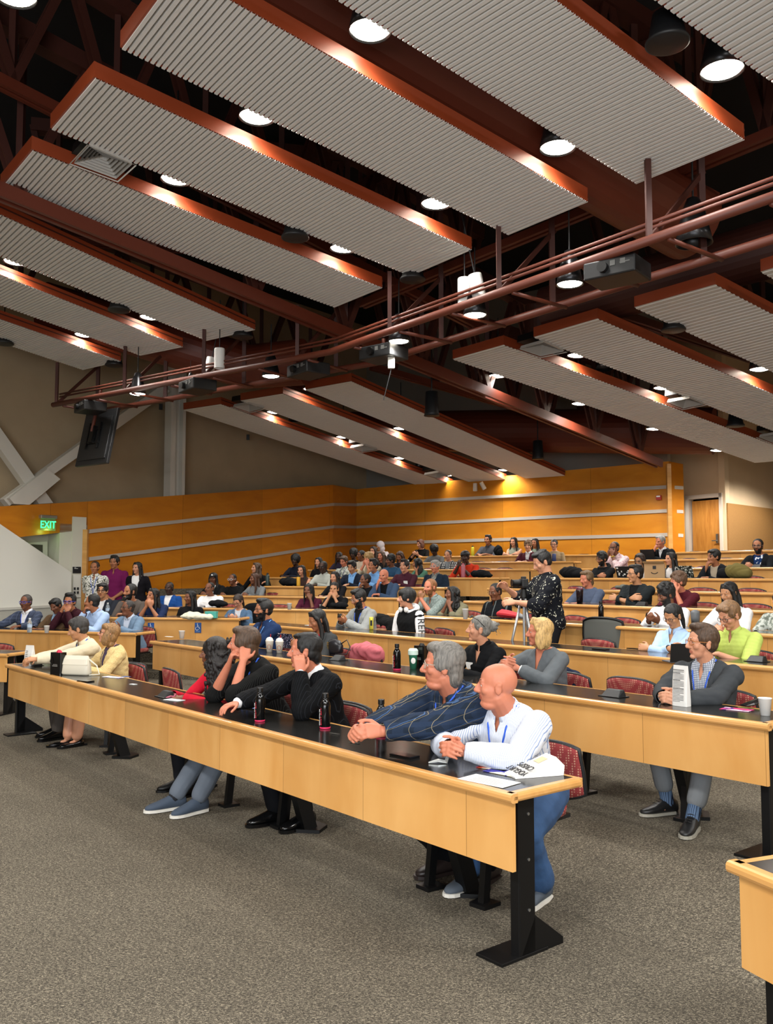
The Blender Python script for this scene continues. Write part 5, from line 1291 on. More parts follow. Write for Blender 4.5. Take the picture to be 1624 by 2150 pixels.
I4=seat('C1',512,1352,'man with layered brown hair and ribbed black polo, fist at his jaw',pose='chin2',head=(-45,-3,0),hair=('layer',BRN),skin=PK,
  top=dict(m=M_rib,fr=.55,collar=1,v=(.03,.42)),bottom=c_('grey_jeans','5f6670'),shoes=(mat('slate_canvas','3b4757',.8),mat('sole_white','d8d4ca',.6)),socks=mat('navy_sock','12151c',.9),
  ov=dict(lean=23,wl=(-.105,.325,1.0),hl=(-.3,.5,-1),lf=(.3,-.35,.85),lb=(-.8,.5,.3),curll=75,wr=(.02,.37,.96)),seed=14,legs=((.14,.70,.09),(-.04,.62,.09)),extras=(('lanyard',LANY),))
I5=seat('C1',446,1372,'woman with big dark curly hair and a red top at the front desk',pose='desk',head=(-35,0,0),hair=('curlylong','1a1412'),skin=BR,female=True,top=dict(m=c_('red_top','c01c30'),fr=1),ov=dict(lean=15),seed=15,off=.74)
I6=seat('C1',164,1321,'man with greying dark hair in a cream shirt reaching over the desk',pose='desk',head=(-28,16,0),hair=('side','33302e'),skin=AS,top=dict(m=c_('cream_linen','d9cdb0'),fr=1,collar=1,v=(.05,.30),loose=.006,inner=None),
  bottom=c_('taupe_trousers','4a443f'),shoes=mat('black_leather','0b0b0c',.18),ov=dict(lean=20,wl=(-.02,.84,.80),hl=(-.6,-.5,-.5),lf=(.1,.95,.05),lb=(-.4,.1,.9),curll=45,wr=(.12,.70,.80)),legs=((.10,.40,.09),(-.10,.46,.09)),extras=(('lanyard',LANY),),seed=16,cut=False,vox=.0065)
I7=seat('C1',228,1331,'woman with chin length light brown hair, glasses and a tan knit jacket',pose='desk',head=(-22,-14,-4),hair=('fringe','8f6a40'),skin=LT,female=True,glasses='2a1c14',
  top=dict(m=M_tweed,fr=1,inner=c_('purple_print','54475c'),v=(.06,.16),name='jacket',lapel=1,icollar=0),bottom=skinmat(LT),shoes=mat('black_leather','0b0b0c',.18),ov=dict(lean=8,flats=1,wr=(.10,.48,.80)),legs=((.04,.52,.09),(-.06,.46,.09)),seed=17,cut=False,vox=.0065,extras=(('lanyard',c_('navy_cord','2c3050')),))
# second row
seat('C2',553,1281,'man with black hair, glasses and a navy shirt, arms folded',pose='cross',head=(-8,0,0),hair=('quiff',BLK),skin=TN,beard=True,glasses='15151a',top=dict(m=c_('navy_shirt','1d2f52'),fr=1,collar=1,v=(.03,.36)),extras=(('lanyard',mat('pale_blue_lanyard','5e96d8',.6)),),seed=21)
I9=seat('C2',666,1303,'woman with long dark hair, charcoal blazer and red blouse looking down',pose='phone',head=(-12,6,0),hair=('longpart',BLK),skin=TN,female=True,top=dict(m=c_('charcoal_blazer','37393a'),fr=1,inner=c_('red_blouse','c4203c'),v=(.07,.14),lapel=1,name='jacket',icollar=0),seed=22)
seat('C2',1006,1321,'woman with grey hair in a messy bun and a black shirt with white badge',pose='desk',head=(-40,-4,0),hair=('messybun','77756f'),skin=LT,female=True,top=dict(m=c_('black_shirt','121315'),fr=1,collar=1,v=(.04,.34)),ov=dict(lean=14,wl=(-.05,.50,.80)),extras=(('badge',.33,.085),('watch','L',M_dgrey),('headshades',)),seed=23,vox=.0055)
seat('C2',1133,1328,'woman with shoulder length blond hair and a grey blouse',pose='clasp',head=(-38,-2,0),hair=('bob',BLD),skin=PK,female=True,top=dict(m=c_('slate_blouse','5f6468'),fr=.85,v=(.045,.33)),ov=dict(lean=12,wl=(-.02,.46,.88),wr=(.08,.44,.92),lf=(.5,.7,.3)),extras=(('watch','L',M_wht),),seed=24,vox=.0055)
I12=seat('C2',1474,1350,'man in charcoal blazer with amber glasses and hands clasped on the desk',pose='clasp',head=(-34,-2,0),hair=('quiff',BRN),skin=LT,glasses='a8662a',
  top=dict(m=c_('charcoal_wool','3c3f42'),fr=1,inner=pat_mat('small_check','c9ccd2',[((1,.2,0),.012,.004,'5c6678',0),(2,.012,.004,'5c6678',.3)]),v=(.085,.06),lapel=1,name='jacket',iv=(.03,.38)),
  bottom=c_('grey_chinos','7b7f82'),shoes=(mat('black_oxford','1c1c1d',.4),mat('sole_tan','a39f92',.6),mat('lace_black','0c0c0c',.6)),socks=pat_mat('blue_sock','5d7390',[((1,0,0),.012,.003,'20283a',0)]),
  ov=dict(lean=10,wr=(.06,.56,.81),trouser=.74,feet=(26,-14),fpitch=(0,0)),legs=((.16,.36,.09),(-.16,.62,.09)),extras=(('lanyard',LANY),('watch','R',M_alu)),seed=25,cut=False,vox=.0055,yaw=4)
# third row
seat('C3',753,1257,'bearded man in a light grey blazer looking at his phone',pose='phone',head=(-10,4,0),hair=('quiff',BLK),skin=TN,beard=True,glasses='8a8a8a',top=dict(m=c_('light_grey_blazer','8d908f'),fr=1,inner=c_('black_tee','131416'),v=(.09,.06),lapel=1,name='jacket',icollar=0),extras=(('lanyard',LANY),),seed=31)
seat('C3',853,1256,'young man in a black and white varsity hoodie with white headphones',pose='lap',head=(-30,0,0),hair=('mop',BLK),skin=LT,top=dict(m=c_('black_varsity','121314'),fr=0.0,sleeve=WHC),extras=(('phones',M_wht),('hood',WHC),('sleevetext','RER')),seed=32,ov=dict(lean=6))
seat('C3',1413,1294,'woman with glasses and tied black hair in a pale blue shirt, arms folded',pose='cross',head=(-2,26,0),hair=('pony',BLK),skin=AS,female=True,glasses='3a2a24',top=dict(m=c_('pale_blue_shirt','a9c4e6'),fr=1,collar=1,v=(.04,.36)),seed=33,vox=.0065)
seat('C3',1532,1293,'young man in a lime polo with glasses, hand at his mouth',pose='chinR',head=(-14,26,0),hair=('side','7a5a3a'),skin=LT,glasses='26262e',top=dict(m=c_('lime_polo','bccf6a'),fr=.55,collar=1,v=(.03,.40)),seed=34,vox=.0065,ov=dict(wr=(.09,.37,.93)),extras=(('watch','R',M_dgrey),))
# fourth row
seat('C4',903,1234,'ginger bearded man with hands clasped before his chin',pose='mouth',head=(6,0,0),hair=('short','8a5a34'),skin=PK,beard='8a5a34',top=dict(m=blot_mat('grey_leaf_shirt','8b9793','73807d',60,.5),fr=.55,collar=1,v=(.03,.40)),seed=41,ov=dict(wr=(.05,.42,.96),wl=(-.05,.44,.95)))
seat('C4',949,1248,'woman with long black wavy hair resting her hands near her shoulder',pose='chin2',head=(-24,-3,0),hair=('longwavy',BLK),skin=BR,female=True,top=T('sage_blouse','77735c',.7),extras=(('badge',.30,.02),),seed=42,ov=dict(wr=(.04,.34,.93),wl=(-.06,.36,.94)))
seat('C4',1040,1243,'man with glasses in a black embroidered shirt',pose='lap',head=(0,8,0),hair=('short',BLK),skin=BR,fat=.9,glasses='222222',top=dict(m=pat_mat('black_embroidered','101216',[((1,0,0),.20,.018,'565c5c',.22)]),fr=.55,collar=1,v=(.03,.42)),seed=43)
seat('C4',1399,1249,'man with black wavy hair and beard in a white shirt holding a phone',pose='phone',head=(-28,6,0),hair=('wavy',BLK),skin=BR,beard=True,top=dict(m=WHC,fr=1),seed=44)
seat('C4',1531,1246,'woman with straight black hair in a white t-shirt behind the lime polo',pose='desk',head=(-10,14,0),hair=('long',BLK),skin=AS,female=True,top=dict(m=WHC,fr=.6),seed=45)
seat('C4',1640,1262,'person in a pale camouflage shirt cut off by the right edge',pose='desk',head=(0,0,0),hair=('short',DBR),skin=LT,top=dict(m=M_camo,fr=1),seed=46)
# fifth row
seat('C5',1232,1216,'man with swept back light brown hair in a slate blue t-shirt',pose='desk',head=(-10,8,0),hair=('layer','6b5235'),skin=PK,fat=.35,top=T('slate_tee','4f5a70',.55),seed=51)
seat('C5',1334,1206,'young man with glasses in a black overshirt, arms crossed',pose='cross',head=(-26,0,0),hair=('fade',BLK),skin=AS,glasses='22201e',top=dict(m=c_('black_green_overshirt','23282a'),fr=1,inner=c_('black_tee','131416'),v=(.07,.08),name='jacket',icollar=0),seed=52)
seat('C5',1424,1222,'man with curly brown hair in a maroon t-shirt, looking left',pose='mouth',head=(-30,2,0),hair=('wavy','5e4430'),skin=PK,top=T('maroon_tee','511c26',.55),seed=53)
# seventh to ninth rows, right
seat('C7',1264,1174,'man with curly black hair and beard in a black hoodie, right rows',pose='cross',head=(-10,10,0),hair=('wavy',BLK),skin=TN,beard=True,glasses='3a3a3a',top=T('black_hoodie','1a1b1d'),extras=(('hood',c_('black_hoodie','1a1b1d')),),seed=71)
seat('C7',1344,1177,'woman with dark hair and round glasses beside the cardboard box',pose='type',head=(5,4,0),hair=('longpart',DBR),skin=AS,female=True,glasses='5a4638',top=T('white_top','c9c9c9'),seed=72)
seat('C7',1409,1180,'woman with long dark hair, grey cardigan over white top',pose='desk',head=(-24,0,0),hair=('longpart',BLK),skin=LT,female=True,top=dict(m=c_('grey_cardigan','5f6468'),fr=1,inner=WHC,v=(.10,.05),name='cardigan',icollar=0),seed=73)
seat('C7',1499,1170,'man in a dark jacket resting his chin, beside the olive backpack',pose='chinR',head=(-22,2,0),hair=('side',BLK),skin=TN,top=dict(m=c_('dark_jacket','1c1f24'),fr=1,inner=c_('cream_tee','b9aa94'),v=(.07,.08),name='jacket',icollar=0),seed=74)
seat('C8',1290,1151,'man with glasses in a pink patterned shirt, hands at his mouth',pose='mouth',head=(0,0,0),hair=('buzz',BLK),skin=BR,glasses='1a1a1a',top=dict(m=blot_mat('pink_print','d9bfc0','b89aa2',30,.55),fr=.7,collar=1),extras=(('watch','L',mat('yellow_band','d6c02a',.5)),),seed=81)
seat('C8',1592,1147,'bearded man in a black puffer jacket and blue t-shirt at far right',pose='clasp',head=(14,0,0),hair=('short',BLK),skin=TN,beard=True,glasses='555555',top=dict(m=c_('black_puffer','16181b'),fr=1,inner=blot_mat('blue_logo_tee','16315e','dfe6ef',14,.6),v=(.09,.06),name='jacket',icollar=0),seed=82)
seat('C9',1387,1138,'older man in a black sweater with hand on chin behind a laptop',pose='chinR',head=(-8,6,0),hair=('combover',GRY),skin=PK,top=dict(m=c_('black_sweater','141517'),fr=1,inner=WHC,v=(.05,.34),name='sweater'),seed=91)
# left block, second row
seat('L2',54,1265,'man in a navy check blazer with tinted glasses, left block',pose='desk',head=(8,0,0),hair=('short','3a3532'),skin=BR,fat=.5,glasses='3a46b0',top=dict(m=pat_mat('navy_check_blazer','3a4254',[((1,0,0),.05,.004,'59617a',0),(2,.05,.004,'59617a',0)]),fr=1,inner=WHC,v=(.075,.08),lapel=1,name='jacket'),extras=(('lanyard',LANY),),seed=121,ov=dict(wr=(.26,.56,.80),hf=(-.2,.9,0)))
seat('L2',117,1273,'man in a brown jacket leaning toward his neighbour, left block',pose='desk',head=(10,20,12),hair=('side',BLK),skin=BR,top=dict(m=c_('brown_jacket','5a4632'),fr=1,inner=c_('sky_shirt','9fc0dc'),v=(.07,.10),name='jacket'),seed=122,yaw=-6)
seat('L2',146,1264,'man with blue tinted glasses in a maroon shirt, hands at his chin',pose='chin2',head=(18,0,0),hair=('quiff',BLK),skin=TN,glasses='3a46b0',top=dict(m=c_('maroon_shirt','3a1a22'),fr=1,collar=1),extras=(('watch','L',M_dgrey),),seed=123)
seat('L2',193,1265,'man in a light blue shirt in profile with hand at his mouth',pose='chinR',head=(-52,-2,0),hair=('short',BLK),skin=TN,fat=.5,top=dict(m=c_('light_blue_shirt','a8bfe0'),fr=1,collar=1),seed=124,yaw=-16)
seat('L2',268,1277,'man in a blue grey blazer at the end of the left block desk',pose='phone',head=(-20,-6,0),hair=('short','2e2a28'),skin=BR,fat=.7,glasses='5a4a3a',top=dict(m=c_('blue_grey_blazer','6d849c'),fr=1,inner=c_('pale_shirt','c6d2e4'),v=(.08,.08),lapel=1,name='jacket'),bottom=c_('blue_grey_trousers','51657c'),seed=125,ov=dict(pitch=0,nopitch=1),yaw=-6)
seat('L3',215,1241,'man with glasses in a dark jacket with white badge, below the standing men',pose='desk',head=(10,0,0),hair=('side',BLK),skin=AS,fat=.5,glasses='1a1a1a',top=dict(m=c_('dark_navy_jacket','20242c'),fr=1,inner=WHC,v=(.06,.16),name='jacket',icollar=0),extras=(('badge',.25,-.07),),seed=131)
seat('L3',273,1243,'bearded man in a brown grey sweater with hand on his chin',pose='chinR',head=(-30,0,0),hair=('short',BLK),skin=TN,beard=True,top=T('brown_grey_sweater','5a524c'),seed=132)
seat('L3',321,1251,'woman with long dark hair in a navy tee, hands under her chin',pose='mouth',head=(-30,-4,0),hair=('long',BLK),skin=TN,female=True,fat=.3,top=T('navy_tee','1e2a4a',.6),seed=133,ov=dict(wr=(.04,.38,.95),wl=(-.04,.39,.94)))
seat('L3',399,1255,'woman with long black hair and black top before the white cotton bag',pose='lap',head=(-34,0,0),hair=('long',BLK),skin=BR,female=True,top=T('black_knit','131315'),seed=134)
seat('L3',500,1271,'woman with glasses in a denim jacket looking at her phone at the desk end',pose='phone',head=(-12,16,0),hair=('pony',DBR),skin=LT,female=True,glasses='4a3a34',top=dict(m=mat('denim_jacket','44617f',.85,var=.3,vscale=14,bump=(30,.3,.01)),fr=1,inner=c_('pale_tee','c9ccd4'),v=(.06,.14),name='jacket',icollar=0),seed=135)
seat('L4',355,1241,'boy in a blue and white track jacket by the maple wall',pose='lap',head=(4,0,0),hair=('buzz',BLK),skin=DK,top=dict(m=c_('royal_track_jacket','1f4a8c'),fr=1,inner=WHC,v=(.08,.06),name='jacket',icollar=0),seed=141)
seat('L4',440,1236,'person in a white sweatshirt behind a black bag, left block',pose='desk',head=(-10,-4,0),hair=('buzz',BLK),skin=BR,top=dict(m=WHC,fr=1,loose=.012),seed=142)
seat('L4',648,1240,'person with shoulder length dreadlocks in a maroon t-shirt',pose='chinL',head=(0,0,0),hair=('dreads',BLK),skin=BR,female=True,top=T('wine_tee','4a1a2e',.6),seed=143)
seat('L4',702,1237,'woman in a black top with both hands on her cheeks',pose='chin2',head=(8,0,0),hair=('pony',BLK),skin=AS,female=True,top=T('black_polo','151618',.6),seed=144)
seat('L5',448,1215,'person in a black cap and black jacket over a white tee',pose='clasp',head=(22,0,0),hair=('longpart',BLK),skin=BR,top=dict(m=c_('black_jacket','141516'),fr=1,inner=WHC,v=(.06,.10),name='jacket',icollar=0),extras=(('cap',M_dgrey,M_wht),),seed=151)
seat('L5',488,1217,'man with white framed glasses in a black jacket, smiling',pose='clasp',head=(4,0,0),hair=('buzz',BLK),skin=BR,glasses='c8c8c8',top=T('black_jacket','141516'),seed=152)
seat('L5',534,1216,'woman with long brown hair in a grey sweater behind the green bottle',pose='clasp',head=(-26,0,0),hair=('long','4a2e20'),skin=BR,female=True,top=T('grey_sweater','73777a'),seed=153)
seat('L5',703,1213,'woman with black hair partly behind the woman holding her cheeks',pose='desk',head=(-4,0,0),hair=('longpart',BLK),skin=LT,female=True,top=T('black_top2','18181b'),seed=154)
seat('L5',767,1218,'young person in black with a hand held to the ear',pose='chinR',head=(-36,0,0),hair=('short',BLK),skin=BR,top=T('black_top2','18181b'),seed=155)
seat('L5',806,1209,'bald man in a blue blazer covering his mouth with his fist',pose='chinR',head=(0,4,0),hair=('bald',DBR),skin=PK,fat=.3,top=dict(m=c_('steel_blazer','3a4c66'),fr=1,inner=c_('black_tee','131416'),v=(.08,.08),name='jacket',icollar=0),seed=156)
seat('L6',538,1193,'smiling woman with brown hair in black, arm stretched along the seats',pose='desk',head=(-30,-4,0),hair=('longwavy',BRN),skin=LT,female=True,top=T('black_blouse','161616'),ov=dict(wr=(.45,.30,.86),hr=(0,-.5,-1)),seed=161)
seat('L6',633,1204,'woman with long dark hair and tank top behind the yellow bottle',pose='desk',head=(8,0,0),hair=('long',BLK),skin=LT,female=True,top=T('brown_tank','3c2a26',0.0),seed=162)
seat('L6',678,1191,'man with glasses in an off white long sleeved shirt',pose='desk',head=(8,0,0),hair=('short',BLK),skin=DK,glasses='111111',top=dict(m=c_('off_white_shirt','a9aca4'),fr=1,collar=1),seed=163)
seat('L6',739,1191,'young man in a navy suit jacket and light blue shirt looking down',pose='type',head=(6,2,0),hair=('quiff',BLK),skin=AS,top=dict(m=c_('navy_suit','1b2230'),fr=1,inner=c_('sky_blue_shirt','7fb0e6'),v=(.085,.06),name='jacket'),seed=164)
seat('L6',784,1188,'young man in a light blue shirt grinning with hand at mouth',pose='chinR',head=(-10,0,0),hair=('quiff',BLK),skin=TN,top=dict(m=c_('sky_shirt2','78a8dc'),fr=1,collar=1),seed=165)
seat('L6',849,1189,'man in a burgundy shirt with a white badge',pose='desk',head=(0,-2,0),hair=('quiff','1a1412'),skin=LT,fat=.3,top=dict(m=c_('burgundy_shirt','44202c'),fr=1,collar=1),extras=(('badge',.34,-.06),),seed=166)
seat('L6',914,1190,'grey haired man with glasses in a dark navy jacket',pose='lap',head=(-6,0,0),hair=('side',GRY),skin=PK,fat=.3,glasses='b5b5b5',top=dict(m=c_('ink_jacket','1c2836'),fr=1,inner=blot_mat('grey_check','8a8a84','5f625f',40,.5),v=(.06,.18),name='jacket'),seed=167)
seat('L7',620,1177,'man with short black hair in a dark navy sweater near the maple wall',pose='desk',head=(10,-4,0),hair=('afro',BLK),skin=DK,top=T('ink_sweater','191d2a'),seed=171)
seat('L7',669,1181,'woman with black hair in a black turtleneck, left block seventh row',pose='lap',head=(2,0,0),hair=('long',BLK),skin=LT,female=True,top=T('black_turtleneck','121214'),seed=172)
seat('L7',722,1179,'person in a pale camouflage shirt with a purple lanyard',pose='lap',head=(0,14,0),hair=('side','4e3a2a'),skin=PK,top=dict(m=M_camo,fr=1,collar=1),extras=(('lanyard',mat('purple_lanyard','3a2f6a',.6)),),seed=173)
seat('L7',774,1174,'blond person in a cream top holding hands at the mouth',pose='mouth',head=(-10,10,0),hair=('wavy','a08050'),skin=PK,top=T('cream_top','b7ab94',.7),seed=174)
seat('L7',820,1177,'dark haired person in a blue t-shirt looking left',pose='desk',head=(-36,4,0),hair=('wavy',BLK),skin=BR,top=T('petrol_tee','2b4a66',.6),seed=175)
seat('L7',876,1185,'woman with long black hair in a sea green top turned away',pose='chinL',head=(-50,4,0),hair=('longwavy',BLK),skin=TN,female=True,top=T('sea_green_top','4f7a66',.7),seed=176,yaw=-20)
seat('L7',977,1170,'man in a red t-shirt and dark cap holding a pink flask',pose='mouth',head=(4,0,0),hair=('buzz',BLK),skin=DK,top=T('red_orange_tee','c63a20',.6),extras=(('cap',M_dgrey),),seed=177,ov=dict(wr=(.05,.42,.95),wl=(-.05,.42,.90)))
seat('L8',712,1172,'woman with black hair and a purple bag strap by the wall rows',pose='desk',head=(8,0,0),hair=('long',BLK),skin=DK,female=True,top=T('dark_purple_top','2a2434'),seed=181)
seat('L8',742,1164,'woman with tied black hair in a black jacket, eighth row left',pose='lap',head=(4,0,0),hair=('afro',BLK),skin=DK,female=True,top=T('black_jacket','141516'),seed=182)
seat('L8',758,1166,'woman with black hair in a cream cardigan beside the black jacket',pose='desk',head=(-30,0,0),hair=('bun',BLK),skin=BR,female=True,top=T('cream_cardigan','bcae9c'),seed=183)
seat('L8',801,1168,'woman with long brown hair in a black top looking down',pose='desk',head=(-6,4,0),hair=('longwavy',BRN),skin=PK,female=True,top=T('black_top3','1b1b1d',.6),seed=184)
seat('L8',840,1170,'woman with long straight brown hair bent over her notes',pose='type',head=(-4,14,0),hair=('long','3a2218'),skin=TN,female=True,top=T('dark_top','242026'),seed=185)
seat('L8',941,1166,'man in a black and white plaid shirt over a grey tee',pose='desk',head=(4,4,0),hair=('short','3e3630'),skin=LT,top=dict(m=pat_mat('bw_plaid','c9c8c4',[((1,0,0),.05,.022,'3a3c40',0),(2,.05,.022,'3a3c40',.3)]),fr=1,inner=c_('grey_tee','777c80'),v=(.07,.05),name='overshirt',icollar=0),seed=186)
seat('L9',784,1157,'woman with dark hair, hands at her face, beside the white hood',pose='mouth',head=(-4,4,0),hair=('longwavy',DBR),skin=LT,female=True,glasses='222222',top=T('taupe_top','5c4a44'),seed=191)
seat('L9',912,1157,'man with high top black hair in a grey t-shirt, leaning over',pose='type',head=(-14,8,0),hair=('afro',BLK),skin=DK,top=T('faded_grey_tee','5d5d5c',.6),seed=192)
seat('L9',1109,1147,'person with curly light brown hair in a maroon cardigan',pose='desk',head=(6,0,0),hair=('wavy','6e5238'),skin=LT,top=dict(m=c_('maroon_cardigan','4e1f2a'),fr=1,inner=c_('white_polo','d6d6d8'),v=(.06,.14),name='cardigan'),seed=193)
seat('L9',1164,1144,'woman with round glasses and tied hair in a beige top',pose='lap',head=(4,0,0),hair=('pony',BLK),skin=LT,female=True,glasses='3a2a24',top=T('beige_top','8a7558'),seed=194)
seat('L10',798,1152,'person wearing a white hood at the back left',pose='desk',head=(-30,10,0),hair=('short',BLK),skin=AS,top=T('white_hoodie','cfc6c8'),extras=(('hoodup',c_('white_hoodie','cfc6c8')),),seed=201)
seat('L10',883,1142,'woman with auburn hair in a loose black tee at the back',pose='phone',head=(-30,0,0),hair=('bob','5a3222'),skin=LT,female=True,top=T('loose_black_tee','151515',.7),seed=202)
seat('L10',1025,1134,'young man in a grey polo sitting before the maple back wall',pose='desk',head=(-6,0,0),hair=('fade',BLK),skin=TN,top=dict(m=c_('grey_polo','45464c'),fr=.55,collar=1),seed=203)
seat('L10',1079,1138,'woman with black hair in a sleeveless sage top at the back',pose='cross',head=(-6,0,0),hair=('long',BLK),skin=LT,female=True,top=T('sage_top','8a8f80',0.0),seed=204)
seat('L10',1124,1141,'woman with long dark hair in a pale green top at the back',pose='desk',head=(-10,0,0),hair=('long',BLK),skin=TN,female=True,top=T('pale_green_top','7f8a7c',.6),seed=205)
# standing people
def stander(px,py,dist,fz,label,rz,pose='stand',**k):
    ho=head_offset(pose,k.get('ov')); d=ray(px,py); P=d/d[1]*dist; z=EYE+P[2]; s=(z-fz)/ho[2]; Rz=np.array(Matrix.Rotation(rz,3,'Z')); o=Rz@ho*s
    PREP.append(('S',px,py,0,0,round(float(s),3),dist)); 
    return person((float(P[0]-o[0]),float(P[1]-o[1]),fz),rz,pose,scale=float(s),label=label,vox=k.pop('vox',.0085),**k)
F180=math.radians(180)
stander(199,1192,17.3,.254,'standing man in a white leaf print shirt, leftmost of the standing three',F180+.05,head=(-6,0,0),hair=('short','3a2c22'),skin=TN,top=dict(m=M_leaf,fr=.55,collar=1,v=(.04,.38)),bottom=c_('dark_trousers','1b1c20'),extras=(('lanyard',LANY),),seed=301,group='people standing by the maple wall',ov=dict(wr=(.16,-.10,.90),hf=(-.8,-.3,-.4)))
stander(240,1181,17.5,.254,'standing man in a magenta polo, middle of the standing three',F180,pose='standclasp',head=(-4,0,0),hair=('quiff',BLK),skin=TN,fat=.25,beard=False,top=dict(m=c_('magenta_polo','6e1c50'),fr=.55,collar=1,v=(.03,.40)),bottom=c_('grey_slacks','3c4048'),seed=302,group='people standing by the maple wall')
stander(288,1193,17.4,.254,'standing woman in a black blazer, rightmost of the standing three',F180-.1,head=(-20,0,0),hair=('long',BLK),skin=LT,female=True,top=dict(m=c_('black_blazer','17151a'),fr=1,inner=WHC,v=(.10,.05),name='jacket',icollar=0),seed=303,group='people standing by the maple wall')
IPH=stander(1139,1181,9.7,.254,'photographer in a black floral shirt standing at a tripod',math.radians(100),head=(0,24,0),hair=('fade',BLK),skin=LT,fat=.45,beard=False,top=dict(m=M_hawaii,fr=.6,collar=1,loose=.014),bottom=c_('dark_trousers','1b1c20'),seed=304,group='photographer',
   ov=dict(stand=True,lean=4,wr=(.12,.44,1.28),hr=(.6,-.3,-1),hf=(-.1,.8,.5),hb=(.7,-.3,.5),curl=40,wl=(-.08,.42,1.14),hl=(-.6,-.4,-1),lf=(.1,1,0),lb=(-.8,.1,.5),curll=45),vox=.007)
M_meshg=mat('grey_mesh','5c5e59',.8)
# ---------------- things on the desks ----------------
def on_desk(px,py,key):
    """point on a desk top seen at the image point"""
    A,e,n,fz,z=row_geo(key)
    if int(key[1:])>=5:
        P=seat_at(key,px,.22,z+.05); return np.array([P[0],P[1],z])
    return atz(px,py,z)
def yaw_of(key): return math.atan2(row_geo(key)[1][1],row_geo(key)[1][0])
M_cap=mat('black_cap','101010',.35); M_bot=mat('black_gloss_bottle','0d0d0e',.12,.2); M_pink=mat('neon_pink','e0305e',.4); M_red2=mat('lettering_red','b01a30',.5); M_paper=mat('paper_white','e9e7e2',.7); M_kraft=mat('kraft','b9956a',.8)
BOTME={}
def bottle(px,py,key,label,text=True,ob=None):
    p=on_desk(px,py,key); root=thing('drink_bottle',label,'bottle',tuple(p),yaw_of(key)-.25,'black aluminium drink bottles')
    if not BOTME:
        mb=MB(); mb.lathe([(.030,.003),(.033,.012),(.033,.135),(.031,.150),(.020,.172),(.0165,.178),(.0165,.19),(0,.19)],28); BOTME['b']=mb.mesh('bottle_body',M_bot,True)
        mb=MB(); mb.lathe([(0,.188),(.0195,.188),(.0195,.213),(.018,.216),(0,.216)],24); BOTME['c']=mb.mesh('cap',M_cap)
        mb=MB(); mb.lathe([(.028,0),(.0325,.0005),(.0338,.004),(.0338,.010),(.030,.011),(0,.009)],28); BOTME['r']=mb.mesh('base_band',M_pink)
    for n_,k in (('bottle_body','b'),('cap','c'),('base_band','r')):
        o=bpy.data.objects.new(n_,BOTME[k]); col.objects.link(o); o.parent=root
    if text:
        text_part('lettering','CAL STATE',.016,M_paper,root,(-.004,-.0345,.068),(PI/2,-PI/2,0),.0006,sx=1.25); text_part('lettering','EAST BAY',.019,M_red2,root,(.014,-.0325,.075),(PI/2,-PI/2,.2),.0006,sx=1.3)
        mb=MB(); mb.box((-.016,-.031,.105),(.012,.002,.010)); 
        for q in range(7): mb.box((-.019,-.0295,.03+.006*q),(.012,.002,.003))
        mb.build('label_print',mat('label_grey','8d8d8d',.6),root)
    return root
bottle(546,1514,'C1','black bottle with pink base in front of the suited man\'s phone',text=True)
bottle(683,1529,'C1','black CAL STATE bottle standing alone between suit and empty chair')
bottle(801,1546,'C1','black bottle held by the plaid shirt man')
bottle(834,1406,'C2','black bottle on the second row left of the green cup')
bottle(1033,1398,'C2','black bottle before the woman with the messy bun')
bottle(1262,1300,'C5','small black bottle alone on the fifth row',False) if False else bottle(1263,1300,'C4','small black bottle alone on the fourth row',False)
def cup(px,py,key,label,h=.095):
    p=on_desk(px,py,key); root=thing('paper_cup',label,'cup',tuple(p),0,'white paper cups'); mb=MB(); mb.lathe([(.026,0),(.037,h),(.039,h+.001),(.039,h+.004),(.036,h+.004),(.034,h-.004),(.025,.006),(0,.006)],24); mb.build('cup_wall',M_paper,root,smooth=True)
    return root
cup(1608,1502,'C2','white paper cup at the right end of the second row'); cup(382,1341,'C2','white paper cup at the left end of the second row'); cup(98,1329,'L2','white paper cup on the far left desk'); cup(608,1280,'L4','small white cup left of the maroon dreadlocks person'); cup(978,1300,'C4','white cup right of the woman with wavy hair',.12)
cup(674,1276,'L4','white cup by the elbow of the cheek holding woman',.05)
def water(px,py,key,label):
    p=on_desk(px,py,key); root=thing('water_bottle',label,'bottle',tuple(p),0,'clear plastic water bottles'); mb=MB(); mb.lathe([(.028,0),(.032,.01),(.032,.12),(.030,.14),(.014,.175),(.013,.185),(0,.185)],20); mb.build('bottle_body',mat('clear_plastic','dfe9ee',.08,trans=.75),root,smooth=True)
    mb=MB(); mb.lathe([(0,.183),(.015,.183),(.015,.2),(0,.2)],16); mb.build('cap',M_wht,root); mb=MB(); mb.lathe([(.0325,.07),(.0328,.072),(.0328,.112),(.0325,.114)],20); mb.build('paper_band',mat('label_blue_white','b9cbe0',.6),root)
water(62,1328,'L2','clear water bottle before the brown jacket man'); water(226,1292,'L3','clear water bottle in front of the bearded man, left block'); water(858,1176,'L8','clear water bottle beside the long haired note taker'); water(883,1180,'L8','second clear bottle on the eighth row')
def tent(px,py,key,label,dy=0):
    p=on_desk(px,py,key); root=thing('outlet_box',label,'power outlet box',tuple(p),yaw_of(key)+dy,'black power boxes in the desk tops'); mb=MB(); mb.add([(-.07,-.045,0),(.07,-.045,0),(.07,.045,0),(-.07,.045,0),(-.055,.0,.045),(.055,.0,.045),(.06,.035,.045),(-.06,.035,.045)],[(0,3,2,1),(4,5,6,7),(0,1,5,4),(1,2,6,5),(2,3,7,6),(3,0,4,7)]); mb.build('box',M_dgrey,root,bevel=.003); mb=MB(); mb.box((0,0,.002),(.17,.11,.004)); mb.build('base_plate',M_black,root)
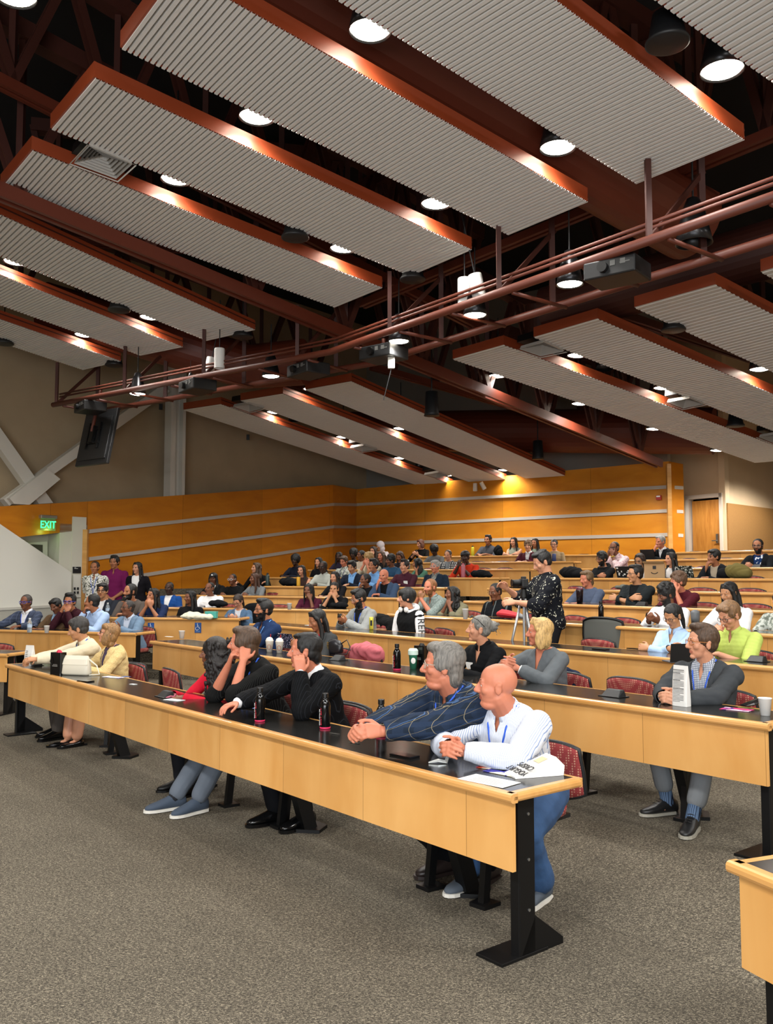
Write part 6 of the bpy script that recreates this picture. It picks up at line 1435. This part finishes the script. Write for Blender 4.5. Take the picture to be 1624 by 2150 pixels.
for a_ in ((348,1463,'C1','black power box in front of the curly haired woman'),(710,1386,'C2','black power box right of the shoulder bag'),(1289,1462,'C2','black power box before the empty second row chair'),(1590,1389,'C3','black power box right of the lime polo man'),(1348,1275,'C5','grey power box before the man with crossed arms'),(1590,1192,'C8','black power box before the black puffer jacket man'),(76,1397,'C1','blue grey power box beside the white pouch')): tent(*a_)
def flat(name,label,cat,px,py,key,w_,d_,m,rot=0,h=.002,dz=.001,group=None):
    p=on_desk(px,py,key); root=thing(name,label,cat,tuple(p),yaw_of(key)+rot,group); mb=MB(); mb.box((0,0,h/2+dz),(w_,d_,h)); mb.build(name+'_sheet' if cat in('paper','leaflet') else 'case',m,root,bevel=.001 if h>.004 else 0); return root
M_ph=mat('phone_black','0b0b0d',.12)
def phone(px,py,key,label,rot=.3,lit=False):
    r_=flat('smartphone',label,'phone',px,py,key,.15,.075,M_ph,rot,.009,.0,'smartphones on the desks'); mb=MB(); mb.box((0,0,.0095),(.14,.067,.001)); mb.build('display',mat('display_lit','8fa0d8',.2,emit=.8) if lit else mat('display_dark','14161b',.08),r_)
phone(525,1487,'C1','lit smartphone under the suited man\'s right hand',.2,True); phone(768,1534,'C1','black phone left of the plaid shirt man\'s bottle',.5); phone(850,1588,'C1','black folded wallet case near the desk edge',.1); phone(1335,1363,'C3','phone lying flat left of the pale blue shirt woman',0); phone(1262,1364,'C3','thin black tray on the third row desk',0); phone(560,1513,'C1','dark flat plate under the left bottle',.1) if False else None
phone(180,1431,'C1','thin black phone right of the cream handbag',.3); phone(1392,1275,'C5','pinkish phone right of the grey power box',.1)
# leaflets
def leaf_mat(name,c1,c2,c3): return blot_mat(name,c1,c2,9,.47,c3)
def leaflet(px,py,key,label,w_,d_,m,rot): return flat('leaflet',label,'leaflet',px,py,key,w_,d_,m,rot,.0015)
leaflet(1040,1612,'C1','red and orange printed card by the clasped hands',.16,.10,leaf_mat('card_red','c8344a','e86a3c','f2d8c8'),.25)
r_=leaflet(1058,1622,'C1','purple and cream leaflet lying over the red card',.18,.10,leaf_mat('card_purple','3b3a8c','4a4aa6','e9e2c8'),.1)
r_=leaflet(1027,1640,'C1','white sheet of handwritten notes at the desk edge',.26,.14,M_paper,.12)
mb=MB()
for q in range(9): mb.box((-.0,-.055+.0125*q,.0035),(.20-.03*(q%3),.0015,.0006))
mb.build('handwriting',mat('pencil_grey','8c8c90',.8),r_)
leaflet(1548,1490,'C2','pink and violet postcard left of the white cup',.17,.11,leaf_mat('card_pink','c03a6c','5a3a7c','e6b8c8'),.2)
leaflet(238,1422,'C1','white and violet printed strip on the front desk',.22,.08,leaf_mat('strip_violet','e6e2ea','a79ac8','f0eef2'),.35); leaflet(280,1437,'C1','small cream card on the front desk',.07,.04,M_paper,.2); leaflet(366,1470,'C1','white napkin with a wrapper on the front desk',.16,.08,M_paper,.3)
leaflet(58,1392,'C1','crumpled white paper left of the white pouch',.10,.06,M_paper,.4); leaflet(265,1421,'C1','blue pamphlet behind the violet strip',.10,.05,mat('pamphlet_blue','2e4478',.7),.2)
leaflet(355,1337,'C2','folded white napkin at the left end of the second row',.14,.05,M_paper,.2); leaflet(920,1298,'C4','open white notebook before the wavy haired woman',.42,.16,M_paper,0); leaflet(650,1313,'C3','white sheet beside the bearded man\'s phone',.12,.08,M_paper,.1); leaflet(800,1321,'C3','tan flat wrapper beside the yellow can',.16,.07,M_kraft,.2)
leaflet(1060,1395,'C2','small black card by the woman in black',.10,.05,M_dgrey,0)
# crumpled wrapper
def wrapper(px,py,key,label,m,sz=.09,seed=1):
    p=on_desk(px,py,key); rr=random.Random(seed); root=thing('crumpled_wrapper',label,'wrapper',tuple(p)); mb=MB(); pts=[(-.6*sz,0,.004),(-.1*sz,.1*sz,.012),(.3*sz,0,.008),(.45*sz,.1*sz,.5*sz)]; 
    mb.tube(pts,[.004,.010,.012,.007],6); mb.build('foil',m,root)
wrapper(925,1603,'C1','crumpled clear candy wrapper standing on the front desk',mat('foil_silver','c4c6c2',.2,.6),.10); wrapper(738,1397,'C2','x',M_paper) if False else None
wrapper(945,1405,'C2','crumpled white tissue behind the grey haired man',M_paper,.08,3)
wrapper(360,1466,'C1','twisted red and silver wrapper on the napkin',mat('foil_red','b06070',.3,.4),.07,4)
p=on_desk(1585,1484,'C2'); r_=thing('snack_wrapper','black crinkled snack wrapper lying on the pink postcard','wrapper',tuple(p),.4); mb=MB(); mb.loft([((-.09,0,.012),(0,.03,0),(0,0,.004)),((-.03,0,.02),(0,.035,0),(0,0,.014)),((.03,.01,.03),(0,.03,0),(0,0,.016)),((.10,.02,.045),(0,.03,0),(0,0,.004))],10); mb.build('foil',mat('foil_black','1c1a1a',.25,.4),r_)
for (px,py,lb) in ((703,1541,'clear desk clip left of the second one, front desk'),(745,1560,'clear desk clip nearer the desk edge')):
    flat('desk_tag',lb,'tag',px,py,'C1',.07,.018,mat('clear_grey','4a4844',.2),.2,.003)
# pouches
def pouch(px,py,key,label,w_,h_,dp,rot,lying=False,lines=True):
    p=on_desk(px,py,key); root=thing('snack_pouch',label,'snack bag',tuple(p),yaw_of(key)+rot)
    mb=MB(); mb.loft([((0,0,0),(w_/2,0,0),(0,dp/2,0)),((0,0,h_*.1),(w_/2,0,0),(0,dp/2,0)),((0,0,h_*.6),(w_/2*.98,0,0),(0,dp*.36,0)),((0,0,h_*.9),(w_/2*.98,0,0),(0,dp*.1,0)),((0,0,h_),(w_/2*.98,0,0),(0,.002,0))],16,6); b=mb.build('bag',mat('bag_white','d9d7d2',.5),root,smooth=False)
    return root
r_=pouch(1432,1482,'C2','tall white printed snack bag standing before the charcoal blazer man',.105,.245,.06,-.02)
mb=MB(); 
for q in range(24):
    ww=.075 if q%5 else .05; mb.box((-.003+(ww-.075)/2,-.0315+.0006*q*.9,.03+.0085*q if q<23 else .22),(ww,.0008,.0022 if q not in (9,15,20) else .004))
mb.build('print_lines',mat('print_black','3a3a3a',.7),r_)
r_=pouch(62,1397,'C1','white stand up snack pouch at the left end of the front desk',.11,.21,.07,.5)
mb=MB(); mb.box((-.01,-.03,.10),(.02,.02,.02)); 
mb=MB()
for q in range(6): mb.box((-.02,-.0355+.003*q,.06+.018*q),(.03,.001,.006))
mb.build('print_lines',mat('print_black','3a3a3a',.7),r_)
# YOGURT CRISPS bag lying on its side
p=on_desk(1122,1626,'C1'); yr=thing('snack_pouch','white YOGURT CRISPS bag lying on the front desk corner','snack bag',tuple(p),math.radians(17)); yr.scale=(1.15,)*3
mb=MB(); mb.add([(-.11,-.055,.0),(.11,-.05,0),(.11,.05,0),(-.11,.055,0),(-.11,-.05,.006),(.08,-.045,.075),(.08,.045,.075),(-.11,.05,.006),(.115,-.05,.04),(.115,.05,.04)],[(0,3,2,1),(4,5,6,7),(0,1,8,5,4),(2,3,7,6,9),(1,2,9,8),(8,9,6,5),(0,4,7,3)]); mb.build('bag',mat('bag_white','d9d7d2',.5),yr,recalc=True)
sl=math.atan2(.069,.19)
text_part('lettering','YOGURT\nCRISPS',.042,mat('print_ink','16161a',.6),yr,(-.055,0,.0290),(-sl,0,PI/2),.0008)
mb=MB(); Ry=rotm('Y',-math.degrees(sl)); mb.box((.03,0,.0585),(.045,.05,.001),Ry); mb.build('window_print',mat('bag_tan','c9b48c',.6),yr)
# gift bag, handbags
def giftbag(px,py,key,label,w_,h_,rot,tissue,text=None):
    p=on_desk(px,py,key); root=thing('gift_bag',label,'bag',tuple(p),yaw_of(key)+rot); mb=MB(); mb.loft([((0,0,0),(w_/2,0,0),(0,.04,0)),((0,0,h_),(w_/2,0,0),(0,.04,0))],16,8); mb.build('bag',mat('bag_black_gloss','0c0c0d',.15),root)
    mb=MB(); mb.tube([(-w_*.3,-.035,h_-.01),(-w_*.3,-.06,h_*.6),(-w_*.22,-.05,h_*.45)],.003,6); mb.build('handle',M_black,root)
    mb=MB(); mb.add([(-w_*.3,0,h_*.95),(w_*.1,-.02,h_*.95),(w_*.3,.02,h_*.95),(-.01,0,h_*1.12),(.02,.01,h_*1.1)],[(0,1,3),(1,2,4),(0,2,3),(1,4,3)]); mb.build('tissue_paper',tissue,root)
    mb=MB(); mb.box((.0,-.041,h_*.4),(w_*.5,.001,.012)); mb.box((.005,-.041,h_*.46),(w_*.4,.001,.008)); mb.build('silver_print',mat('silver_ink','8a8a88',.3,.6),root)
giftbag(122,1416,'C1','glossy black gift bag with red tissue beside the cream handbag',.15,.21,.35,mat('tissue_red','c82a48',.7))
giftbag(885,1402,'C2','black bag with black tissue in front of the green cup',.11,.19,.2,mat('tissue_black','141414',.7))
p=on_desk(160,1417,'C1'); r_=thing('handbag','cream leather handbag standing on the front desk','handbag',tuple(p+np.array([0,0,.0])),yaw_of('C1')+.62); M_lea=mat('cream_leather','d6cfbc',.5)
mb=MB(); mb.loft([((0,0,0.002),(.145,0,0),(0,.045,0)),((0,0,.02),(.15,0,0),(0,.055,0)),((0,0,.10),(.145,0,0),(0,.045,0)),((0,0,.165),(.135,0,0),(0,.018,0)),((0,0,.175),(.13,0,0),(0,.008,0))],24,4.5); mb.build('bag_body',M_lea,r_,smooth=True)
mb=MB(); mb.loft([((0,-.034,.10),(.145,0,0),(0,.014,0)),((0,-.02,.15),(.138,0,0),(0,.012,0)),((0,.0,.182),(.133,0,0),(0,.012,0))],20,4); mb.build('flap',M_lea,r_); mb=MB(); mb.tube([(.12,0,.16),(.2,.03,.09),(.24,.02,.01),(.16,-.03,.005)],.007,8); mb.build('strap',M_lea,r_,smooth=True)
p=on_desk(703,1374,'C2'); r_=thing('shoulder_bag','small black shoulder bag with studs beside the woman in charcoal','handbag',tuple(p),yaw_of('C2')+.3); M_lb=mat('black_leather_bag','15141a',.3)
mb=MB(); mb.loft([((0,0,0),(.07,0,0),(0,.04,0)),((0,0,.03),(.10,0,0),(0,.045,0)),((0,0,.09),(.10,0,0),(0,.04,0)),((0,0,.14),(.065,0,0),(0,.03,0)),((0,0,.15),(.03,0,0),(0,.02,0))],22,2.6); mb.build('bag_body',M_lb,r_,smooth=True); mb=MB(); mb.tube([(.08,0,.11),(.14,.02,.15),(.17,.03,.08),(.15,.0,.01),(.05,-.06,.006)],.006,8); mb.build('strap',M_lb,r_,smooth=True)
mb=MB()
for q in range(6): mb.box((-.055+.0*q,-.043,.03+.018*q),(.02,.006,.008))
mb.build('stud',mat('gold_stud','b89a5a',.3,.8),r_)
# whipped drinks
def frappe(px,py,label):
    p=on_desk(px,py,'C2'); r_=thing('whipped_drink',label,'drink',tuple(p),0,'whipped cream drinks'); mb=MB(); mb.lathe([(.028,0),(.042,.115),(.044,.12),(.040,.12),(0,.118)],22); mb.build('cup_wall',mat('milky_plastic','e6dfd0',.3),r_,smooth=True)
    mb=MB(); mb.ell((0,0,.125),(.038,.038,.03)); mb.build('whipped_cream',M_paper,r_,smooth=True); mb=MB(); mb.tube([(.005,0,.10),(.012,0,.185)],.004,8); mb.build('straw',mat('straw_red','c4342c',.4),r_)
    mb=MB(); mb.tube([(.018*math.cos(t),-.038,.055+.024*math.sin(t)) for t in np.linspace(0,2*PI,14)[:-1]],.002,5,closed=True); mb.build('logo_ring',mat('logo_orange','b0603c',.5),r_)
frappe(566,1369,'left one of the two whipped cream drinks with red straws'); frappe(587,1371,'right one of the two whipped cream drinks with red straws')
# laptops
def laptop(px,py,key,label,back,rot=0,op=105,s=1.0,stick=None):
    p=on_desk(px,py,key); rz=yaw_of(key)+rot; r_=thing('laptop',label,'laptop',tuple(p),rz); r_.scale=(s,)*3
    mb=MB(); mb.box((0,.11,.008),(.32,.22,.014)); mb.build('keyboard_base',mat('laptop_grey','55575b',.4,.5),r_,bevel=.003)
    a=math.radians(op-90); Rx=rotm('X',a*57.3*1.0); 
    mb=MB(); mb.box((0,-.0-.10*math.sin(a),.012+.105*math.cos(a)),(.32,.008,.21),rotm('X',math.degrees(a))); o=mb.build('screen_lid',back,r_,bevel=.003)
    if stick:
        rr=random.Random(7); mb=MB()
        for q in range(9): 
            h_=rr.uniform(.03,.18); mb.box((rr.uniform(-.13,.13),-h_*math.sin(a)-.006,.012+h_*math.cos(a)),(rr.uniform(.02,.05),.002,rr.uniform(.02,.04)),rotm('X',math.degrees(a)))
        mb.build('sticker',stick,r_)
laptop(606,1362,'C2','open laptop with a flower pattern lid behind the whipped drinks',blot_mat('flower_lid','1c2030','8a90b8',60,.55,'d8b8b0'),.1,112,.8)
laptop(1312,1212,'C7','black laptop covered in white stickers, right rows',M_dgrey,0,108,.85,M_paper); laptop(1441,1213,'C7','laptop with a dark and light patterned lid beside the maroon t-shirt man',blot_mat('camo_lid','1b1d1a','6f746c',35,.5,'d0d2cc'),0,108,.85); laptop(1362,1175,'C9','plain black laptop before the older man with hand on chin',M_dgrey,0,108,.9)
laptop(1436,1392,'C3','black laptop edge beside the amber glasses',M_dgrey,1.0,100,.7)
# single objects
def lathe_thing(name,label,cat,px,py,key,prof,m,part,cap_=None,extra=None):
    p=on_desk(px,py,key); r_=thing(name,label,cat,tuple(p)); mb=MB(); mb.lathe(prof,22); mb.build(part,m,r_,smooth=True)
    if cap_: mb=MB(); mb.lathe(cap_[0],20); mb.build('cap',cap_[1],r_)
    return r_
r_=lathe_thing('iced_cup','tall green and white iced drink cup','cup',868,1404,'C2',[(.028,0),(.040,.15),(.042,.155),(.03,.17),(0,.172)],mat('cup_green','2f7a5c',.35),'cup_wall'); 
mb=MB(); mb.lathe([(.0425,.118),(.044,.12),(.0435,.155),(.032,.172),(0,.174)],22); mb.build('lid',mat('pale_lid','cfe6da',.2),r_); mb=MB(); mb.ell((0,-.036,.07),(.02,.004,.026)); mb.build('emblem',M_paper,r_)
r_=lathe_thing('drink_can','tall yellow and black energy drink can','can',780,1322,'C3',[(.022,0),(.027,.006),(.027,.15),(.022,.16),(0,.16)],mat('can_yellow','d8cc4a',.3,.3),'can_wall'); mb=MB(); mb.box((0,-.0262,.085),(.026,.003,.07)); mb.build('can_print',M_black,r_)
lathe_thing('thermos','dark green thermos bottle beside the grey sweater woman','bottle',562,1230,'L6',[(.036,0),(.038,.01),(.038,.19),(.025,.215),(0,.218)],mat('bottle_green','2c3d3a',.4),'flask_body',([(0,.215),(.022,.215),(.02,.245),(0,.25)],M_dgrey))
lathe_thing('thermos','yellow flask before the tank top woman','bottle',627,1229,'L6',[(.034,0),(.036,.01),(.036,.16),(.034,.17),(0,.17)],mat('flask_yellow','dca42a',.4),'flask_body',([(0,.168),(.032,.168),(.03,.2),(0,.2)],M_dgrey))
lathe_thing('thermos','lime yellow flask on the back row left of the grey polo man','bottle',993,1163,'L10',[(.036,0),(.038,.01),(.038,.19),(.028,.21),(0,.212)],mat('flask_lime','cdbb22',.4),'flask_body',([(0,.21),(.022,.21),(.02,.24),(0,.245)],M_dgrey))
lathe_thing('thermos','tall pink flask held by the red t-shirt man','bottle',973,1210,'L7',[(.038,0),(.04,.01),(.04,.21),(.03,.23),(0,.232)],mat('flask_pink','a85a66',.4),'flask_body',([(0,.23),(.026,.23),(.024,.26),(0,.265)],mat('flask_pink','a85a66',.4)))
lathe_thing('thermos','dark blue tumbler before the round glasses woman','bottle',1164,1175,'L9',[(.036,0),(.042,.01),(.042,.15),(.036,.16),(0,.162)],mat('tumbler_blue','2c3a66',.4),'flask_body')
r_=lathe_thing('shaker_bottle','black shaker bottle with pink lid before the slate t-shirt man','bottle',1218,1268,'C5',[(.038,0),(.046,.15),(.048,.17),(.046,.18),(0,.18)],mat('shaker_black','1c1216',.2),'shaker_body',([(0,.178),(.046,.178),(.044,.2),(.02,.215),(0,.215)],mat('lid_plum','5a2338',.4)))
lathe_thing('tumbler','grey squat tumbler behind the pale blue shirt woman','tumbler',1461,1308,'C4',[(.045,0),(.05,.06),(.05,.11),(.046,.13),(.02,.145),(0,.145)],mat('tumbler_grey','6a6f74',.4),'tumbler_body')
# soft bags and garments
def lump(name,label,cat,p,rz,ells,m,vox=.012,disp=.01,part='fabric',extra=None):
    r_=thing(name,label,cat,tuple(p),rz); mb=MB()
    for e in ells: mb.ell(e[0],e[1],None,14,10)
    g=remesh(mb,vox,part,3); displace(g,disp,22,3); g.materials.append(m); o=bpy.data.objects.new(part,g); col.objects.link(o); o.parent=r_
    return r_
M_bk=c_('black_nylon','17181a')
p=on_desk(408,1302,'L3'); r_=lump('tote_bag','white cotton bag lying on the desk of the left block','bag',p,yaw_of('L3'),[((0,.1,.045),(.26,.12,.045)),((-.08,.12,.06),(.14,.10,.055)),((.14,.09,.04),(.12,.10,.04))],c_('cotton_cream','d2cdb8'))
p=on_desk(442,1298,'L3'); r_=thing('tissue_box','turquoise box at the end of the white cotton bag','box',tuple(p),yaw_of('L3')); mb=MB(); mb.box((0,.04,.045),(.17,.09,.09)); mb.build('box',mat('turquoise','4fb3a6',.6),r_,bevel=.004); mb=MB(); mb.box((0,.04,.088),(.175,.095,.02)); mb.build('lid',mat('turquoise','4fb3a6',.6),r_)
p=on_desk(597,1230,'L6'); lump('backpack','black backpack lying behind the green thermos','bag',p,yaw_of('L6'),[((0,.14,.08),(.22,.12,.085)),((.12,.13,.05),(.12,.10,.05))],M_bk)
p=on_desk(450,1275,'L4'); lump('shoulder_bag','black bag before the person in white sweatshirt','bag',p,yaw_of('L4'),[((0,.12,.06),(.17,.10,.06)),((.10,.12,.05),(.08,.08,.045))],M_bk)
p=on_desk(707,1278,'L4'); lump('shoulder_bag','black bag before the woman holding her cheeks','bag',p,yaw_of('L4'),[((0,.12,.05),(.16,.08,.05)),((.08,.10,.05),(.08,.07,.05))],M_bk)
p=on_desk(1002,1211,'L7'); lump('backpack','black backpack lying right of the red t-shirt man','bag',p,yaw_of('L7'),[((0,.14,.07),(.20,.12,.075)),((.14,.14,.04),(.12,.10,.04))],M_bk)
p=on_desk(1043,1164,'L10'); lump('backpack','upright black backpack beside the grey polo man','bag',p,yaw_of('L10'),[((0,.1,.12),(.11,.08,.13)),((.05,.08,.08),(.08,.07,.09))],M_bk)
p=on_desk(1188,1214,'C7'); lump('backpack','black duffel bag behind the photographer','bag',p,yaw_of('C7'),[((0,.14,.09),(.24,.11,.10)),((.15,.13,.06),(.14,.10,.07))],M_bk)
p=on_desk(1538,1216,'C7'); r_=lump('backpack','olive and black backpack beside the dark jacket man','bag',p,yaw_of('C7'),[((0,.14,.10),(.19,.13,.11)),((.10,.13,.07),(.12,.12,.08))],c_('olive_canvas','6f6438')); g_=MB(); g_.ell((-.19,.12,.07),(.10,.10,.08)); g_.build('front_pocket',M_bk,r_,smooth=True)
p=on_desk(1064,1300,'C4'); r_=thing('umbrella','folded red umbrella with grey tip on the fourth row','umbrella',tuple(p),yaw_of('C4')-.1); mb=MB(); mb.loft([((-.26,.08,.05),(0,.02,0),(0,0,.03)),((-.18,.08,.06),(0,.05,0),(0,0,.055)),((-.05,.08,.055),(0,.055,0),(0,0,.05)),((.08,.08,.045),(0,.045,0),(0,0,.04)),((.16,.08,.04),(0,.03,0),(0,0,.03))],9,1.4); mb.build('canopy',mat('umbrella_red','b8222e',.6),r_); mb=MB(); mb.cap((.14,.08,.045),.035,(.26,.08,.02),.012); mb.build('tip',mat('umbrella_grey','77787a',.6),r_,smooth=True)
p=on_desk(1298,1243,'C6'); lump('pouch','flat grey pouch on the sixth row','pouch',p,yaw_of('C6'),[((0,.12,.035),(.13,.08,.035))],c_('grey_pouch','63665f'))
# cardboard box
p=on_desk(1375,1215,'C7'); r_=thing('cardboard_box','open cardboard parcel box with a black smile mark','box',tuple(p),yaw_of('C7')+.55); mb=MB(); mb.box((0,.12,.105),(.30,.24,.21)); mb.build('box',M_kraft,r_,bevel=.003); mb=MB(); mb.slab([(-.15,0,.21),(.15,0,.21),(.13,-.08,.245),(-.17,-.08,.245)],(0,0,.004)); mb.build('flap',mat('kraft_light','cdb083',.8),r_,recalc=True)
mb=MB(); mb.tube([(.05*math.cos(t),-.0015,.10-.035*math.sin(t)) for t in np.linspace(.3,PI-.3,10)],.006,6); mb.box((0,-.0015,.16),(.05,.003,.05)); mb.build('printed_mark',M_black,r_)
# pink sweater over chair, navy jacket over chair, dark coat
A_,e_,n_,fz_,tz_=row_geo('C2'); P=seat_at('C2',770,1.03,fz_+.85)
ch=place_chair(P[0]-n_[0]*.24,P[1]-n_[1]*.24,fz_,facing('C2'),'maroon chair under the pink sweater')
r_=lump('sweater','dusty pink sweater draped over a chair back in the second row','sweater',(P[0],P[1],fz_),facing('C2'),[((0,.0,.76),(.25,.10,.08)),((-.10,-.02,.72),(.14,.10,.10)),((.12,0,.68),(.14,.09,.12)),((.05,-.06,.60),(.20,.06,.14))],c_('dusty_pink','b8626a'),.014,.014)
P=seat_at('C2',1190,1.0,fz_+.85); r_=lump('jacket','dark navy jacket hung on the chair of the blond woman','jacket',(P[0],P[1],fz_),facing('C2'),[((0,0,.68),(.20,.07,.12)),((.05,-.02,.56),(.18,.06,.18))],c_('navy_nylon','1a2338'),.014,.01)
A_,e_,n_,fz_,tz_=row_geo('C3'); P=seat_at('C3',812,1.05,fz_+.85); lump('coat','black coat heaped beside the grey blazer man','coat',(P[0],P[1],fz_),facing('C3'),[((0,0,.78),(.22,.12,.09)),((.12,0,.84),(.14,.10,.07)),((-.12,0,.72),(.12,.10,.10))],c_('black_wool','151515'),.014,.014)
# mesh office chair behind third row
P=seat_at('C3',1247,.98,fz_+1.0); root=thing('office_chair','black mesh backed office chair turned behind the third row','chair',(float(P[0]),float(P[1]),fz_),facing('C3')+.25)
V,Fc,edge=backshape(.46,.36,-.20,.02,.80,curve=.06); mb=MB(); mb.add(V,Fc); mb.build('mesh_back',M_meshg,root,smooth=True,recalc=True); mb=MB(); mb.tube(edge,.016,8,closed=True); mb.build('back_frame',M_black,root,smooth=True)
mb=MB(); mb.loft([((0,0,.44),(.24,0,0),(0,.22,0)),((0,0,.50),(.24,0,0),(0,.22,0))],24,3); mb.build('seat',M_black,root); mb=MB(); mb.tube([(0,0,.06),(0,0,.44)],.03,12); mb.tube([(0,-.1,.45),(0,-.24,.5),(0,-.25,.7)],.025,8); mb.build('column',M_black,root)
for q in range(5):
    a=2*PI*q/5; mb=MB(); mb.tube([(0,0,.09),(.27*math.cos(a),.27*math.sin(a),.05)],.02,8); mb.ell((.27*math.cos(a),.27*math.sin(a),.028),(.028,.028,.028)); mb.build('leg',M_black,root)
# wheelchair style black chair behind the denim jacket woman
A_,e_,n_,fz_,tz_=row_geo('L3'); P=seat_at('L3',528,.80,fz_+.85); root=thing('office_chair','black upholstered chair beside the denim jacket woman','chair',(float(P[0]),float(P[1]),fz_),facing('L3')); V,Fc,edge=backshape(.42,.5,-.25,.05,.74); mb=MB(); mb.add(V,Fc); mb.build('backrest',M_bk,root,smooth=True,recalc=True); mb=MB(); mb.box((0,0,.45),(.42,.42,.06)); mb.build('seat',M_bk,root); mb=MB(); mb.tube([(0,0,0),(0,0,.45)],.04,10); mb.build('column',M_black,root)
# camera on tripod in front of the photographer
hp=atd(1100,1222,9.6); fzp=.254
root=thing('tripod','silver camera tripod standing in front of the photographer','tripod',(float(hp[0]),float(hp[1]),fzp)); H=float(hp[2])-fzp-.06
M_sil=mat('tripod_silver','b9bbbd',.3,.7)
for a in (PI*1.12,PI*1.62,PI*.35):
    mb=MB(); ft=V3(.34*math.cos(a),.34*math.sin(a),0.012); tp=V3(.03*math.cos(a),.03*math.sin(a),H-.12); mb.tube([tp,tp+(ft-tp)*.55],.014,8); mb.tube([tp+(ft-tp)*.5,ft],.010,8); l_=mb.build('leg',M_sil,root,smooth=True); mb=MB(); mb.ell(ft,(.016,.016,.012)); q_=tp+(ft-tp)*.53; mb.ell(q_,(.02,.02,.022)); mb.build('rubber_foot',M_black,l_)
    mb=MB(); mb.tube([V3(0,0,H*.48),tp+(ft-tp)*.5],.006,6); mb.build('brace',M_sil,root)
mb=MB(); mb.tube([(0,0,H*.45),(0,0,H)],.014,10); mb.build('centre_column',M_sil,root); mb=MB(); mb.lathe([(0,-.16),(.035,-.15),(.04,-.1),(.025,-.02),(.035,0),(0,.0)],16,(0,0,H)); mb.build('head',M_black,root)
cr=thing('camera','black camera mounted on the tripod','camera',(float(hp[0]),float(hp[1]),fzp+H),math.radians(100)); mb=MB(); mb.box((0,0,.05),(.13,.07,.09)); mb.box((0,.0,.105),(.05,.05,.03)); mb.build('camera_body',M_dgrey,cr,bevel=.008)
mb=MB(); mb.lathe([(0,0),(.036,0),(.038,.02),(.034,.08),(.04,.10),(0,.095)],20,(0,.035,.05),rotm('X',-90)); mb.build('lens',M_black,cr,smooth=False); mb=MB(); mb.box((0,-.037,.05),(.08,.004,.055)); mb.build('rear_display',mat('display_warm','4a2f2a',.2),cr)
# small stickers on desk end panels etc
flat('lens_hood','black lens hood lying on the sixth row desk end','lens hood',1087,1236,'C6',.10,.10,M_black,0,.06)
